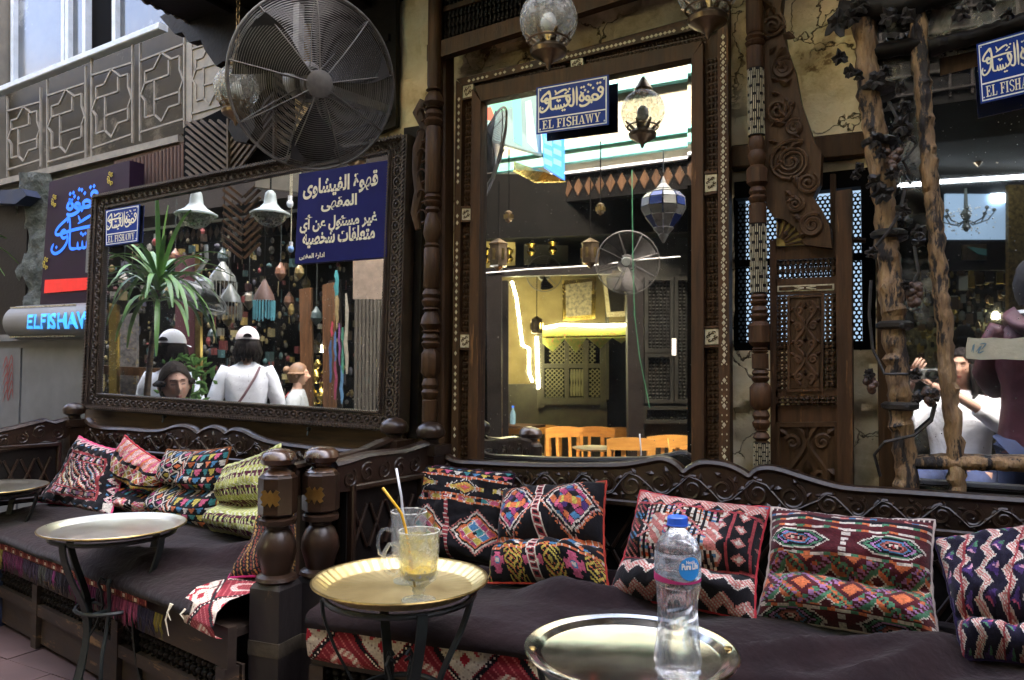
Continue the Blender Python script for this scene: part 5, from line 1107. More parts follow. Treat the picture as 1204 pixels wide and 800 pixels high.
# fringe
fr_ = MB(); x = AXL + .25; cols = [H('a8506a'), H('302838'), H('8a7a30'), H('6a2a4a'), H('403040'), H('5a5850'), H('383038'), H('8a3a6a'), H('5a4a58')]
while x < AXR - .38:
    ci = int((x - AXL) / .17 + noise.noise(Vector((x * 6, 0, 0))) * 1.5) % len(cols); k = random.uniform(.3, .75); fr_.col = tuple(c * k for c in cols[ci])
    p = AF(x, .385); dx = random.uniform(.01, .03); L_ = random.uniform(.045, .085); fr_.tube([p + Vector((0, -.004, 0)), p + Vector((dx * .5, -.016, -L_ * .5)), p + Vector((dx, -.012 + random.uniform(-.01, .004), -L_))], [.0032, .0028, .001], n=4); x += .0072
part(fr_, 'fringe', M_attr, bA, kind='stuff')
for px_, py_, l_ in ((237, 700, .05), (272, 688, .10), (232, 712, .03)):
    mb = MB(); p = PZ(px_, py_, .45); p.y = AF(p.x).y - .035; mb.tube([p, p + Vector((-.01, -.01, -l_ * .5)), p + Vector((.0, -.005, -l_))], [.004, .003, .001], n=5); part(mb, 'white_tassel', M_cream, bA)

# ================================================================== CUSHIONS
def zig(a, b, per, amp): # signed distance of b from a zigzag along a
    t = (a % per) / per; z = abs(2 * t - 1) * amp; return b - z
def pat_zz(i, j, N, base=NAV):      # broad cream and red zigzags on navy with diamonds
    a = (i * 1.0); per = 20; band = (j + zig(i, 0, per, 10)) % 26
    if band < 9:
        k = int(band) ; 
        if k in (0, 8): return CRM
        return SAL if ((i + j) % 4 < 2) else CRM
    u = (i % per) - per / 2; v = band - 17.5
    if abs(u) + abs(v) < 4: return [PUR, GRN, PNK, BLU][(i // per + j // 26) % 4] if (u * v > 0) else (MAG if abs(u) + abs(v) > 1.5 else BLK)
    return base
def pat_A1(i, j, N):
    m = min(i, N - 1 - i, j, N - 1 - j)
    if m < 16:
        s = i if (j < 16 or j > N - 17) else j; b = (m + abs((s % 14) - 7)) % 16
        if 4 <= b < 8: return CRM if (s + m) % 3 else PNK
        if b in (12, 13) and s % 14 in (0, 1, 13): return BLU
        return BLK if m > 1 else PNK
    if m < 19: return RED
    u = i - N / 2; v = j - N / 2
    if abs(v) > 18 and abs(abs(v) - 24) < 4:
        return [SAL, BLK, CRM, LIL][(i // 3) % 4] if abs(abs(v) - 24) < 2.5 else BLK
    if abs(abs(v) - 18.5) < 1: return RED
    d = abs(u) * .9 + abs(v)
    if int(d) % 8 < 1: return RED
    return [CRM, BLK, BLK, MULTI[(i // 3 + j // 3) % 6]][((i // 2) + (j // 2)) % 4]
def pat_A2(i, j, N):
    t = j / N; s = (i // 2)
    if t < .08: return ORG if (i + j) % 3 else CRM
    if t < .12 or .30 < t < .34: return BLK
    if t < .30: return CRM if (abs((i % 16) - 8) + (j % 12)) % 6 < 1 else ([ORG, PNK, SAL, CRM][(i // 4 + j // 3) % 4] if (i // 8) % 3 else BLK)
    if t < .52: return [MAG, BLU, YEL, ORG, PUR, TEA][(j // 4 + (i // 6)) % 6] if (i // 3 + j // 4) % 2 else BLK
    if t < .56: return YEL if i % 4 else ORG
    if t < .60: return BLK
    if t < .78: return CRM if (abs((i % 12) - 6) + abs((j % 12) - 6)) in (5, 6) else ([ORG, PNK, YEL][(i // 6) % 3] if (i + j) % 3 else BLK)
    if t < .83: return BLK if (i % 30) > 3 else ORG
    return CRM if abs((i % 14) - 7) > 5 - (j % 8) / 2 and (i + j) % 2 else [ORG, SAL, PNK][(i // 3) % 3]
def pat_A3(i, j, N):
    if i < N * .48:
        a = (i + j) % 14; b = (i - j) % 14
        if a < 2 or b < 2: return CRM
        c = [YEL, PNK, ORG, BLU, MAG][((i + j) // 14 + 2 * ((i - j) // 14)) % 5]; return c if 5 < a < 12 and 5 < b < 12 else BLK
    t = (j % 9) / 9; u = (i % 7) / 7
    if i < N * .55: return [CRM, BLK, BLK, ORG][(i + j // 2) % 4]
    return [ORG, YEL, BLU, PNK, CRM, TEA][(j // 9 + i // 7 * 2) % 6] if abs(u - .5) * 2 < t else BLK
def pat_A4(i, j, N):
    b = (j // 3) % 10; t = (j % 3)
    if b in (0, 1, 5): return H('c8cc58') if (i % 4) else H('e0deb0')
    if b in (2, 6): return H('6a2440') if (i % 4) < 2 else H('d8d898')
    if b in (3, 8): return H('5a1c34') if (i + 2) % 6 else H('c8cc70')
    if b == 4: return H('e0deb0') if (i // 2) % 2 else H('a8b048')
    if b == 7: return H('20202a') if (i % 4) < 2 else H('c8c860')
    return H('b8c050') if (i // 2 + j) % 3 else H('e4e0c0')
def pat_C1(i, j, N):
    t = j / N
    if t > .88: 
        r = (j % 6) / 6; u = abs((i % 8) - 4) / 4; return [BLU, YEL, ORG, PNK, CRM, TEA][(i // 8 + j // 6 * 2) % 6] if u < r else BLK
    if abs(t - .86) < .012 or abs(t - .66) < .013 or abs(t - .60) < .01: return ORG if (i % 5) else CRM
    if .66 < t < .86:
        u = (i % 40) - 20; v = (j - N * .76); d = abs(u) * .55 + abs(v)
        if d < 3: return PNK if d < 1.5 else ORG
        if d < 6: return YEL if (i + j) % 3 else ORG
        if abs(d - 8.5) < .7 and (i + j) % 2: return CRM
        if abs(v) < 2 and abs(u) < 17: return [ORG, YEL, CRM][(i // 3) % 3]
        return BLK
    if abs(i - N * .47) < 1.6 and t < .87: return RED if (j % 4) else CRM
    u = (i % (N * .5)) - N * .25; v = j - N * .30 if t < .6 else 0; d = abs(u) * .9 + abs(v)
    q_ = int(d)
    if 19 <= q_ <= 20: return CRM
    if 21 <= q_ <= 23: return SAL if (i // 2 + j // 2) % 2 else BLK
    if q_ < 15 and q_ > 1:
        a = (i + j) % 10; b = (i - j) % 10
        if a < 1 or b < 1: return CRM
        return [YEL, BLU, PNK, ORG, TEA, MAG][((i + j) // 10 + 3 * ((i - j) // 10)) % 6]
    if 15 <= q_ <= 16: return ORG
    return BLK
def pat_C2(i, j, N):
    t = j / N
    if abs(i - N * .46) < 3.2: return CRM if (abs(i - N * .46) > 2.2 or (j % 5 == 0)) else (BLK if (j % 5) in (2, 3) and abs(i - N * .46) < 1.2 else RED)
    if t > .40:
        if t > .965: return BRN
        cx = N * .20 if i < N * .46 else N * .74; u = i - cx; v = j - N * .68; d = abs(u) * 1.25 + abs(v)
        q_ = int(d)
        if q_ in (27, 28): return SAL if (i // 2 + j // 2) % 2 else CRM
        if q_ in (29, 30, 31) and (i // 3 + j // 3) % 2: return ORG
        if q_ in (22, 23): return CRM
        if q_ < 22:
            a = (i * 5 // 4 + j) % 9; b = (i * 5 // 4 - j) % 9
            if abs(v) < 3 and abs(u) < 9: return YEL if (abs(u) // 3) % 2 else ORG
            if a < 1 or b < 1: return H('301828')
            return [BLU, MAG, PUR, ORG, BLK, PNK][((i * 5 // 4 + j) // 9 + 2 * ((i * 5 // 4 - j) // 9)) % 6]
        return BLK
    if abs(t - .385) < .018 or abs(t - .225) < .014: return ORG if i % 5 else CRM
    if t > .24:
        u = (i % 48) - 24; v = j - N * .305; d = abs(abs(u) - 6) * .5 + abs(v)
        if abs(abs(v) - abs(u) * .4) < 1.4 and abs(u) < 18: return [BLU, CRM, ORG][(i // 4) % 3]
        return ORG if abs(v) < 1.2 and abs(u) > 18 else BLK
    u = (i % 32) - 12; v = j - N * .115; d = math.hypot(u, v)
    if d < 7.5: 
        a = math.atan2(v, u); return CRM if d < 1.5 else (BLU if d < 2.6 else (PNK if math.cos(a * 4) > -.4 or d < 4.5 else BLK))
    if (u > 8 or u < -8): return YEL if (abs(v) + abs(abs(u) - 14)) % 5 < 2 else (ORG if (i + j) % 5 == 0 else BLK)
    return BLK
def pat_C3(i, j, N):
    t = j / N
    def zz(off): 
        b = j - off + abs((i % 14) - 7); return b
    for off in (N * .90, N * .25, N * .05):
        b = zz(off)
        if 0 <= b < 8: return CRM if b in (0, 7) or (i + j) % 3 == 0 else SAL
    if t > .86: return BLK if t < .9 else (BLU if (abs((i % 14) - 7) + (N - j)) < 6 else SAL)
    if abs(t - .84) < .012 or abs(t - .36) < .012: return RED
    if .37 < t < .83:
        if i > N * .70:
            if i % 15 < 2: return RED
            u = (i % 15) - 8; v = (j % 12) - 6; return (SAL if abs(u) + abs(v) < 5 else BLK) if abs(u) + abs(v) > 2 else CRM
        if i < N * .12: return RED if (i + j) % 17 < 2 else ([SAL, BRN, BLU][(j // 6) % 3] if (i + j) % 5 < 2 else BLK)
        a = (i + j) % 38
        if a < 2 or (i - j) % 38 < 2: return SAL
        return [BLK, CRM, BLK, [ORG, BLU, PNK, BRN, CRM][(i // 5 + j // 5) % 5]][((i // 2) % 2) + 2 * ((j // 2) % 2)] if (i // 10) % 4 != 2 or abs(j - N * .6) > 12 else (SAL if (i + j) % 9 < 6 else CRM)
    u = (i % 14) - 7; v = (j % 18) - 9
    return [BLU, ORG, BRN, PNK][(i // 14) % 4] if abs(u) + abs(v) < 4 and (u * v) >= 0 else BLK
def pat_C4(i, j, N):
    t = j / N; MR = H('5c1220')
    if t > .955: return H('401020') if i % 3 else CRM
    if .90 < t < .925: return [BLU, CRM, SAL][(i // 4) % 3] if (i % 40) < 24 else MR
    if .86 < t < .895: return H('1c1a26')
    for a in (.845, .775, .545, .10):
        if abs(t - a) < .011: return [CRM, GRN, ORG, CRM][(i // 4) % 4]
    def hexa(cx, cy, i, j, s=1.0):
        u = abs(i - cx); v = abs(j - cy); return max(v * 1.5, u * .62 + v * .75)
    if .55 < t < .77 or t < .09:
        cy = N * .66 if t > .5 else N * .02
        for cx in (N * .2, N * .76):
            d = hexa(cx, cy, i, j)
            if d < 12.5: return [RED, CRM, BLK, SAL, H('8a4030'), BLU, BLK, LIL, BLK, GRN, BLK, CRM, H('5c1220')][min(12, int(d))]
        if abs(i - N * .48) < 2 and (j % 5) < 3: return CRM
        return MR
    if .12 < t < .535:
        u = (i % 26) - 13; v = (j % 26) - 13; d = abs(u) + abs(v)
        if d < 4: return MR
        if d < 5: return CRM
        st = ((i - j if u * v > 0 else i + j) // 2) % 2
        if d < 9: return ORG if u * v > 0 else GRN
        if d < 13: return (GRN if u * v > 0 else LIL) if st else MR
        if d < 17: return [LIL, ORG, GRN, MR][((i // 3) + (j // 3)) % 4]
        return MR if d < 21 else ORG
    return MR
def pat_A5(i, j, N):
    return [BLK, H('8a4028'), BLK, H('402028'), H('b08030'), BLK][((i + j) // 3 + (i - j) // 4) % 6]
def pat_C5(i, j, N):
    w_ = (i - j * .35)
    if int(w_) % 46 in (0, 1): return RED
    per = 18; b = (w_ + abs((j % per) - per / 2)) % 23
    if b < 8.5: return (CRM if int(b) in (0, 7, 8) else (SAL if (i + j) % 3 else CRM))
    u = b - 15.5; v = (j % per) - (0 if j % per < per / 2 else per)
    if abs(u) + abs(v) < 5: return [GRN, PNK, PUR, H('f0a8c0')][(j // per) % 4] if u * v > 0 else PUR
    return H('1a1430')
N_ST = 96
def cushion(label, TL, TR, BR, BL, yt, pat, zb_=.485, T=.07, fold=None, fdep=.05, piping=RED, seed=0, twist=0, back=H('3a1c24'), ytr=None, slump=.0, rev=False):
    tl = PY(*TL, yt); tr = PY(*TR, ytr or yt); br = PZ(*BR, zb_); bl = PZ(*BL, zb_)
    n_ = (tr - tl).cross(tl - bl); n_.normalize(); n_ = -n_ if n_.dot(CAM - tl) < 0 else n_
    c0 = (tl + tr + br + bl) / 4; t = thing('cushion', label, 'cushion', (c0.x, c0.y, zb_ - .02), group='embroidered cushions on the benches'); NN = N_ST
    def sp(u, v):
        return (bl * (1 - u) + br * u) * (1 - v) + (tl * (1 - u) + tr * u) * v
    def th(u, v):
        a = max(0, 1 - abs(2 * u - 1) ** 3.2); b = max(0, 1 - abs(2 * v - 1) ** 3.2); return (a * b) ** .55
    def wr(u, v): return noise.fractal(Vector((u * 3 + seed * 5, v * 3.4, seed)), 1, 2, 3) * .024 + .030 * abs(noise.noise(Vector((u * 6, v * 2.5, seed + 2))))
    F_ = []; B_ = []
    for j in range(NN + 1):
        rf = []; rb = []; v = j / NN
        for i in range(NN + 1):
            u = i / NN; q_ = th(u, v); e = .035
            uu = u + e * (.5 - u) * 2 * (1 - (2 * v - 1) ** 2) * (abs(2 * u - 1) ** 3); vv = v + e * (.5 - v) * 2 * (1 - (2 * u - 1) ** 2) * (abs(2 * v - 1) ** 3)
            p = sp(uu, vv); m_ = 1.; off = 0
            if fold:
                wv = (v - fold) + .02 * math.sin(u * 7 + seed); g = math.exp(-(wv / .035) ** 2); off = -fdep * math.exp(-(wv / .10) ** 2) * q_; m_ = 1 - .35 * g
                if v < fold: off += .03 * q_ * math.sin(math.pi * v / fold)
            off += -.03 * math.sin(math.pi * v) * (0 if fold else 1)
            w_ = wr(u, v) * q_
            rf.append(p + n_ * (off + 1.2 * T * q_ * m_ + w_)); rb.append(p + n_ * (off - T * .55 * q_))
        F_.append(rf); B_.append(rb)
    mb = MB(); W_ = NN + 1; rnd = random.Random(seed)
    for row in F_: mb.v += [tuple(p) for p in row]
    for j in range(NN):
        for i in range(NN):
            mb.f.append((j * W_ + i, j * W_ + i + 1, (j + 1) * W_ + i + 1, (j + 1) * W_ + i)); wi = noise.noise(Vector((i * .07, j * .07, seed + .5))) * 1.6; wj = noise.noise(Vector((i * .07 + 9, j * .07, seed + 2.5))) * 1.6; c = pat(max(0, min(NN - 1, int(i + wi))), max(0, min(NN - 1, int(j + wj))), NN); k = rnd.uniform(.62, 1.08) * (.85 + .25 * noise.noise(Vector((i * .04, j * .04, seed)))); g_ = sum(c) / 3 * .16 + .004; mb.c.append(tuple((q_ * .84 + g_) * k for q_ in c))
    o_ = part(mb, 'embroidered_front', M_attr, t, smooth=2)
    mb = MB(); mb.col = back; st = 4; mb.grid([[B_[j][i] for i in range(0, NN + 1, st)] for j in range(0, NN + 1, st)]); part(mb, 'back', M_attr, t, smooth=2)
    mb = MB(); mb.col = piping; loop = [F_[0][i] for i in range(0, NN, 4)] + [F_[j][NN] for j in range(0, NN, 4)] + [F_[NN][i] for i in range(NN, 0, -4)] + [F_[j][0] for j in range(NN, 0, -4)]
    mb.tube(loop, [.005 * (1 + .25 * ((k_ * 7) % 3 - 1)) for k_ in range(len(loop))], n=5, closed=True); part(mb, 'piping', M_attr, t, smooth=2); return t
cushion('navy cushion with pink and white zigzags, leaning in the far left corner of the bench', (93, 513), (146, 531), (130, 607), (42, 590), 2.46, pat_A1, piping=PNK, seed=1, T=.06)
cushion('folded black and orange banded cushion, second from the far left corner', (147, 512), (199, 548), (178, 608), (106, 592), 2.45, pat_A2, fold=.40, piping=RED, seed=2, T=.06)
cushion('folded black cushion with multicoloured triangles and lattice, left bench middle', (196, 529), (272, 526), (250, 624), (172, 603), 2.45, pat_A3, fold=.46, piping=BRN, seed=3, T=.065)
cushion('yellow green and maroon striped cushion, beside the front corner post', (266, 548), (330, 522), (322, 645), (246, 623), 2.40, pat_A4, fold=.40, piping=H('d8d890'), seed=4, T=.07)
cushion('dark cushion with rust pattern, half hidden behind the two front corner posts', (318, 580), (366, 572), (352, 684), (268, 680), 2.15, pat_A5, piping=MAG, seed=5, T=.05, back=BLK)
cushion('tall black cushion with orange rows and stepped diamonds, in the right bench corner', (477, 539), (605, 557), (590, 668), (483, 655), 2.50, pat_C1, piping=H('2a1a28'), seed=6, T=.065, zb_=.49)
cushion('folded black cushion with two large diamonds and pink flowers, second on the right bench', (592, 576), (713, 566), (716, 698), (573, 686), 2.49, pat_C2, fold=.40, piping=H('a83c30'), seed=7, T=.07)
cushion('folded cushion with red and cream zigzags, behind the water bottle', (753, 577), (905, 597), (888, 733), (714, 703), 2.47, pat_C3, fold=.38, piping=RED, seed=8, T=.07)
cushion('folded maroon cushion with hexagon medallions and green orange lozenges', (907, 597), (1099, 612), (1107, 764), (889, 728), 2.46, pat_C4, fold=.42, piping=H('b8a8a0'), seed=9, T=.075, back=MAR, )
cushion('navy cushion with broad diagonal zigzags, cut by the right edge of the photo', (1098, 634), (1232, 614), (1240, 792), (1132, 776), 2.44, pat_C5, fold=.30, piping=H('2a2040'), seed=10, T=.075)
mb = MB(); p = PZ(1108, 757, .475); mb.col = LIL
for k in range(9): mb.tube([p, p + Vector((.03, -.01 + .003 * k, .004)), p + Vector((.065, -.025 + .006 * k, -.006))], [.003, .003, .001], n=4)
solo(mb, 'tassel', M_attr, 'small lilac tassel lying at the corner of the maroon cushion', 'tassel')

# ================================================================== TABLES
def iron_table(name, label, C_, zt, r, rot, kind, dents=0):
    C_ = Vector((C_.x, C_.y, 0)); t = thing(name, label, 'table', C_, group='iron tables with metal trays')
    prof = [(.995, .88), (.93, .86), (.8, .74), (.68, .58), (.58, .47), (.46, .44), (.3, .50), (.14, .62), (0, .72)]
    for k in range(4):
        a = rot + k * math.pi / 2; d = Vector((math.cos(a), math.sin(a), 0)); tg = Vector((-d.y, d.x, 0)); pts = [C_ + d * (r * q_) + UZ * (zt - .012) * h for h, q_ in prof]; S = []
        for i in range(len(pts) - 1):
            for m_ in range(3): f = m_ / 3; p0 = pts[max(0, i - 1)]; p1 = pts[i]; p2 = pts[i + 1]; p3 = pts[min(len(pts) - 1, i + 2)]; S.append(.5 * ((2 * p1) + (p2 - p0) * f + (2 * p0 - 5 * p1 + 4 * p2 - p3) * f * f + (3 * p1 - p0 - 3 * p2 + p3) * f ** 3))
        S.append(pts[-1]); mb = MB(); mb.tube(S, .014, n=8, flat=.28, nrm=None); 
        mb = MB(); vs = []
        for i, p in enumerate(S):
            dd = (S[min(i + 1, len(S) - 1)] - S[max(i - 1, 0)]).normalized(); nn = tg.cross(dd).normalized()
            for x_, y_ in ((-.013, -.0035), (.013, -.0035), (.013, .0035), (-.013, .0035)): vs.append(p + tg * x_ + nn * y_)
        m2 = len(S); mb.add(vs, [(4 * i + k_, 4 * i + (k_ + 1) % 4, 4 * i + 4 + (k_ + 1) % 4, 4 * i + 4 + k_) for i in range(m2 - 1) for k_ in range(4)] + [(3, 2, 1, 0), tuple(4 * m2 - 4 + k_ for k_ in range(4))]); lg_ = part(mb, 'leg', M_iron, t)
        # inner scroll
        a2 = a + .5; d2 = Vector((math.cos(a2), math.sin(a2), 0)); mb = MB(); mb.tube([C_ + d2 * r * q_ + UZ * (zt * h) for h, q_ in ((.70, .10), (.72, .16), (.69, .20), (.64, .15), (.56, .12), (.44, .22), (.32, .40), (.20, .42), (.08, .34), (.02, .36))], .007, n=6, flat=.6); part(mb, 'scroll_bar', M_iron, t)
    for h, q_, rr in ((.56, .48, .007), (.97, .84, .008)):
        mb = MB(); mb.tube([C_ + Vector((math.cos(x_), math.sin(x_), 0)) * r * q_ + UZ * zt * h for x_ in [2 * math.pi * i / 32 for i in range(32)]], rr, n=6, closed=True); part(mb, 'hoop', M_iron, t)
    mb = MB(); mb.beam(C_ + Vector((-r * .45, 0, zt * .55)), C_ + Vector((r * .45, 0, zt * .55)), .02, .006); part(mb, 'cross_bar', M_iron, t); mb = MB(); mb.beam(C_ + Vector((0, -r * .45, zt * .535)), C_ + Vector((0, r * .45, zt * .535)), .02, .006); part(mb, 'cross_bar', M_iron, t)
    # tray
    tr_ = thing('tray', label.split(' on ')[0] if False else {'brass': 'round brass tray with fluted raised rim carrying two glass mugs', 'silver': 'scratched silver coloured round tray carrying the water bottle', 'mid': 'empty shiny round tray on the iron table in front of the left bench', 'far': 'empty round tray cut by the left edge of the photo'}[kind], 'tray', C_ + UZ * (zt - .01), group='round metal trays')
    mb = MB(); z = zt - .004
    if kind == 'brass':
        n = 180; mb.lathe(C_ + UZ * z, [(-.003, .0), (-.003, r * .80), (.0, r * .82), (.022, r * .965), (.024, r * 1.0), (.0275, r * 1.0), (.0275, r * .97), (.024, r * .955), (.004, r * .84), (.001, r * .81), (.001, 0)], n, cap=False)
        # flutes on the slope
        vs = []
        for j, (h, q_) in enumerate([(-.003, 0), (-.003, .80), (.0, .82), (.022, .965), (.024, 1.0), (.0275, 1.0), (.0275, .97), (.024, .955), (.004, .84), (.001, .81), (.001, 0)]):
            for i in range(n):
                x_ = 2 * math.pi * i / n; rr = r * q_ * (1 - (.012 * (1 if i % 4 < 2 else 0) if j in (2, 3, 7, 8) else 0)); hh = h + (.0018 * (i % 4 < 2) if j in (3, 7, 8) else 0); vs.append((C_.x + rr * math.cos(x_), C_.y + rr * math.sin(x_), z + hh))
        mb.v = vs; part(mb, 'tray_dish', mat('fluted brass', (.86, .72, .40), (.66, .52, .24), rough=.4, metal=1, scale=9, bump=.1, rvar=.1), tr_)
    else:
        mb.lathe(C_ + UZ * z, [(-.002, 0), (-.002, r * .84), (.006, r * .90), (.010, r * 1.0), (.014, r * 1.0), (.0165, r * .985), (.013, r * .93), (.011, r * .90), (.003, r * .85), (.001, r * .82), (.001, 0)], 96, cap=False); part(mb, 'tray_dish', M_silver if kind == 'silver' else M_tray, tr_)
        if kind == 'silver':
            for s_ in (-1, 1):
                mb = MB(); c = C_ + UZ * (z + .013) + CR * s_ * r * .93; mb.lathe(c, [(0, .009), (.003, .007), (.004, 0)], 12); part(mb, 'rim_boss', M_brass, tr_)
    mb = MB(); mb.tube([C_ + Vector((math.cos(x_), math.sin(x_), 0)) * r * .9935 + UZ * (z + (.026 if kind == 'brass' else .0135)) for x_ in [2 * math.pi * i / 72 for i in range(72)]], .0032, n=6, closed=True); part(mb, 'rolled_rim', M_brass if kind != 'silver' else M_silver, tr_)
    return t
ZT = .62
cN = PZ(741, 768, ZT); iron_table('iron_table', 'iron table carrying the silver tray in the foreground centre', cN, ZT, 124 * dep(cN) / FOC, .3, 'silver')
cM = PZ(471, 690, ZT); rM = 103 * dep(cM) / FOC; iron_table('iron_table', 'iron table carrying the brass tray, in front of the corner posts', cM, ZT, rM, .9, 'brass')
cL = PZ(134, 621, ZT); iron_table('iron_table', 'iron table with empty tray in front of the left bench', cL, ZT, 79 * dep(cL) / FOC, 1.75, 'mid')
cF = PZ(-12, 575, ZT); iron_table('iron_table', 'iron table with scroll legs cut by the left edge', cF, ZT, 60 * dep(cF) / FOC, .6, 'far')
# bottle
M_pet = glass_mat('clear bottle plastic', (.95, .98, 1), .04, 1.35, crackle=0, frost=.10, fcol=(.8, .85, .9), clear=.6)
zt_ = ZT - .004 + .001; cB = PZ(797, 794, zt_); kB = dep(cB) / FOC; hB = 186 * kB
bt = thing('water_bottle', 'clear plastic water bottle with blue cap and round blue label on the silver tray', 'bottle', cB)
rB = .0435; pr = [(0, .6), (.01, .9), (.03, 1.0), (.06, .97), (.075, 1.0), (.10, 1.03), (.16, 1.0), (.24, .93), (.32, .88), (.40, .86), (.48, .90), (.56, .97), (.60, 1.0), (.605, .96), (.615, 1.0), (.665, 1.0), (.67, .96), (.68, 1.0), (.78, 1.0), (.785, .96), (.795, .99), (.84, .86), (.88, .62), (.915, .36), (.925, .33), (.97, .32)]
mb = MB(); vs = []
n = 48; mb.lathe(cB, [(h * hB, q_ * rB) for h, q_ in pr], n, cap=False)
for idx, v in enumerate(mb.v):
    x_, y_, z_ = v; h = (z_ - cB.z) / hB; a = math.atan2(y_ - cB.y, x_ - cB.x); f = 1 + (.03 * math.sin(a * 5 + h * 22) * (1 if .1 < h < .58 else 0)) + .02 * noise.noise(Vector((a * 2, h * 14, 0))) * (1 if .05 < h < .58 else 0); vs.append((cB.x + (x_ - cB.x) * f, cB.y + (y_ - cB.y) * f, z_))
mb.v = vs; part(mb, 'bottle_shell', M_pet, bt, smooth=2)
mb = MB(); mb.lathe(cB + UZ * (hB * .935), [(0, rB * .40), (.002, rB * .47), (hB * .012, rB * .47), (hB * .014, rB * .44), (hB * .055, rB * .44), (hB * .062, rB * .40), (hB * .064, 0)], 40, flute=20, fd=.015); part(mb, 'cap', mat('blue plastic cap', (.03, .12, .62), (.025, .10, .55), rough=.35, bump=0), bt)
def cylpatch(mb, c, r, a0, a1, h0, h1, n_=20): 
    P = [[(c.x + r * math.cos(a0 + (a1 - a0) * i / n_), c.y + r * math.sin(a0 + (a1 - a0) * i / n_), c.z + h0 + (h1 - h0) * j / 6) for i in range(n_ + 1)] for j in range(7)]; mb.grid(P)
av = math.atan2(CAM.y - cB.y, CAM.x - cB.x)
M_lab = glass_mat('printed clear label', (.8, .92, 1), .1, 1.3, frost=.22, fcol=(.75, .82, .9)); mb = MB(); cylpatch(mb, cB, rB * 1.02, av - 2.2, av + 2.2, hB * .605, hB * .785, 40); lb = part(mb, 'label', M_lab, bt, smooth=2)
mb = MB(); P = []
for i in range(41):
    a = av - 1.9 + 3.3 * i / 40; top = .03 + .018 * math.sin(i / 40 * 5 + 1); P.append(((cB.x + rB * 1.03 * math.cos(a), cB.y + rB * 1.03 * math.sin(a), cB.z + hB * .605), (cB.x + rB * 1.03 * math.cos(a), cB.y + rB * 1.03 * math.sin(a), cB.z + hB * (.605 + top))))
mb.add([p for q_ in P for p in q_], [(2 * i, 2 * i + 2, 2 * i + 3, 2 * i + 1) for i in range(40)]); part(mb, 'magenta_band', mat('magenta print', (.45, .02, .15), (.4, .02, .13), bump=0), lb)
ad = av + .55; 
def onb(a, h, r_): return Vector((cB.x + rB * r_ * math.cos(a), cB.y + rB * r_ * math.sin(a), cB.z + h))
mb = MB(); hc = hB * .70; R_d = hB * .072; N = 28; cen = onb(ad, hc, 1.04); vs = [cen] + [onb(ad + R_d / rB * math.cos(2 * math.pi * i / N), hc + R_d * math.sin(2 * math.pi * i / N), 1.04) for i in range(N)] + [onb(ad + .5 * R_d / rB * math.cos(2 * math.pi * i / N), hc + .5 * R_d * math.sin(2 * math.pi * i / N), 1.04) for i in range(N)]
mb.add(vs, [(0, 1 + N + i, 1 + N + (i + 1) % N) for i in range(N)] + [(1 + i, 1 + (i + 1) % N, 1 + N + (i + 1) % N, 1 + N + i) for i in range(N)]); part(mb, 'round_logo', mat('blue logo print', (.03, .30, .70), (.02, .22, .6), bump=0), lb)
mb = MB()
V_, F_2 = text2d('Pure', .03) if False else text2d('Nestlé', .02)
V2, F2 = text2d('Pure Life', .04)
for (VV, FF, w_, h_, zc) in ((V_, F_2, .8, .022, .03), (V2, F2, 1.55, .04, -.005)):
    xs = [p[0] for p in VV]; ys = [p[1] for p in VV]
    for g in FF:
        idx = sorted({a for f in g for a in f}); mp = {a: i for i, a in enumerate(idx)}
        mb.add([onb(ad + ((VV[a][0] - min(xs)) / (max(xs) - min(xs)) - .5) * w_ * R_d / rB, hc + zc * hB + (VV[a][1] - min(ys)) / (max(ys) - min(ys)) * h_ * hB, 1.055) for a in idx], [tuple(mp[a] for a in f) for f in g])
part(mb, 'logo_lettering', M_white, lb, smooth=False)
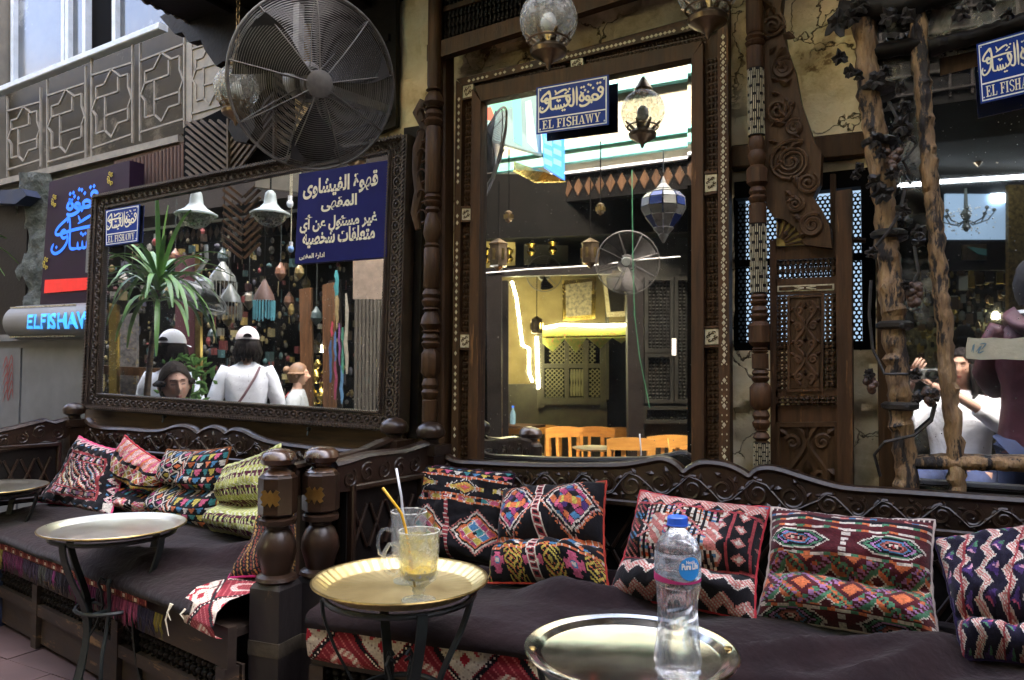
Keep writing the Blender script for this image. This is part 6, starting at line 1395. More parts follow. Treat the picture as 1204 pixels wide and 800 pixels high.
# mugs
M_mug = glass_mat('smeared mug glass', (.96, .97, .93), .06, 1.4, frost=.22, fcol=(.85, .84, .72)); M_mugb = glass_mat('clear mug glass', (.95, .97, .97), .04, 1.4, frost=.10, fcol=(.8, .82, .82))
M_juice = glass_mat('pale lemon juice residue', (1, .93, .6), .2, 1.2, frost=.3, fcol=(.92, .88, .55))
def mug(C_, h, r, label, juice, mt, hang):
    t = thing('glass_mug', label, 'mug', C_, group='glass mugs on the brass tray'); mb = MB()
    mb.lathe(C_, [(0, 0), (0, r * .82), (.004, r * .84), (.009, r * .3), (.02, r * .26), (.026, r * .34), (.034, r * .30), (.042, r * .5), (.055, r * .86), (.075, r * .97), (.11, r * .98), (h * .9, r), (h, r * 1.03), (h, r * .97), (h * .9, r * .94), (.11, r * .92), (.075, r * .90), (.058, r * .76), (.050, 0)], 40, cap=False); part(mb, 'glass_body', mt, t)
    d = Vector((math.cos(hang), math.sin(hang), 0)); mb = MB(); mb.tube([C_ + d * (r * a) + UZ * b for a, b in ((.96, .075), (1.25, .066), (1.58, .078), (1.70, .10), (1.66, .125), (1.45, .142), (1.15, .143), (.98, .136))], .0052, n=8); part(mb, 'handle', mt, t)
    mb = MB(); mb.tube([C_ + Vector((math.cos(x_), math.sin(x_), 0)) * r + UZ * h for x_ in [2 * math.pi * i / 40 for i in range(40)]], .0018, n=6, closed=True); part(mb, 'rim', glass_mat('mug rim glass', (1, 1, 1), .03, 1.45, frost=.3) if 'mug rim glass' not in MATS else MATS['mug rim glass'], t)
    if juice:
        mb = MB(); mb.lathe(C_, [(.052, .0), (.058, r * .70), (.072, r * .86), (.078, r * .88), (.078, 0)], 32, cap=False); part(mb, 'orange_dregs', mat('yellow dregs', (.8, .62, .10), (.7, .5, .06), rough=.3, bump=0), t)
        mb = MB(); mb.lathe(C_, [(.079, r * .895), (.11, r * .905), (h * .93, r * .93)], 32, cap=False); part(mb, 'juice_film', M_juice, t)
    return t
c1 = PZ(492, 706, ZT + .0); mug(Vector((c1.x, c1.y, ZT - .002)), 82 * dep(c1) / FOC, 24 * dep(c1) / FOC, 'front glass mug holding pale lemon juice dregs and the orange straw', True, M_mug, R(193) + YAW - .1)
c2 = PZ(480, 683, ZT + .0); mug(Vector((c2.x, c2.y, ZT - .002)), 82 * dep(c2) / FOC, 21 * dep(c2) / FOC, 'rear clear empty glass mug behind the juice mug', False, M_mugb, R(193) + YAW - .1)
def straw(name, pts, mt, label):
    mb = MB(); mb.tube(pts, .0035, n=10); solo(mb, name, mt, label, 'straw', group='drinking straws', smooth=2)
dd = dep(c1); M_or = mat('orange straw plastic', (.80, .46, .04), (.75, .40, .03), rough=.3, bump=0); M_ws = mat('white straw plastic', (.68, .70, .74), (.6, .62, .66), rough=.35, bump=0)
straw('drinking_straw', [PD(488, 690, dd), PD(482, 652, dd), PD(477, 622, dd), PD(472, 604, dd), PD(468, 598, dd), PD(450, 574, dd - .02)], M_or, 'orange bent drinking straw in the front juice mug')
d2 = dep(c2); straw('drinking_straw', [PD(482, 672, d2), PD(478, 630, d2), PD(473, 598, d2), PD(472, 585, d2), PD(466, 551, d2)], M_ws, 'white bent drinking straw in the rear mug')

# ================================================================== FAN AND GLOBE LANTERNS
def cage_fan(label, C_, n_, up, Rr, vm=None, rings=34, spokes=9, blades=3, group='wall fans', motor=True, mt=None, back=True, dpt=.34, wr=.0012):
    mt = mt or M_steel; n_ = n_.normalized(); up = (up - n_ * up.dot(n_)).normalized(); rt = up.cross(n_)
    t = thing('cage_fan', label, 'fan', C_, group=group, vm=vm)
    def q_(a, r, h): return C_ + rt * (r * math.cos(a)) + up * (r * math.sin(a)) + n_ * h
    def prof_(f, s): return s * Rr * dpt * (.5 - .5 * f ** 2.6) if f < 1 else 0
    for s, nm in ((1, 'front_cage'), (-1, 'rear_cage')):
        if s < 0 and not back: continue
        mb = MB()
        for k in range(rings): f = .16 + .84 * (k + 1) / rings; mb.tube([q_(2 * math.pi * i / 56, Rr * f, prof_(f, s)) for i in range(56)], wr, n=3, closed=True)
        part(mb, nm, mt, t, kind='stuff')
        for k in range(spokes): mb = MB(); a = 2 * math.pi * k / spokes + .3; mb.tube([q_(a, Rr * f, prof_(f, s) + s * .002) for f in (.1, .3, .5, .7, .85, .95, 1)], wr * 2.2, n=5); part(mb, 'spoke', mt, t)
    mb = MB(); mb.tube([q_(2 * math.pi * i / 64, Rr, 0) for i in range(64)], .0055, n=8, closed=True); part(mb, 'outer_hoop', mt, t)
    mb = MB(); mb.lathe(C_ + n_ * (Rr * dpt * .5 - .004), [(0, Rr * .15), (.006, Rr * .16), (.010, Rr * .12)], 28, n_); part(mb, 'badge', mt, t)
    for k in range(blades):
        a0 = 2 * math.pi * k / blades + .5; P = []
        for i in range(9):
            f = .12 + .80 * i / 8; w_ = .2 + .75 * math.sin(min(1, f * 1.15) * math.pi * .62); row = []
            for j in range(7): s = j / 6 - .5; aa = a0 + s * w_ * .95 + .25 * f; row.append(q_(aa, Rr * f, -s * .28 * Rr * (1.15 - f * .5)))
            P.append(row)
        mb = MB(); mb.grid(P); mb.grid([[Vector(p) - n_ * .003 for p in row[::-1]] for row in P]); part(mb, 'blade', M_bl, t)
    mb = MB(); mb.lathe(C_ - n_ * .04, [(0, Rr * .14), (.05, Rr * .14), (.07, Rr * .08)], 20, n_); part(mb, 'hub', mt, t)
    if motor: mb = MB(); mb.lathe(C_ - n_ * (Rr * dpt * .5 + .13), [(0, .04), (.02, .07), (.10, .075), (.125, .06)], 24, n_); part(mb, 'motor', mt, t)
    return t
M_bl = mat('dark fan blade', (.035, .031, .027), (.02, .018, .016), rough=.6, scale=5, bump=.1, spec=.15)
CFan = PD(370, 98, 2.85); tw = (CAM - CFan).normalized(); fn_ = (Matrix.Rotation(R(20), 3, 'Z') @ tw); fan = cage_fan('big round black caged fan hanging high in front of the chevron lattice', CFan, fn_, UZ, .315)
mb = MB(); bk = CFan - fn_.normalized() * .2; mb.beam(bk, Vector((bk.x, 2.8, bk.z + .05)), .05, .04); mb.beam(bk + Vector((0, 0, .0)), bk + Vector((0, 0, .30)), .03, .03, up=(0, 1, 0)); part(mb, 'wall_bracket', M_steel, fan)
M_globe = glass_mat('crackled globe glass', (.92, .92, .88), .06, 1.18, crackle=48, frost=.30, fcol=(.62, .60, .52))
def globe_lantern(label, px, py, rp, d, ztop=2.95):
    C_ = PD(px, py, d); k = d / FOC; r = rp * k; t = thing('globe_lantern', label, 'lantern', C_ - UZ * r * 1.7, group='crackled glass globe lanterns')
    mb = MB(); mb.lathe(C_, [(r * math.sin(a), r * math.cos(a)) for a in [-1.15 + 2.45 * i / 22 for i in range(23)]], 40, cap=False); part(mb, 'glass_globe', M_globe, t, smooth=2)
    mb = MB(); mb.lathe(C_ - UZ * r * 1.72, [(0, .002), (r * .06, r * .07), (r * .18, r * .10), (r * .28, r * .2), (r * .42, r * .44), (r * .52, r * .60), (r * .66, r * .64), (r * .78, r * .56), (r * .86, r * .42)], 32); part(mb, 'brass_base', M_bronze, t)
    mb = MB()
    for i in range(8):
        a = 2 * math.pi * i / 8
        for s in (-.17, 0, .17):
            pts = [C_ + Vector((math.cos(a + s * (1 - f)), math.sin(a + s * (1 - f)), 0)) * (r * (.42 + .42 * f) * 1.0) + UZ * (-r * (.90 - .34 * f)) for f in (0, .3, .6, .85, 1)]; mb.tube(pts, .0035, n=5)
    mb.tube([C_ + Vector((math.cos(x_), math.sin(x_), 0)) * r * .70 - UZ * r * .74 for x_ in [2 * math.pi * i / 40 for i in range(40)]], .004, n=5, closed=True); part(mb, 'pierced_collar', M_bronze, t)
    mb = MB(); mb.lathe(C_ + UZ * r * .94, [(0, r * .4), (.01, r * .42), (.03, r * .3), (.06, r * .12)], 24); part(mb, 'top_cap', M_bronze, t)
    mb = MB(); mb.ball(C_ - UZ * r * .1, r * .28, 14, 10, sc=(1, 1, 1.35)); bl_ = part(mb, 'bulb', mat('unlit opal bulb', (.75, .75, .72), (.7, .7, .66), rough=.3, bump=0) if 'unlit opal bulb' not in MATS else MATS['unlit opal bulb'], t); mb = MB(); mb.lathe(C_ - UZ * r * .75, [(0, r * .16), (r * .38, r * .14)], 14); part(mb, 'socket', M_brass, t)
    mb = MB(); 
    z0 = C_.z + r * .94 + .05; nl = max(1, int((ztop - z0) / .03))
    for i in range(max(0, nl)):
        cc = Vector((C_.x, C_.y, z0 + .03 * i)); u_ = UX if i % 2 else Vector((0, 1, 0)); mb.tube([cc + u_ * .008 * math.cos(x_) + UZ * .019 * math.sin(x_) for x_ in [2 * math.pi * q_ / 10 for q_ in range(10)]], .002, n=4, closed=True)
    if nl > 0 and mb.v: part(mb, 'chain', M_bronze, t, kind='stuff')
    return t
globe_lantern('crackled glass globe lantern hanging in front of the top of the tall mirror', 645, 24, 34, 2.55)
globe_lantern('globe lantern with bronze base hanging at the top right corner of the tall mirror', 832, -16, 37, 2.45)
globe_lantern('globe lantern half hidden behind the left side of the big fan', 278, 104, 26, 3.35)
# ================================================================== ACROSS THE ALLEY (what the mirrors show)
VML = refl(WQ.p[0] + WQ.n * .02, WQ.n); VMC = refl(FQ.p[0] + FQ.n * .006, FQ.n); VMR = refl(Vector((0, RY, 0)), Vector((0, 1, 0)))
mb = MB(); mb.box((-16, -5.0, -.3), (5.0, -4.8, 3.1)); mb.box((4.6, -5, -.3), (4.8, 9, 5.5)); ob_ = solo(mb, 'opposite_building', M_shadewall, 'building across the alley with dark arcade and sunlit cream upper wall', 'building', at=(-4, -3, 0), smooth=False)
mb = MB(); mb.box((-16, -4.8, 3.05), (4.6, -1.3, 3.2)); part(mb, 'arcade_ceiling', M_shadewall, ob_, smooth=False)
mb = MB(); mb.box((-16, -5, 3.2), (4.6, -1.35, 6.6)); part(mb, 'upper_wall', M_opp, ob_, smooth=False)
for z0, z1, dy in ((3.42, 3.50, .06), (3.56, 3.59, .03), (4.05, 4.16, .07), (5.6, 5.9, .05)): mb = MB(); mb.box((-16, -1.35, z0), (4.6, -1.35 + dy, z1)); part(mb, 'turquoise_band', M_turq, ob_, smooth=False)
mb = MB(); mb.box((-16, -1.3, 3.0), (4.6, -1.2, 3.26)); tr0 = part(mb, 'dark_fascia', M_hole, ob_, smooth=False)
mb = MB()
for k in range(120): x = -9 + k * .11; mb.prism([(x, -1.19, 3.22), (x - .045, -1.19, 3.13), (x, -1.19, 3.04), (x + .045, -1.19, 3.13)], (0, -.02, 0))
part(mb, 'lozenge_trim', M_browndk, tr0, smooth=False, kind='stuff')
mb = MB(); mb.box((-16, -1.3, 3.262), (4.6, -1.16, 3.285)); part(mb, 'white_edge', M_winw, ob_, smooth=False)
mb = MB(); mb.box((-16, -1.3, 3.29), (-3.95, -.75, 4.5)); solo(mb, 'added_dark_box', M_black, 'added dark box hiding the bright wall over the shops across the alley', 'canopy', smooth=False)  # added box that keeps the bright upper wall out of the wide mirror
mb = MB(); mb.box((-18, -6, -.3), (-17.8, 10, 7)); solo(mb, 'far_building', M_facade, 'distant stone building closing the left end of the alley', 'building', smooth=False)
mb = MB(); mb.box((-16, -4.8, -.12), (4.6, -1.25, -.004)); struct(mb, 'arcade_floor', M_paving)

VC = {'L': VML, 'C': VMC, 'R': VMR}
M_warm = emit_mat('warm tube light', (1, .90, .50), 5.0); M_cool = emit_mat('cool tube light', (.85, .93, 1.0), 1.4)
M_skin = mat('skin', (.55, .33, .23), (.48, .28, .2), rough=.5, bump=.1); M_skin2 = mat('dark skin', (.12, .06, .035), (.09, .045, .03), rough=.5, bump=.1)
M_hair = mat('dark hair', (.016, .011, .009), (.006, .004, .003), spec=.15, rough=.6, scale=40, stretch=(6, 6, .5), bump=.6)
M_wcloth = mat('white cotton', (.86, .87, .88), (.76, .77, .80), rough=.85, scale=5, bump=.8, bscale=9, bdist=.02); M_mar = mat('maroon shell jacket', (.075, .009, .022), (.05, .006, .015), rough=.6, scale=6, bump=.9, bscale=8, bdist=.02)
M_greyc = mat('grey cotton', (.30, .32, .33), (.22, .24, .25), rough=.9, bump=.3); M_jean = mat('blue denim', (.04, .06, .14), (.03, .04, .09), rough=.9, bump=.3)
M_flor = mat('white shirt with printed flowers', (.82, .86, .90), (.74, .78, .84), rough=.85, scale=9, bump=.7, bscale=9, bdist=.02, c3=(.28, .20, .30), c3t=.66)
M_gold = mat('polished gold brass', (.80, .60, .18), (.55, .38, .08), rough=.25, metal=1, bump=.2); M_oak = mat('honey varnished chair wood', (.62, .30, .06), (.42, .19, .04), rough=.4, scale=6, stretch=(1, 1, 4), bump=.1)

def skin_mesh(parent, name, mt, verts, edges, radii, flat=None, sub=2, cloth=False):
    me = bpy.data.meshes.new(name); inv = INV[parent]; me.from_pydata([tuple(inv @ Vector(v)) for v in verts], edges, []); me.update(); me.materials.append(mt)
    o = bpy.data.objects.new(name, me); COL.objects.link(o); o.parent = parent; INV[o] = inv
    md = o.modifiers.new('skin', 'SKIN'); md.use_smooth_shade = True
    for i, r in enumerate(radii): sv = me.skin_vertices[0].data[i]; sv.radius = r if isinstance(r, tuple) else (r, r); sv.use_root = (i == 0)
    s = o.modifiers.new('sub', 'SUBSURF'); s.levels = sub; s.render_levels = sub
    return o
def person(label, head, f, S=1.0, skin=None, top=None, topn='shirt', trou=None, hair='long', hairm=None, cap=None, vm=None, seated=False, arms=((-.0, 0), (0, 0)), strap=None, armp=None, lean=0., look=None, hood=False, tilt=0.):
    """head: centre of the head (virtual); f: facing direction; heights measured down from the head"""
    skin = skin or M_skin; f = Vector((f[0], f[1], 0)).normalized(); r_ = f.cross(UZ); hc = Vector(head)
    feet = hc - UZ * (1.56 if not seated else 1.16) * S; t = thing('person', label, 'person', feet, vm=vm)
    def P(x, y, z): return hc + r_ * x * S + f * y * S + UZ * z * S      # z from head centre
    pel = P(0, -.02 - lean, -.72); 
    V = [pel, P(0, -.02 - lean * .6, -.50), P(0, -.02 - lean * .3, -.30), P(0, -.015, -.19), P(0, -.01, -.13), P(0, .0, -.02)]; Rr = [(.11, .08), (.10, .075), (.12, .075), (.07, .06), (.05, .05), (.05, .05)]; E_ = [(0, 1), (1, 2), (2, 3), (3, 4), (4, 5)]
    AR_ = []
    for si, s in enumerate((-1, 1)):
        ap = armp[si] if armp else [(s * .24, -.02, -.45), (s * .27, .03, -.68), (s * .26, .07, -.80)]
        b = len(V); V += [P(s * .155, -.02, -.235)] + [P(*q_) for q_ in ap]; Rr += [.055, .042, .032, .028]; E_ += [(2, b), (b, b + 1), (b + 1, b + 2), (b + 2, b + 3)]; AR_.append([V[b], V[b + 1], V[b + 2], V[b + 3]])
    LG_ = []
    for s in (-1, 1):
        b = len(V)
        if seated: V += [P(s * .10, .02, -.74), P(s * .14, .42, -.72), P(s * .14, .42, -1.08), P(s * .14, .52, -1.13)]
        else: V += [P(s * .09, 0, -.80), P(s * .10, .02, -1.14), P(s * .10, -.02, -1.50), P(s * .10, .10, -1.54)]
        Rr += [.085, .06, .042, .035]; E_ += [(0, b), (b, b + 1), (b + 1, b + 2), (b + 2, b + 3)]; LG_.append(V[b:b + 4])
    sc_ = [tuple(q_ * S for q_ in (r if isinstance(r, tuple) else (r, r))) for r in Rr]
    skin_mesh(t, 'body', skin, V, E_, sc_)
    if top:
        mb = MB(); rows = []; sd0 = hc.x * 3
        for z_, rx, ry, yo in ((-.80, .175, .13, 0), (-.70, .17, .125, 0), (-.58, .155, .115, 0), (-.48, .16, .115, -.005), (-.38, .178, .122, -.01), (-.30, .188, .118, -.012), (-.25, .185, .105, -.012), (-.215, .165, .09, -.01), (-.19, .13, .078, -.005), (-.17, .085, .068, 0), (-.15, .062, .058, .0)):
            row = []
            for i in range(41):
                a_ = 2 * math.pi * i / 40; ca, sa = math.cos(a_), math.sin(a_); x = rx * math.copysign(abs(ca) ** .8, ca); y = ry * math.copysign(abs(sa) ** .8, sa) + yo; nz_ = 1 + (.075 * noise.fractal(Vector((ca * 2 + sd0, sa * 2, z_ * 9)), 1, 2, 3) + .05 * abs(noise.noise(Vector((ca * 3, sa * 3 + sd0, z_ * 14))))) * (1 if z_ < -.2 else .3); row.append(P(x * nz_, y * nz_, z_))
            rows.append(row)
        mb.grid(rows)
        for a in AR_:
            e2 = a[1] + (a[2] - a[1]) * .85; c_ = (P(0, 0, -.30)); st_ = a[0] + (c_ - a[0]) * .25; pts = [st_, a[0], a[0] + (a[1] - a[0]) * .3, a[0] + (a[1] - a[0]) * .7, a[1], a[1] + (e2 - a[1]) * .35, a[1] + (e2 - a[1]) * .7, e2]
            mb.tube(pts, [q_ * S * (1 + .10 * noise.noise(Vector((k_ * 1.7, sd0, 1)))) for k_, q_ in enumerate((.05, .072, .075, .066, .062, .06, .054, .05))], n=14)
        part(mb, topn, top, t, smooth=2)
    if trou:
        tv = [pel]; tr = [(.15, .12)]; te = []
        for l_ in LG_: b = len(tv); tv += [l_[0], l_[1], l_[2]]; tr += [(.10, .10), (.075, .075), (.06, .06)]; te += [(0, b), (b, b + 1), (b + 1, b + 2)]
        skin_mesh(t, 'trousers', trou, tv, te, [tuple(x * S for x in q_) for q_ in tr])
    for a in AR_:      # hands
        d = (a[3] - a[2]).normalized(); sd_ = d.cross(UZ if abs(d.z) < .8 else f).normalized(); un = sd_.cross(d); mb = MB(); pc = a[3] + d * .04 * S; mb.ball(pc, .042 * S, 10, 8, sc=(1, 1, 1)); vs = []
        for v in mb.v: v = Vector(v) - pc; v = v - un * v.dot(un) * .6 + d * v.dot(d) * .2; vs.append(tuple(pc + v))
        mb.v = vs
        for k, L_ in enumerate((.07, .08, .075, .06)): o = pc + d * .035 * S + sd_ * (k - 1.5) * .019 * S; mb.tube([o, o + d * L_ * .5 * S - un * .004 * S, o + d * L_ * .85 * S - un * .02 * S, o + d * L_ * S * .95 - un * .04 * S], [.0095 * S, .009 * S, .008 * S, .006 * S], n=6)
        o = pc - d * .01 * S - sd_ * .035 * S; mb.tube([o, o - sd_ * .02 * S + d * .02 * S, o - sd_ * .028 * S + d * .048 * S], [.012 * S, .010 * S, .008 * S], n=6); part(mb, 'hand', skin, t, smooth=2)
    lk = Vector(look).normalized() if look else f; lr = lk.cross(UZ).normalized(); lu = lr.cross(lk)
    if tilt: mt_ = Matrix.Rotation(tilt, 3, lk); lr = mt_ @ lr; lu = mt_ @ lu
    mb = MB(); nu, nv = 96, 72; sk = tuple(skin.node_tree.nodes['Color Ramp'].color_ramp.elements[1].color[:3]); P_ = []; dirs = []
    for j in range(nv + 1):
        th_ = math.pi * j / nv; row = []; dr = []
        for i in range(nu):
            ph = 2 * math.pi * i / nu; x = math.sin(th_) * math.sin(ph); y = math.sin(th_) * math.cos(ph); z = math.cos(th_); g = lambda a, b, c, s_, s2=None: math.exp(-((x - a) / s_) ** 2 - ((z - b) / (s2 or s_)) ** 2) if y > 0 else 0
            X, Y, Z = x * .076, y * .096, z * .118; 
            if z < 0: X *= 1 - .42 * (-z) ** 1.6; Y *= 1 - .12 * (-z); Y += .012 * (-z) if y > 0 else .02 * (-z)
            Y += .026 * g(0, -.18, 0, .13, .16) + .012 * g(0, .02, 0, .09, .20) - .012 * g(.34, .10, 0, .17, .12) - .012 * g(-.34, .10, 0, .17, .12) + .007 * g(0, .30, 0, .5, .10) + .008 * g(0, -.48, 0, .2, .06) + .007 * g(0, -.58, 0, .17, .05) + .010 * g(0, -.85, 0, .3, .12) - .006 * g(0, -.68, 0, .25, .05) + .008 * g(.34, .07, 0, .12, .06) + .008 * g(-.34, .07, 0, .12, .06)
            row.append(hc + (lr * X + lk * Y + lu * Z) * S); dr.append((x, y, z))
        P_.append(row); dirs.append(dr)
    for j in range(nv):
        for i in range(nu):
            i2 = (i + 1) % nu; x, y, z = [(dirs[j][i][k] + dirs[j + 1][i2][k]) / 2 for k in range(3)]; c = sk; ax = abs(x)
            if y > .3:
                if abs(z + .53) < .075 and ax < .24: c = tuple(a * b for a, b in zip(sk, (.85, .50, .55)))
                elif abs(z + .53) < .02 and ax < .24: c = (.15, .04, .04)
                elif abs(z - .055 + .04 * (ax - .34) ** 2) < .02 and .18 < ax < .48: c = (.04, .025, .025)
                elif abs(z - .27 + .3 * (ax - .35) ** 2) < .026 and .16 < ax < .55: c = (.12, .07, .05)
                elif ax < .5 and -.4 < z < -.1 and ax > .3: c = tuple(a * b for a, b in zip(sk, (1.05, .9, .88)))
            mb.col = c; mb.add([P_[j][i], P_[j + 1][i], P_[j + 1][i2], P_[j][i2]], [(0, 1, 2, 3)])
    for s in (-1, 1): mb.col = sk; mb.ball(hc + (lr * .076 * s - lk * .005 - lu * .005) * S, .028 * S, 10, 8, sc=(.5, .8, 1.1))
    part(mb, 'head', M_attr2, t, smooth=2)
    hm = hairm or M_hair
    if hair:
        mb = MB(); rows = []
        for j in range(21):
            row = []
            for i in range(41):
                ph = 2 * math.pi * i / 40; th_ = math.pi * j / 20 * .72; y = math.sin(th_) * math.cos(ph); lim = 1.
                tmax = .98 if y < .2 else .98; frontness = max(0, math.cos(ph)); tt = th_ * (1 - .60 * frontness ** .8) ; k = 1.10 + (.16 if hair == 'afro' else .03) + (.10 if hair == 'afro' else .04) * noise.noise(Vector((math.sin(tt) * math.sin(ph) * 9, math.sin(tt) * math.cos(ph) * 9, math.cos(tt) * 9)))
                x = math.sin(tt) * math.sin(ph); y = math.sin(tt) * math.cos(ph); z = math.cos(tt); row.append(hc + (lr * x * .078 * k + lk * (y * .097 * k - .004) + lu * (z * .118 * k)) * S)
            rows.append(row)
        mb.grid(rows)
        if hair in ('long', 'short_long', 'bun'):
            rnd = random.Random(3); L_ = .30 if hair == 'long' else (.16 if hair == 'short_long' else .02)
            for k in range(90):
                ph = math.pi * (.30 + 1.4 * k / 89); a = hc + (lr * math.sin(ph) * .082 + lk * math.cos(ph) * .098 + lu * .02) * S; out = (lr * math.sin(ph) + lk * math.cos(ph)); ln = L_ * rnd.uniform(.8, 1.1) * S
                mb.tube([a, a + out * .010 - UZ * ln * .33, a + out * (.012 + rnd.uniform(-.01, .02)) - UZ * ln * .66, a + out * rnd.uniform(-.02, .02) - UZ * ln], [.013 * S, .014 * S, .011 * S, .004 * S], n=5)
        if hair == 'bun': mb.ball(hc - lk * .12 * S + lu * .05 * S, .045 * S, 12, 8)
        part(mb, 'hair', hm, t, smooth=2)
    if cap:
        mb = MB(); rows = []
        for j in range(13):
            th_ = math.pi / 2 * j / 12 * .98; rows.append([hc + (lr * math.sin(th_) * math.sin(a) * .094 + lk * (math.sin(th_) * math.cos(a) * .112 - .004) + lu * (math.cos(th_) * .112 + .030)) * S for a in [2 * math.pi * i / 40 for i in range(41)]])
        mb.grid(rows); co_ = part(mb, 'cap', cap, t, smooth=2)
        mb = MB(); rows = []
        for j in range(6):
            rr = .105 + .075 * j / 5; rows.append([hc + (lr * math.sin(a) * min(.094, rr) * 1.0 + lk * math.cos(a) * rr * 1.05 + lu * (.032 - .012 * j / 5 - .02 * math.sin(a) ** 2)) * S for a in [-.9 + 1.8 * i / 14 for i in range(15)]])
        mb.grid(rows); part(mb, 'cap_peak', cap, co_, smooth=2)
        mb = MB(); c = hc + (lk * -.112 + lu * .048) * S; mb.prism([c + (lr * a + lu * b) * S - lk * .012 * S for a, b in [(.034 * math.cos(x_), .030 * math.sin(x_)) for x_ in [math.pi * i / 8 for i in range(9)]]], lk * .02 * S); part(mb, 'cap_opening', M_hair, co_, smooth=False)
    if strap is not None:
        mb = MB(); pts = [P(.10, -.09, -.19), P(.06, -.155, -.28), P(-.02, -.165, -.42), P(-.10, -.155, -.54), P(-.17, -.12, -.66)]; mb.tube(pts, .010 * S, n=6, flat=.4, nrm=f); part(mb, 'bag_strap', strap, t)
    if hood:
        mb = MB(); rows = []
        for j in range(8):
            rows.append([hc + (r_ * math.sin(a) * (.10 + .055 * math.sin(j / 7 * math.pi)) + f * (math.cos(a) * (.085 + .06 * math.sin(j / 7 * math.pi)) - .03) + UZ * (-.13 - .10 * j / 7 + .03 * math.sin(a * 3))) * S for a in [2 * math.pi * i / 28 for i in range(29)]])
        mb.grid(rows); part(mb, 'hood', top, t, smooth=2); mb = MB(); mb.tube([hc + (r_ * math.sin(a) * .085 + f * (math.cos(a) * .075 - .02) + UZ * -.135) * S for a in [2 * math.pi * i / 20 for i in range(20)]], .018 * S, n=6, closed=True); part(mb, 'pale_collar', M_wcloth, t)
    return t
away = CF.copy(); tocam = -CF
def vslab(pts, d, th, name, mt, label, cat, v, kind=None, group=None):
    mb = MB(); mb.prism([PD(a, b, d) for a, b in pts], CF * th); return solo(mb, name, mt, label, cat, vm=VC[v], smooth=False, kind=kind, group=group)

# ---- left mirror -------------------------------------------------
rt = ray(291, 396); 
person('woman seen from behind in the wide mirror: blush cap, white blouse and thin bag strap', PD(291, 404, 6.3), rt, S=1.0, top=M_wcloth, topn='blouse', trou=M_jean, hair='short_long', cap=mat('blush cap cotton', (.88, .78, .76), (.8, .7, .68), rough=.9, bump=.2), vm=VML, strap=mat('mauve strap', (.22, .12, .13), bump=0))
person('person seen from behind in the wide mirror: white cap and pale flowered shirt', PD(203, 409, 6.1), Matrix.Rotation(R(-35), 3, 'Z') @ ray(203, 400), S=1.05, top=M_flor, topn='shirt', trou=M_jean, hair='short_long', cap=mat('white cap cotton', (.92, .92, .92), (.88, .88, .88), rough=.9, bump=.2), vm=VML)
person('woman with dark tied hair looking down at the lower edge of the wide mirror', PD(206, 452, 5.0), -ray(206, 455) + CR * .35, S=1.15, top=M_greyc, topn='sweater', trou=M_jean, hair='bun', hairm=mat('brown hair', (.028, .017, .011), (.010, .006, .004), spec=.15, rough=.6, stretch=(6, 6, 1), scale=40, bump=.5), vm=VML, seated=True, look=-ray(206, 455) + CR * .25 - UZ * .12, tilt=.10)
person('small woman in profile, grey top and red strap, right in the wide mirror', PD(351, 441, 8.2), CR + CF * .15, S=1.0, top=M_greyc, topn='top', trou=M_jean, hair='bun', hairm=mat('light brown hair', (.20, .11, .05), (.1, .05, .025), bump=.4), vm=VML, strap=mat('red strap', (.5, .03, .03), bump=0))
# pot palm
pl = thing('potted_palm', 'potted palm with long drooping green blades reflected in the wide mirror', 'plant', PD(172, 640, 5.3), vm=VML)
mb = MB(); tp_ = [PD(172, 640, 5.3), PD(172, 520, 5.3), PD(173, 460, 5.3), PD(178, 410, 5.3), PD(184, 370, 5.3), PD(186, 335, 5.3)]; mb.tube(tp_, [.03, .026, .022, .019, .017, .015], n=10)
for i in range(40): f_ = i / 40 * 4.99; a = tp_[int(f_)] + (tp_[int(f_) + 1] - tp_[int(f_)]) * (f_ % 1); mb.lathe(a, [(0, .019), (.012, .023), (.02, .018)], 8)
part(mb, 'trunk', M_board, pl); rnd = random.Random(5); top_ = tp_[-1]
mb = MB(); c = PD(172, 660, 5.3); mb.lathe(c - UZ * .25, [(0, .14), (.28, .20), (.30, .21), (.30, .18), (.27, .17)], 20); part(mb, 'pot', M_cor, pl)
for k in range(64):
    a = k * 2.399; el = rnd.uniform(-.1, 1.25) if k > 3 else 1.5; L_ = rnd.uniform(.36, .66); d = (CR * math.cos(a) + CF * math.sin(a)) * math.cos(el) + UZ * math.sin(el); o = top_ + UZ * rnd.uniform(-.14, .06); pts = []; v = d.copy(); p = o.copy()
    for i in range(9): pts.append(p.copy()); p += v * L_ / 8; v = (v - UZ * (.10 + .30 * (i / 8)) * (1.6 - el * .7)).normalized()
    mb = MB(); side = d.cross(UZ); side = side.normalized() if side.length > .05 else CR; vs = []
    for i, q_ in enumerate(pts): w_ = .017 * math.sin(math.pi * min(1, (i + .8) / 9.3)) ** .6; vs += [q_ + side * w_ + UZ * .004, q_ - UZ * .002, q_ - side * w_ + UZ * .004]
    mb.add(vs, [(3 * i, 3 * i + 1, 3 * i + 4, 3 * i + 3) for i in range(8)] + [(3 * i + 1, 3 * i + 2, 3 * i + 5, 3 * i + 4) for i in range(8)]); part(mb, 'leaf', M_leaf, pl)
bs = thing('leafy_bush', 'small leafy bush behind the looking down woman in the wide mirror', 'plant', PD(222, 470, 5.6), vm=VML); mb = MB(); mb.tube([PD(222, 640, 5.6), PD(222, 450, 5.6)], .01); part(mb, 'stem', M_board, bs)
mb = MB()
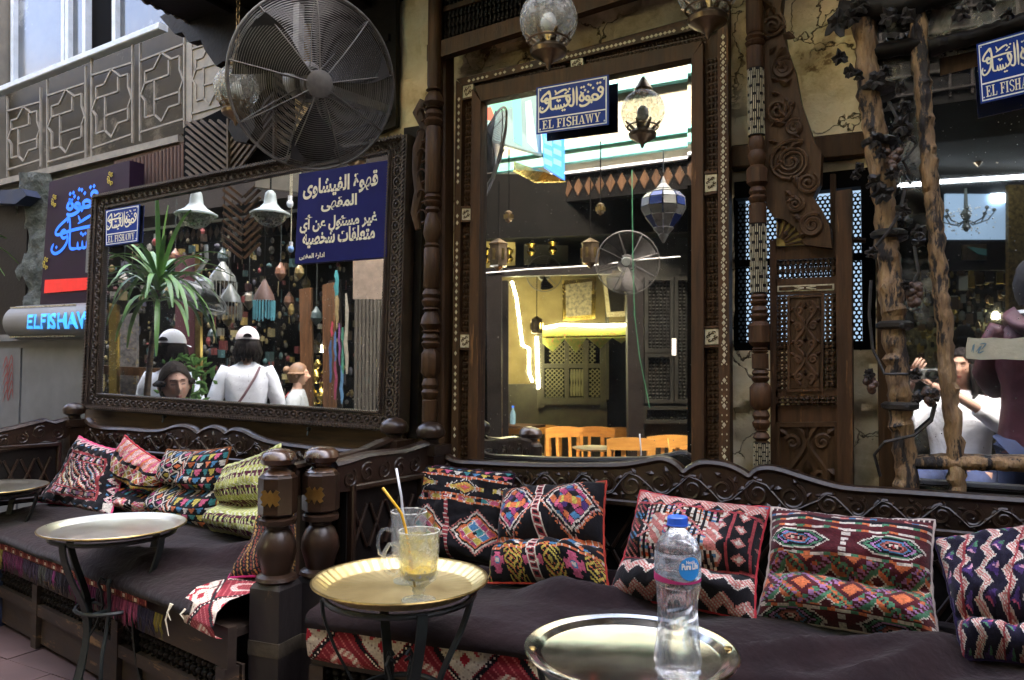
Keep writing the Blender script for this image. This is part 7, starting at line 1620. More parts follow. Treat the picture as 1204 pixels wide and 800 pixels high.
for k in range(150): a = rnd.uniform(0, 6.28); r = .22 * rnd.random() ** .5; c = PD(222, 448, 5.6) + CR * r * math.cos(a) * .9 + UZ * (r * math.sin(a) * .9) + CF * rnd.uniform(-.1, .1); leaf3(mb, c, CR * rnd.uniform(-1, 1) + UZ * rnd.uniform(-.6, 1), -CF, rnd.uniform(.04, .08), .03, .008)
part(mb, 'foliage', M_leaf, bs, kind='stuff')
# bell lamps, bulbs, hanging lanterns
M_shade = mat('pale green enamel shade', (.42, .46, .42), (.30, .33, .31), rough=.4, bump=.1)
for i, (px, py, s, d, lb_) in enumerate(((231, 232, 1, 5.6, 'pale enamel bell lamp reflected at the left of the wide mirror'), (318, 232, .96, 5.6, 'pale enamel bell lamp reflected beside the navy notice'))):
    c = PD(px, py, d); k = d / FOC * s; t = thing('bell_lamp', lb_, 'lamp', c, group='bell lamps reflected in the wide mirror', vm=VML)
    mb = MB(); mb.lathe(c, [(-22 * k, 24 * k), (-20 * k, 24 * k), (-14 * k, 13 * k), (-8 * k, 8 * k), (0, 7 * k), (5 * k, 6 * k), (8 * k, 3 * k)], 28); part(mb, 'shade', M_shade, t)
    mb = MB(); mb.lathe(c - UZ * 22 * k, [(0, 20 * k), (-6 * k, 18 * k), (-12 * k, 11 * k), (-16 * k, 0)], 24); part(mb, 'glass_bowl', glass_mat('smoky bowl', (.6, .6, .58), .1, 1.3, frost=.4, fcol=(.3, .3, .28)) if 'smoky bowl' not in MATS else MATS['smoky bowl'], t)
    mb = MB(); mb.tube([c + UZ * 8 * k, c + UZ * .8], .006); part(mb, 'flex', M_hole, t)
for px, py, r, c_, lb_ in ((183, 285, 4, (.7, .12, .12), 'red and white hanging bulb at the left in the wide mirror'), (341, 240, 4, (.85, .88, .9), 'plain white hanging bulb near the navy notice'), (342, 293, 3.5, (.3, .5, .9), 'bluish hanging bulb under the white one')):
    c = PD(px, py, 5.8); k = 5.8 / FOC; t = thing('hanging_bulb', lb_, 'light bulb', c, vm=VML, group='hanging bulbs reflected in the wide mirror'); mb = MB(); mb.ball(c, r * k, 12, 8, sc=(1, 1, 1.2)); part(mb, 'bulb', mat('bulb ' + lb_[:5], c_, bump=0, rough=.3), t); mb = MB(); mb.lathe(c + UZ * r * k, [(0, r * k * .6), (r * k * 1.4, r * k * .6)], 10); part(mb, 'holder', M_white, t); mb = MB(); mb.tube([c + UZ * r * k * 2.2, c + UZ * .7], .004); part(mb, 'flex', M_pearl, t)
cf_ = cage_fan('pale wall fan tilted downward, reflected in the wide mirror', PD(232, 350, 6.0), (-CF * .45 - UZ * .85 - CR * .25), UZ + CR * .3, .235, vm=VML, rings=16, spokes=8, mt=mat('pale grey fan metal', (.26, .27, .26), (.18, .19, .18), rough=.4, metal=.3, bump=.1), wr=.0016)
mb = MB(); mb.tube([PD(238, 338, 6.05), PD(230, 325, 6.1), PD(243, 305, 6.1), PD(242, 288, 6.1)], .018, n=8); part(mb, 'bracket_arm', MATS['pale grey fan metal'], cf_); mb = MB(); mb.lathe(PD(241, 340, 6.0), [(-.05, .04), (0, .07), (.06, .06), (.08, .03)], 14); part(mb, 'motor_cover', MATS['pale grey fan metal'], cf_)
def bead_lantern(px, py, h, r, d, lb_, c_, v='L', tass=None):
    c = PD(px, py, d); k = d / FOC; t = thing('tassel_lamp', lb_, 'lamp', c, vm=VC[v], group='beaded lamps reflected in the mirrors'); mb = MB(); mb.lathe(c, [(-h * .45 * k, r * k), (-h * .3 * k, r * .9 * k), (0, r * .3 * k), (4 * k, r * .15 * k)], 16); part(mb, 'shade', c_, t)
    mb = MB()
    for i in range(22): a = 2 * math.pi * i / 22; p = c + Vector((math.cos(a) * r * k, math.sin(a) * r * k, -h * .45 * k)); mb.tube([p, p - UZ * h * .5 * k * random.uniform(.8, 1.1)], .007, n=4)
    part(mb, 'fringe', tass or M_pearl, t, kind='stuff'); mb = MB(); mb.tube([c, c + UZ * .8], .004); part(mb, 'cord', M_hole, t)
M_teal = mat('turquoise tassel thread', (.10, .36, .40), (.06, .2, .25), bump=0); M_crys = mat('dusty crystal drops', (.16, .17, .15), (.06, .065, .06), rough=.2, bump=0)
bead_lantern(311, 333, 46, 12, 7.0, 'red shaded hanging lamp with turquoise tassels in the wide mirror', M_cor, tass=M_teal); bead_lantern(271, 338, 40, 13, 7.0, 'dusty crystal drop lamp right of the wall fan in the wide mirror', M_crys, tass=M_crys); bead_lantern(262, 312, 44, 16, 7.4, 'wide beaded chandelier above the wall fan in the wide mirror', M_crys, tass=M_crys)
# posts, column, frames, scarves, brass
for pts, d, m_, nm, lb_, ct in (
    ([(379, 335), (393, 332), (395, 500), (380, 500)], 8.4, M_brown, 'wooden_post', 'brown wooden post in the wide mirror left of the scarves', 'post'),
    ([(352, 340), (366, 338), (368, 500), (354, 500)], 8.6, M_brown, 'wooden_post', 'narrow carved post beside the brass wares in the wide mirror', 'post'),
    ([(128, 360), (137, 358), (137, 480), (128, 480)], 7.6, M_gold, 'gilt_post', 'gilt upright at the left edge of the wide mirror', 'post'),
    ([(229, 300), (235, 300), (236, 480), (230, 480)], 8.0, M_brass, 'brass_post', 'thin brass upright behind the white cap person in the wide mirror', 'post'),
    ([(206, 300), (229, 300), (229, 480), (206, 480)], 8.05, mat('wine red hanging rug', (.06, .015, .02), (.05, .012, .02), bump=.3, c3=(.3, .22, .16), c3t=.66), 'hanging_rug', 'wine red rug hanging behind the white cap person in the wide mirror', 'rug'),
    ([(141, 370), (160, 368), (160, 470), (141, 470)], 7.9, mat('jumbled shop goods', (.16, .15, .14), (.02, .02, .025), scale=26, bump=.4, c3=(.30, .22, .05), c3t=.58), 'display_case', 'glass display case of small wares at the left of the wide mirror', 'display case'),
    ([(118, 430), (240, 436), (240, 446), (118, 440)], 7.8, M_browndk, 'brass_rail', 'low brass rail behind the palm in the wide mirror', 'rail'),
    ([(300, 190), (352, 180), (352, 226), (300, 220)], 6.5, M_facade, 'pale_awning', 'pale slatted awning edge reflected beside the navy notice', 'awning'),
    ([(386, 330), (400, 328), (402, 480), (388, 480)], 8.8, M_black, 'dark_pillar', 'blackened pillar behind the scarves in the wide mirror', 'pillar')):
    vslab(pts, d, .06, nm, m_, lb_, ct, 'L')
flc = thing('fluted_pilaster', 'dark fluted pilaster at the right of the wide mirror', 'pilaster', PD(436, 480, 8.0), vm=VML)
for k in range(9): mb = MB(); mb.tube([PD(419 + k * 4.4, 352, 8.0), PD(418 + k * 4.4, 500, 8.0)], .017, n=6); part(mb, 'flute', mat('grey brown fluting', (.06, .052, .04), (.03, .026, .02), bump=.2) if 'grey brown fluting' not in MATS else MATS['grey brown fluting'], flc)
mb = MB(); mb.prism([PD(415, 300, 8.0), PD(462, 296, 8.0), PD(462, 352, 8.0), PD(415, 352, 8.0)], CF * .06); part(mb, 'capital', M_slat, flc, smooth=False)
sc2 = thing('hanging_scarves', 'strip of turquoise, red and striped scarves hanging in the wide mirror', 'scarves', PD(398, 480, 7.4), vm=VML)
for i, (a, b, y0, y1, c_) in enumerate(((392, 399, 318, 350, (.05, .35, .38)), (393, 400, 346, 380, (.35, .25, .10)), (388, 392, 378, 396, (.5, .03, .08)), (392, 396, 390, 425, (.08, .2, .45)), (397, 401, 380, 430, (.3, .08, .3)), (401, 406, 385, 440, (.06, .3, .2)), (404, 410, 345, 440, (.4, .36, .28)), (392, 397, 425, 470, (.35, .04, .12)), (399, 404, 430, 475, (.1, .25, .45)), (386, 391, 400, 450, (.03, .1, .25)))):
    mb = MB(); w_ = (b - a) / 2 * 7.4 / FOC; mb.tube([PD((a + b) / 2 + random.uniform(-1, 1), y0 + (y1 - y0) * t / 5, 7.4) for t in range(6)], [w_ * .4] + [w_ * random.uniform(.7, 1.1) for _ in range(4)] + [w_ * .5], n=7, flat=.5); part(mb, 'scarf', mat('scarf colour %s' % 'abcdefghij'[i], tuple(q_ * .55 for q_ in c_), rough=.9, bump=.3, scale=30), sc2)
vcl = mat('gold lacquer glow', (.85, .68, .22), (.5, .35, .06), rough=.2, metal=1, bump=.3)
VL_ = ['squat brass vase just right of the small woman', 'tall brass vase top middle of the ware pile', 'brass vase right of the tall middle one', 'brass vase by the shoulder of the small woman', 'largest brass vase low in the middle of the pile', 'brass vase at the lower right of the pile', 'small brass vase above the squat one', 'smallest brass vase, topmost of the pile', 'brass vase in front of the small woman', 'rightmost small brass vase by the scarves', 'brass vase at the bottom edge of the wide mirror']
for i, (px, py, r) in enumerate(((372, 440, 7), (383, 436, 6), (392, 447, 7), (366, 458, 7), (378, 462, 8), (390, 468, 7), (374, 426, 5), (386, 420, 4), (357, 470, 6), (400, 460, 5), (368, 472, 6))):
    c = PD(px, py, 8.9); k = 8.9 / FOC; mb = MB(); h = r * 3.2 * k; mb.lathe(c - UZ * h * .5, [(0, r * .5 * k), (h * .1, r * .35 * k), (h * .35, r * k), (h * .6, r * .7 * k), (h * .75, r * .3 * k), (h * .9, r * .35 * k), (h, r * .6 * k)], 14); solo(mb, 'brass_vase', vcl, VL_[i], 'vase', group='brass vases reflected in the wide mirror', vm=VML)
mb = MB(); 
mb.prism([PD(376, 380, 9.6), PD(380, 380, 9.6), PD(380, 392, 9.6), PD(376, 392, 9.6)], CF * .02)
lw_ = thing('slatted_screen', 'chevron slatted wooden screen high in the wide mirror between the bell lamps', 'screen', PD(280, 300, 6.6), vm=VML)
for k in range(9): mb = MB(); mb.beam(PD(262, 214 + k * 9, 6.6), PD(285, 232 + k * 9, 6.6), .022, .02, up=CF); part(mb, 'slat', M_browndk, lw_, smooth=False); mb = MB(); mb.beam(PD(287, 232 + k * 9, 6.6), PD(306, 214 + k * 9, 6.6), .022, .02, up=CF); part(mb, 'slat', M_browndk, lw_, smooth=False)
# spot glow of shops behind: small lamps
for i, (px, py) in enumerate(((380, 410), (150, 395))):
    mb = MB(); c = PD(px, py, 9.6); mb.ball(c, .05, 12, 8); solo(mb, 'shop_glow', M_warm, ['small lit lamp above the brass vases in the wide mirror', 'small lit lamp inside the display case in the wide mirror'][i], 'lamp', vm=VML)

# ---- tall mirror -------------------------------------------------
def cslab(*a, **k): return vslab(*a, 'C', **k)
ns = thing('shop_light_box', 'glowing green, white and blue shop light box at the top left of the tall mirror', 'sign', PD(600, 240, 4.6), vm=VMC)
mb = MB(); mb.prism([PD(540, 70, 4.7), PD(634, 60, 5.3), PD(637, 182, 5.3), PD(560, 160, 4.7)], CF * .06); part(mb, 'lit_face', emit_mat('green white lit panel', (.26, .36, .32), .028), ns, smooth=False)
for i, (pts, c_, s_) in enumerate((([(602, 100), (612, 98), (614, 172), (604, 166)], (.35, 1, .7), .5), ([(575, 120), (600, 112), (606, 124), (580, 134)], (.4, 1, .6), .45), ([(566, 128), (578, 126), (582, 142), (570, 140)], (1, .25, .15), .5), ([(586, 96), (600, 94), (600, 106), (586, 108)], (.4, 1, .7), .5), ([(618, 120), (624, 118), (632, 178), (620, 166)], (.85, .95, 1), .8), ([(612, 84), (640, 80), (640, 90), (612, 96)], (.75, .85, 1), .6))):
    mb = MB(); mb.prism([PD(a, b, 4.62) for a, b in pts], CF * .02); part(mb, 'lit_letter', emit_mat('lit letter tone %s' % 'abcdef'[i], c_, s_ * .11), ns, smooth=False)
mb = MB(); mb.prism([PD(637, 150, 5.25), PD(664, 150, 5.6), PD(664, 212, 5.6), PD(640, 196, 5.25)], CF * .05); part(mb, 'blue_side', emit_mat('blue lit side', (.05, .28, 1), .05), ns, smooth=False)
for k in range(6): mb = MB(); mb.prism([PD(640 + (k % 2) * 11, 162 + (k // 2) * 12, 5.2), PD(649 + (k % 2) * 11, 166 + (k // 2) * 12, 5.2), PD(649 + (k % 2) * 11, 172 + (k // 2) * 12, 5.2), PD(640 + (k % 2) * 11, 168 + (k // 2) * 12, 5.2)], CF * .01); part(mb, 'blue_bar', emit_mat('blue bar light', (.25, .6, 1), .07) if k == 0 else bpy.data.materials['blue bar light'], ns, smooth=False)
mb = MB(); mb.prism([PD(604, 190, 4.9), PD(640, 202, 5.4), PD(665, 213, 5.6), PD(630, 214, 5.5), PD(604, 200, 4.9)], CF * .05); part(mb, 'metal_underside', M_gold, ns, smooth=False)
rf = cage_fan('round fan with pale badge in the right half of the tall mirror', PD(738, 309, 6.2), -CF - CR * .05, UZ, .255, vm=VMC, rings=20, spokes=8, mt=mat('grey fan wire', (.12, .11, .10), (.08, .075, .07), rough=.4, metal=.5, bump=.1), wr=.0013)
mb = MB(); mb.lathe(PD(736, 308, 6.08), [(0, .04), (.006, .035)], 16, -CF); part(mb, 'pale_badge', M_crys, rf)
cage_fan('dim fan further back at the centre top of the tall mirror', PD(640, 322, 8.2), -CF, UZ, .19, vm=VMC, rings=8, spokes=6)
# star lantern
sl = thing('mosaic_lantern', 'white and blue mosaic glass lantern hanging in the tall mirror', 'lantern', PD(780, 290, 5.2), vm=VMC); c = PD(780, 246, 5.2); k = 5.2 / FOC
M_mw = mat('milky lantern glass', (.30, .30, .26), (.18, .18, .16), rough=.3, bump=.1); M_mb = mat('cobalt lantern glass', (.03, .05, .16), (.02, .03, .11), rough=.2, bump=.1)
LP = [(40, .5), (32, 3), (24, 9), (19, 20), (12, 26), (2, 27), (-8, 22), (-22, 12), (-30, 6), (-40, 1)]
for j in range(len(LP) - 1):
    for i in range(10):
        a0 = 2 * math.pi * i / 10; a1 = 2 * math.pi * (i + 1) / 10 - .07; h0, r0 = LP[j]; h1, r1 = LP[j + 1]; h0 -= 1; mb = MB()
        q_ = [c + Vector((math.cos(a) * r * k, math.sin(a) * r * k, h * k)) for a, r, h in ((a0, r0, h0), (a1, r0, h0), (a1, r1, h1), (a0, r1, h1))]; mb.prism(q_, (q_[0] + q_[2] - c * 2).normalized() * -.004); part(mb, 'glass_pane', M_mb if (j in (3, 4) and i % 2) or (j == 6 and i % 3 == 0) else M_mw, sl, smooth=False)
mb = MB(); mb.tube([c + UZ * 44 * k, c + UZ * 70 * k], .004); part(mb, 'chain', M_iron, sl)
# cafe room
rw = thing('cafe_room', 'lit cafe room with panelled dark walls seen in the tall mirror', 'room', PD(680, 540, 9.2), vm=VMC)
M_room = mat('greenish dark panelling', (.07, .065, .035), (.035, .03, .018), rough=.6, scale=5, bump=.3); M_rlight = mat('lamplight tinted plaster', (.30, .24, .10), (.20, .15, .06), rough=.9, scale=4, bump=.2)  # the yellow of lamplight is put into the plaster colour
def rpart(pts, d, th, nm, m_): mb = MB(); mb.prism([PD(a, b, d) for a, b in pts], CF * th); return part(mb, nm, m_, rw, smooth=False)
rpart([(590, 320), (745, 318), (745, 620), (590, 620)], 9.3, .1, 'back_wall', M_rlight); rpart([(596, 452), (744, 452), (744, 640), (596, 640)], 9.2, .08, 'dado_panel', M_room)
rpart([(636, 385), (742, 384), (742, 474), (636, 474)], 9.2, .06, 'lattice_backing', M_hole)
for pts in ([(632, 384), (640, 384), (640, 480), (632, 480)], [(664, 400), (669, 400), (669, 476), (664, 476)], [(686, 400), (692, 400), (692, 476), (686, 476)], [(706, 398), (713, 398), (713, 480), (706, 480)], [(636, 428), (712, 428), (712, 433), (636, 433)], [(636, 468), (712, 468), (712, 476), (636, 476)], [(738, 330), (748, 330), (748, 560), (738, 560)]): rpart(pts, 9.1, .06, 'panel_rail', M_room)
def xlat(x0, x1, y0, y1, d=9.12, n_=8, st=5.2):
    mb = MB(); w_ = x1 - x0; h_ = y1 - y0; c_ = -h_
    while c_ < w_:
        for s in (1, -1):
            a = max(0, c_); b = min(w_, c_ + h_)
            if b > a:
                xa, ya, xb, yb = (x0 + a, y0 + (a - c_), x0 + b, y0 + (b - c_)) if s > 0 else (x1 - a, y0 + (a - c_), x1 - b, y0 + (b - c_)); mb.beam(PD(xa, ya, d), PD(xb, yb, d), .012, .012, up=CF)
        c_ += st
    part(mb, 'lattice_screen', mat('olive lattice wood', (.16, .15, .07), (.10, .09, .04), bump=.1) if 'olive lattice wood' not in MATS else MATS['olive lattice wood'], rw, smooth=False, kind='stuff')
xlat(641, 663, 434, 467); xlat(693, 706, 434, 467); xlat(646, 700, 404, 428)
for k in range(5): mb = MB(); mb.lathe(PD(672 + k * 3.2, 466, 9.12), [(0, .012), (.08, .02), (.16, .01), (.24, .02), (.32, .012)], 8); part(mb, 'baluster', MATS['olive lattice wood'], rw)
# door arches dark
for x0 in (714,): rpart([(x0, 400), (x0 + 12, 396), (x0 + 24, 400), (x0 + 24, 560), (x0, 560)], 9.12, .02, 'dark_doorway', M_hole)
# valance
vl = thing('green_valance', 'green patterned pelmet with pointed drops under a tube light in the tall mirror', 'pelmet', PD(690, 415, 8.6), vm=VMC)
M_val = mat('green gold brocade', (.10, .17, .03), (.25, .20, .04), rough=.6, scale=34, bump=.3, c3=(.35, .08, .04), c3t=.58)
mb = MB(); mb.prism([PD(a, b, 8.6) for a, b in ((638, 386), (738, 384), (738, 398), (731, 404), (720, 397), (706, 410), (690, 397), (677, 415), (664, 399), (650, 414), (638, 404))], CF * .03); part(mb, 'brocade', M_val, vl, smooth=False)
mb = MB(); mb.prism([PD(a, b, 8.57) for a, b in ((638, 396), (738, 394), (738, 396), (638, 398))], CF * .02); part(mb, 'gold_braid', M_gold, vl, smooth=False)
def ltube(pts, d, r, lb_, m_=None, v='C'): mb = MB(); mb.tube([PD(a, b, d) for a, b in pts], r, n=8); solo(mb, 'light_tube', m_ or M_warm, lb_, 'tube light', group='lit tubes reflected in the mirrors', vm=VC[v])
ltube([(638, 386), (660, 382), (700, 383), (737, 382)], 8.55, .012, 'glowing tube above the green pelmet in the tall mirror'); ltube([(602, 331), (607, 350), (611, 378), (614, 405)], 8.6, .012, 'leaning glowing tube at the left of the lit cafe room'); ltube([(613, 405), (622, 410), (622, 438), (626, 449)], 8.6, .012, 'lower zigzag glowing tube left of the lattice in the tall mirror'); ltube([(631, 396), (632, 430), (633, 457)], 8.5, .015, 'brightest upright tube beside the lattice in the tall mirror')
ltube([(566, 350), (566, 410), (565, 440)], 7.5, .012, 'bluish tube at the left edge of the tall mirror', M_cool)
# dark structure of the shop front in the mirror
for pts, d, nm, m_, lb_, ct in (
    ([(540, 205), (830, 205), (830, 272), (540, 282)], 7.4, 'dark_fascia', M_shadewall, 'broad dark fascia board across the upper part of the tall mirror', 'fascia'),
    ([(560, 316), (720, 311), (720, 322), (560, 326)], 7.3, 'door_lintel', M_black, 'dark lintel over the lit cafe room in the tall mirror', 'lintel'),
    ([(572, 320), (590, 320), (590, 640), (574, 640)], 7.3, 'door_post', M_black, 'dark blue black door post at the left of the lit cafe room', 'post'),
    ([(590, 330), (598, 330), (598, 640), (591, 640)], 7.6, 'door_post', M_black, 'thin brown door post beside the dark one in the tall mirror', 'post'),
    ([(737, 300), (756, 300), (758, 640), (740, 640)], 7.2, 'door_post', M_black, 'dark door post at the right of the lit cafe room', 'post')):
    cslab(pts, d, .12, nm, m_, lb_, ct)
pf = thing('picture_frame', 'gilt framed picture of figures high on the lit wall in the tall mirror', 'picture', PD(682, 378, 9.0), vm=VMC)
mb = MB(); mb.prism([PD(a, b, 9.0) for a, b in ((661, 330), (701, 326), (700, 375), (662, 378))], CF * .05); part(mb, 'frame', M_gold, pf, smooth=False); mb = MB(); mb.prism([PD(a, b, 8.97) for a, b in ((665, 335), (696, 331), (695, 370), (666, 373))], CF * .02); part(mb, 'picture', mat('faded crowd picture', (.30, .25, .15), (.04, .035, .03), scale=30, bump=0), pf, smooth=False)
pf = thing('picture_frame', 'dark picture in pale frame partly behind the round fan in the tall mirror', 'picture', PD(722, 378, 9.0), vm=VMC)
mb = MB(); mb.prism([PD(a, b, 9.0) for a, b in ((708, 322), (737, 320), (737, 372), (714, 373))], CF * .05); part(mb, 'frame', M_pearl, pf, smooth=False); mb = MB(); mb.prism([PD(a, b, 8.97) for a, b in ((713, 327), (734, 325), (734, 366), (718, 367))], CF * .02); part(mb, 'picture', M_black, pf, smooth=False)
# brown hanging lanterns, wires
for px, py, d, s, lb_ in ((586, 300, 6.6, 13, 'brown pierced lantern hanging at the left of the tall mirror'), (694, 298, 6.6, 12, 'brown pierced lantern hanging at the centre of the tall mirror'), (631, 384, 8.4, 8, 'small coloured lantern beside the pelmet in the tall mirror'), (598, 255, 6.2, 5, 'tiny hanging lamp on the dark fascia, left in the tall mirror'), (706, 246, 6.2, 5, 'tiny hanging lamp on the dark fascia, centre of the tall mirror')):
    c = PD(px, py, d); k = d / FOC * s; t = thing('pierced_lantern', lb_, 'lantern', c, vm=VMC, group='small lanterns reflected in the tall mirror'); mb = MB(); mb.lathe(c, [(-1.5 * k, .05 * k), (-1.1 * k, .5 * k), (-1.0 * k, .9 * k), (.9 * k, .9 * k), (1.0 * k, 1.0 * k), (1.5 * k, .1 * k)], 6); part(mb, 'body', M_bronze, t, smooth=False); mb = MB(); mb.tube([c + UZ * 1.5 * k, c + UZ * (1.5 * k + .5)], .005); part(mb, 'hook_chain', M_hole, t)
    mb = MB()
    for i in range(6):
        a = math.pi / 3 * (i + .5); mb.box(c + Vector((math.cos(a) * .8 * k - .01, math.sin(a) * .8 * k - .01, -.5 * k)), c + Vector((math.cos(a) * .8 * k + .01, math.sin(a) * .8 * k + .01, .5 * k)))
    part(mb, 'pane_bars', M_brass, t, smooth=False, kind='stuff')
mb = MB(); mb.tube([PD(563, 322, 6.9), PD(620, 317, 6.9), PD(690, 313, 6.9), PD(760, 305, 6.9), PD(800, 302, 6.9)], .006, n=6); solo(mb, 'white_cable', M_white, 'white cable running across the tall mirror above the room', 'cable', vm=VMC)
mb = MB(); mb.tube([PD(743, 200, 6.0), PD(744, 300, 6.0), PD(746, 370, 6.0), PD(752, 420, 6.0), PD(764, 480, 6.0)], .004, n=6); solo(mb, 'green_wire', mat('green wire', (.05, .22, .10), bump=0), 'thin green wire hanging down the right part of the tall mirror', 'wire', vm=VMC)
mb = MB(); mb.tube([PD(560, 150, 6.4), PD(640, 190, 6.4)], .01); 
# right hand carved door
cdr = thing('carved_cupboard', 'dark carved lattice door at the right of the tall mirror', 'door', PD(785, 560, 7.2), vm=VMC)
def dpp(pts, d, th, nm, m_): mb = MB(); mb.prism([PD(a, b, d) for a, b in pts], CF * th); return part(mb, nm, m_, cdr, smooth=False)
M_dkg = mat('dark weathered green wood', (.020, .019, .014), (.008, .008, .006), rough=.6, bump=.3, spec=.15)
dpp([(755, 280), (840, 280), (840, 620), (757, 620)], 7.3, .08, 'door_leaf', M_dkg)
for x0, x1, y0, y1 in ((762, 788, 330, 410), (762, 788, 420, 470), (797, 812, 330, 470), (760, 812, 482, 494)):
    for a in (((x0 - 4, y0 - 4), (x1 + 4, y0 - 4), (x1 + 4, y0), (x0 - 4, y0)), ((x0 - 4, y1), (x1 + 4, y1), (x1 + 4, y1 + 4), (x0 - 4, y1 + 4)), ((x0 - 4, y0), (x0, y0), (x0, y1), (x0 - 4, y1)), ((x1, y0), (x1 + 4, y0), (x1 + 4, y1), (x1, y1))): dpp(a, 7.22, .06, 'moulding', M_dkg)
    mb = MB(); n1 = max(2, int((x1 - x0) / 4)); n2 = int((y1 - y0) / 4)
    for i in range(n1):
        mb.tube([PD(x0 + (i + .5) * (x1 - x0) / n1, y0, 7.27), PD(x0 + (i + .5) * (x1 - x0) / n1, y1, 7.27)], .006, n=4)
        for j in range(n2): mb.ball(PD(x0 + (i + .5) * (x1 - x0) / n1, y0 + (j + .5) * (y1 - y0) / n2, 7.27), .015, 6, 4)
    part(mb, 'bead_lattice', M_dkg, cdr, kind='stuff')
dpp([(790, 398), (795, 398), (795, 418), (790, 418)], 7.15, .01, 'pale_latch', M_white)
# chairs
def chair(px, py, d, yaw, lb_):
    top = PD(px, py, d); b = Vector((top.x, top.y, top.z - .84)); t = thing('wooden_chair', lb_, 'chair', b, vm=VMC, group='honey wood cafe chairs reflected in the tall mirror'); f = Vector((math.sin(yaw), math.cos(yaw), 0)); s = f.cross(UZ)
    def q_(x, y, z): return b + s * x + f * y + UZ * z
    mb = MB(); mb.box((0, 0, 0), (1, 1, 1)); mb.v = [tuple(q_((v[0] - .5) * .42, v[1] * .40, .43 + .035 * v[2])) for v in mb.v]; part(mb, 'seat', M_oak, t, smooth=False)
    mb = MB(); tp = []; bt_ = []
    for i in range(9): x = -.21 + .42 * i / 8; y = -.03 - .035 * (1 - (x / .21) ** 2); tp.append(q_(x, y, .84 - .02 * (x / .21) ** 2)); bt_.append(q_(x, y, .73))
    mb.strip(tp, bt_, f * .022); part(mb, 'backrest', M_oak, t, smooth=False)
    for x in (-.19, .19): mb = MB(); mb.beam(q_(x, 0, 0), q_(x, -.02, .76), .035, .035); part(mb, 'leg', M_oak, t, smooth=False); mb = MB(); mb.beam(q_(x, .37, 0), q_(x, .37, .44), .035, .035); part(mb, 'leg', M_oak, t, smooth=False)
    for x in (-.07, .07): mb = MB(); mb.beam(q_(x, -.01, .45), q_(x, -.04, .74), .03, .012, up=f); part(mb, 'slat', M_oak, t, smooth=False)
aw = math.atan2(CF.x, CF.y)
for px, py, d, y, lb_ in ((608, 499, 8.7, aw + .3, 'chair beside the small bottle at the left of the tall mirror'), (664, 502, 7.9, aw + 2.8, 'chair directly right of the bench finial in the tall mirror'), (700, 502, 8.3, aw + 3.4, 'chair behind the round tray in the tall mirror'), (728, 503, 8.6, aw + 2.9, 'chair half hidden behind the front right chairs in the tall mirror'), (742, 514, 6.7, aw + .15, 'nearest chair with broad top rail in the tall mirror'), (786, 511, 6.9, aw - .2, 'chair turned right beside the nearest one in the tall mirror'), (812, 514, 7.2, aw + .1, 'chair cut by the right edge of the tall mirror'), (640, 500, 9.0, aw + 3.1, 'hindmost chair against the dado in the tall mirror')): chair(px, py, d, y, lb_)
c = PD(700, 528, 7.4); iron = thing('small_tray_table', 'small round tray table between the chairs in the tall mirror', 'table', c - UZ * .6, vm=VMC); mb = MB(); mb.lathe(c, [(-.006, 0), (-.006, .19), (.01, .225), (.014, .225), (.0, .18), (0, 0)], 40, cap=False); part(mb, 'tray', M_tray, iron)
for k in range(3): a = k * 2.1; mb = MB(); mb.beam(c + Vector((math.cos(a) * .18, math.sin(a) * .18, -.01)), c + Vector((math.cos(a) * .14, math.sin(a) * .14, -.6)), .02, .008); part(mb, 'leg', M_iron, iron)
c = PD(603, 499, 8.4); wb = thing('small_bottle', 'small blue labelled bottle standing behind the chairs in the tall mirror', 'bottle', c, vm=VMC); mb = MB(); mb.lathe(c, [(0, .03), (.10, .032), (.13, .026), (.16, .012), (.18, .012)], 14); part(mb, 'bottle_body', mat('pale blue bottle', (.25, .42, .5), (.2, .36, .45), rough=.2, bump=0), wb); mb = MB(); mb.lathe(c + UZ * .181, [(0, .013), (.02, .013)], 12); part(mb, 'cap', M_blueem, wb); mb = MB(); mb.box(c + Vector((-.3, -.2, -.03)), c + Vector((.3, .2, -.002))); 
solo(mb, 'side_table', M_browndk, 'dark side table top under the small bottle in the tall mirror', 'table', vm=VMC, smooth=False)

# ---- rustic mirror -----------------------------------------------
def rslab(*a, **k): return vslab(*a, 'R', **k)
ltube([(1040, 219), (1120, 213), (1250, 205)], 7.0, .016, 'long white tube light crossing the rustic mirror', M_cool, v='R')
rslab([(1085, 110), (1300, 70), (1300, 205), (1085, 215)], 7.2, .05, 'dark_grid_ceiling', M_hole, 'dark gridded board above the tube light in the rustic mirror', 'board')
rslab([(1040, 385), (1300, 385), (1300, 700), (1040, 700)], 8.4, .05, 'shop_wall', mat('dim cluttered shop goods', (.20, .18, .12), (.012, .012, .010), scale=14, bump=.3, c3=(.5, .38, .14), c3t=.58), 'dim cluttered shop wall low in the rustic mirror', 'wall')
rslab([(1108, 282), (1186, 282), (1186, 318), (1108, 318)], 7.8, .06, 'framed_board', M_black, 'black framed board under the chandelier in the rustic mirror', 'board')
rslab([(1132, 288), (1160, 287), (1160, 306), (1132, 306)], 7.75, .02, 'small_picture', M_bronze, 'small bronze picture in the black frame of the rustic mirror', 'picture'); rslab([(1137, 290), (1160, 293), (1160, 301), (1150, 299)], 7.72, .01, 'turquoise_shard', M_turq, 'turquoise shard in the small picture', 'panel')  # flat turquoise slab set in front of the small picture
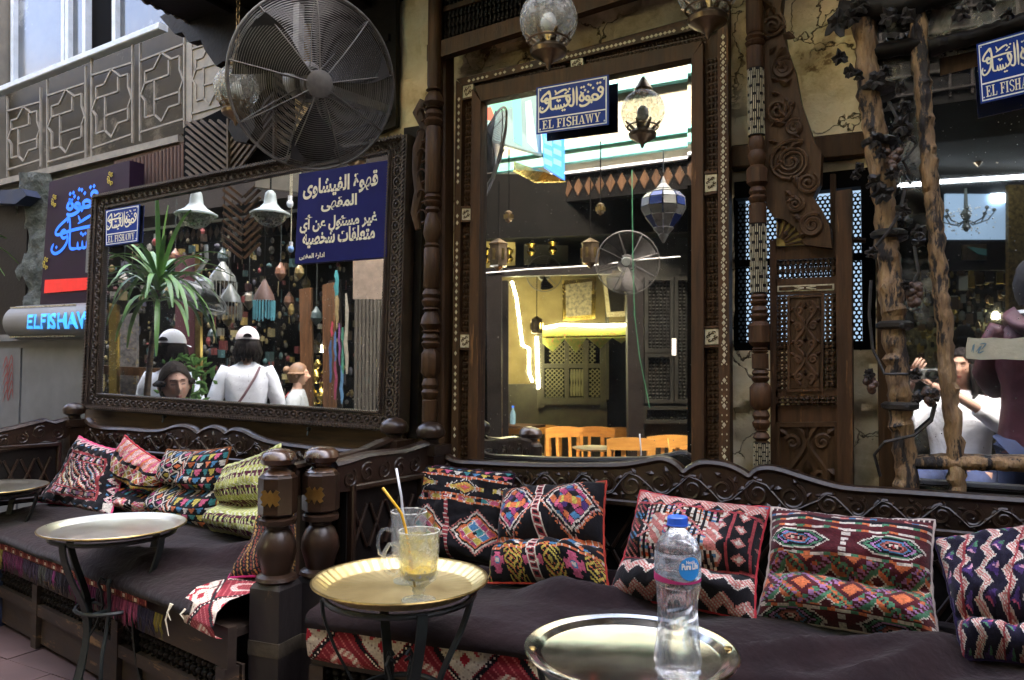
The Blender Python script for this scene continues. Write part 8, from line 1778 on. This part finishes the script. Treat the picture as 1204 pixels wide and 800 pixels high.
rslab([(1112, 226), (1186, 222), (1186, 284), (1112, 284)], 8.0, .03, 'blue_grey_window', emit_mat('blue grey lit window', (.30, .42, .58), .04), 'blue grey lit window behind the chandelier in the rustic mirror', 'window'); rslab([(1166, 228), (1182, 226), (1182, 238), (1168, 238)], 7.96, .02, 'bright_lamp', emit_mat('blue white lamp', (.75, .88, 1), .4), 'small bright blue white lamp at the window corner in the rustic mirror', 'lamp')
rslab([(1186, 200), (1240, 196), (1240, 380), (1186, 380)], 7.6, .05, 'gilt_screen', mat('carved gilt panel', (.30, .20, .06), (.06, .04, .015), rough=.4, metal=.6, scale=26, bump=1), 'carved gilt panel at the right edge of the rustic mirror', 'screen')
ch = thing('crystal_chandelier', 'crystal chandelier in front of the blue window in the rustic mirror', 'chandelier', PD(1135, 280, 7.4), vm=VMR); c = PD(1136, 258, 7.4); k = 7.4 / FOC; M_cr = glass_mat('chandelier crystal', (1, 1, 1), .02, 1.5, frost=.3)
mb = MB(); mb.lathe(c, [(-.12, .01), (-.08, .04), (-.02, .02), (.05, .05), (.1, .02), (.3, .012)], 12); part(mb, 'stem', M_crys, ch)
for i in range(8): a = i * math.pi / 4; d = Vector((math.cos(a), math.sin(a), 0)); mb = MB(); mb.tube([c, c + d * .08 - UZ * .05, c + d * .18 - UZ * .02, c + d * .23 + UZ * .05], .006, n=6); mb.ball(c + d * .23 + UZ * .07, .018, 8, 6); part(mb, 'arm', M_crys, ch)
mb = MB()
for i in range(90): a = random.uniform(0, 6.28); r = random.uniform(.03, .25); mb.ball(c + Vector((math.cos(a) * r, math.sin(a) * r, random.uniform(-.12, .10))), random.uniform(.006, .012), 5, 4)
part(mb, 'crystal_drops', mat('bright crystal', (.85, .88, .9), (.7, .75, .8), rough=.1, bump=0, spec=1), ch, smooth=False, kind='stuff')
for i, (px, py, s) in enumerate(((1160, 150, 9), (1172, 160, 9), (1190, 150, 10), (1150, 168, 8))):
    c = PD(px, py, 6.8); k = 6.8 / FOC * s; t = thing('hanging_lantern', ['bronze lantern under the sign, second from left in the rustic mirror', 'bronze lantern hanging lowest under the sign in the rustic mirror', 'broad bronze lantern at the right edge of the rustic mirror', 'small bronze lantern leftmost under the sign in the rustic mirror'][i], 'lantern', c, vm=VMR, group='bronze lanterns reflected in the rustic mirror'); mb = MB(); mb.lathe(c, [(-3.6 * k, .05 * k), (-2.6 * k, .9 * k), (2.6 * k, 1.0 * k), (3 * k, .3 * k)], 8); part(mb, 'body', M_bronze, t, smooth=False); mb = MB(); mb.tube([c + UZ * 3 * k, c + UZ * (3 * k + .5)], .005); part(mb, 'chain', M_hole, t)
cap_ = person('photographer with long dark hair and white top, seated, in the rustic mirror', PD(1131, 432, 5.0), -ray(1115, 437) + CR * -.35, S=.98, top=M_wcloth, topn='white_top', trou=M_jean, hair='long', vm=VMR, seated=True, armp=[[(-.27, .05, -.40), (-.10, .22, -.24), (.09, .24, -.11)], [(.27, .08, -.44), (.27, .20, -.25), (.20, .24, -.09)]] , look=-ray(1131, 432) - CR * .35)
c = PD(1098, 440, 4.80); cm = thing('photo_camera', 'small grey camera held up by the photographer in the rustic mirror', 'camera', c, vm=VMR); mb = MB(); mb.beam(c - CR * .055, c + CR * .055, .05, .065, up=UZ, ch=.006); part(mb, 'camera_body', M_grey, cm); mb = MB(); mb.lathe(c - CF * .02, [(0, .03), (.05, .03), (.055, .024), (.05, 0)], 20, -CF); part(mb, 'lens', M_hole, cm)
person('man from behind with maroon hooded jacket and dark hair, in the rustic mirror', PD(1220, 336, 3.9), CF * .9 + CR * .45, S=1.06, skin=M_skin2, top=M_mar, topn='jacket', trou=M_jean, hair='afro', hairm=mat('tight curled hair', (.018, .016, .020), (.008, .007, .010), rough=.9, scale=90, bump=1), vm=VMR, hood=True, armp=[[(-.21, .04, -.42), (-.15, .22, -.52), (-.08, .30, -.50)], [(.21, .04, -.42), (.15, .22, -.52), (.08, .30, -.50)]])
person('small passer by with dark hair far back in the rustic mirror', PD(1134, 398, 7.0), CR, S=.9, skin=M_skin, top=M_mar, topn='coat', trou=M_jean, hair='short_long', vm=VMR)
# dim hanging wares filling the dark of the shops in the wide mirror
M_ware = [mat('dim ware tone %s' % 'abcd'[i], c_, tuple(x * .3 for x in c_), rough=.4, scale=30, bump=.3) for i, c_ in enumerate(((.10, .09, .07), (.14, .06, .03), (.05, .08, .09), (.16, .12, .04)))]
WARE = ['left of the palm crown', 'right above the palm crown', 'between the two bell lamps', 'right of the second bell lamp', 'above the blush cap woman', 'left of the narrow carved post', 'over the brass vases', 'right of the wall fan', 'over the white cap person', 'beside the turquoise tasselled lamp', 'between the wall fan and the blush cap', 'just under the navy notice']
for i, (px, py, s) in enumerate(((146, 330, 7), (206, 300, 6), (262, 300, 7), (352, 318, 6), (293, 350, 8), (340, 352, 7), (372, 370, 7), (268, 372, 7), (210, 372, 6), (330, 318, 7), (250, 392, 6), (360, 332, 6))):
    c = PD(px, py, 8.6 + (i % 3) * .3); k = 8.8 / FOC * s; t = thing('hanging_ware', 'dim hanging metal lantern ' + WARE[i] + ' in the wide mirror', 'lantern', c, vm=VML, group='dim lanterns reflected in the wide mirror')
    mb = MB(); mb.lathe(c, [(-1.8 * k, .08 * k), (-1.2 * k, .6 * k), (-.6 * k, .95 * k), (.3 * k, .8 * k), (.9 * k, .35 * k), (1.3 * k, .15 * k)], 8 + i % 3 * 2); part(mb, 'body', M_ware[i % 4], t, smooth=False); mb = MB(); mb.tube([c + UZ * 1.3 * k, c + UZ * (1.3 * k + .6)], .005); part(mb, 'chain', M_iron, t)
# transom openings coloured as if lit and small goods above the room in the tall mirror
rpart([(564, 284), (606, 280), (606, 312), (564, 316)], 9.6, .03, 'lamp_tinted_transom', M_rlight); rpart([(560, 326), (569, 326), (569, 520), (560, 520)], 9.0, .03, 'lamp_tinted_strip', M_rlight); rpart([(616, 276), (668, 272), (668, 308), (616, 312)], 9.7, .03, 'dim_transom', M_room)
for i, (px, py) in enumerate(((572, 300), (584, 296), (598, 300), (625, 292), (650, 290))): mb = MB(); c = PD(px, py, 9.3); mb.lathe(c, [(-.10, .02), (-.05, .06), (.0, .03), (.05, .07), (.09, .02)], 10); part(mb, 'shelf_vase', M_gold, rw)
rpart([(712, 340), (716, 340), (716, 470), (712, 470)], 9.05, .03, 'panel_rail', M_room)
mb = MB(); mb.ball(PD(590, 292, 9.45), .03, 10, 8); solo(mb, 'transom_lamp', M_warm, 'tiny lit lamp in the transom, upper left of the tall mirror', 'lamp', vm=VMC)
mb = MB(); mb.ball(PD(1170, 372, 8.2), .04, 10, 8); solo(mb, 'shop_glow', M_warm, 'added glowing ball brightening the cluttered goods in the rustic mirror', 'lamp', vm=VMR)  # glowing ball added to lift the dark goods around it
mb = MB(); rc = random.Random(11)
for k in range(760):
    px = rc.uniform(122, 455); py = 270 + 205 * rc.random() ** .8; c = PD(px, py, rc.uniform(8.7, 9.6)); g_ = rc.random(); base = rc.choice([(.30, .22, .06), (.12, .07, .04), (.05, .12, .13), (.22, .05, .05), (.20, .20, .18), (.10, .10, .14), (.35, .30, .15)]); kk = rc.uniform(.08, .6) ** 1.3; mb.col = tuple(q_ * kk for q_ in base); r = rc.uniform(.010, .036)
    if g_ < .5: mb.ball(c, r, 6, 4, sc=(1, 1, rc.uniform(.8, 2.2)))
    elif g_ < .8: mb.box(c - Vector((r, r, r * 1.6)), c + Vector((r, r, r * 1.6)))
    else: mb.tube([c, c - UZ * r * 6], r * .3, n=4)
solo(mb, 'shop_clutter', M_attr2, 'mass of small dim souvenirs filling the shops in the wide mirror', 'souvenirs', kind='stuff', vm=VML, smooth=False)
mb = MB()
for k in range(260):
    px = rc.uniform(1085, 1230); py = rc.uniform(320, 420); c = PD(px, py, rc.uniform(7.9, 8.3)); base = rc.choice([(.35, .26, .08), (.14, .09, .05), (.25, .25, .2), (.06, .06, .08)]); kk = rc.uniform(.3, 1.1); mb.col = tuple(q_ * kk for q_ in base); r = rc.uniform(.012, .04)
    if rc.random() < .6: mb.ball(c, r, 6, 4, sc=(1, 1, rc.uniform(.8, 2)))
    else: mb.box(c - Vector((r, r, r * 1.8)), c + Vector((r, r, r * 1.8)))
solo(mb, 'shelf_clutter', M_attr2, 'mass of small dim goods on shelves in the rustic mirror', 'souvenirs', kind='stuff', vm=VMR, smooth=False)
mb = MB(); mb.box((-.75, -1.34, 2.96), (2.2, -.35, 3.02)); mb.box((-.75, -.40, 3.02), (2.2, -.35, 4.3)); gc = solo(mb, 'gridded_canopy', M_hole, 'black gridded canopy box over the shop seen at the top of the rustic mirror', 'canopy', smooth=False)
mb = MB()
for k in range(24): mb.beam((-.74 + k * .125, -.345, 3.0), (-.74 + k * .125, -.345, 4.3), .014, .012, up=(0, 1, 0))
for k in range(10): mb.beam((-.75, -.338, 3.05 + k * .13), (2.2, -.338, 3.05 + k * .13), .014, .012, up=(0, 1, 0))
part(mb, 'grid', M_black, gc, smooth=False, kind='stuff')
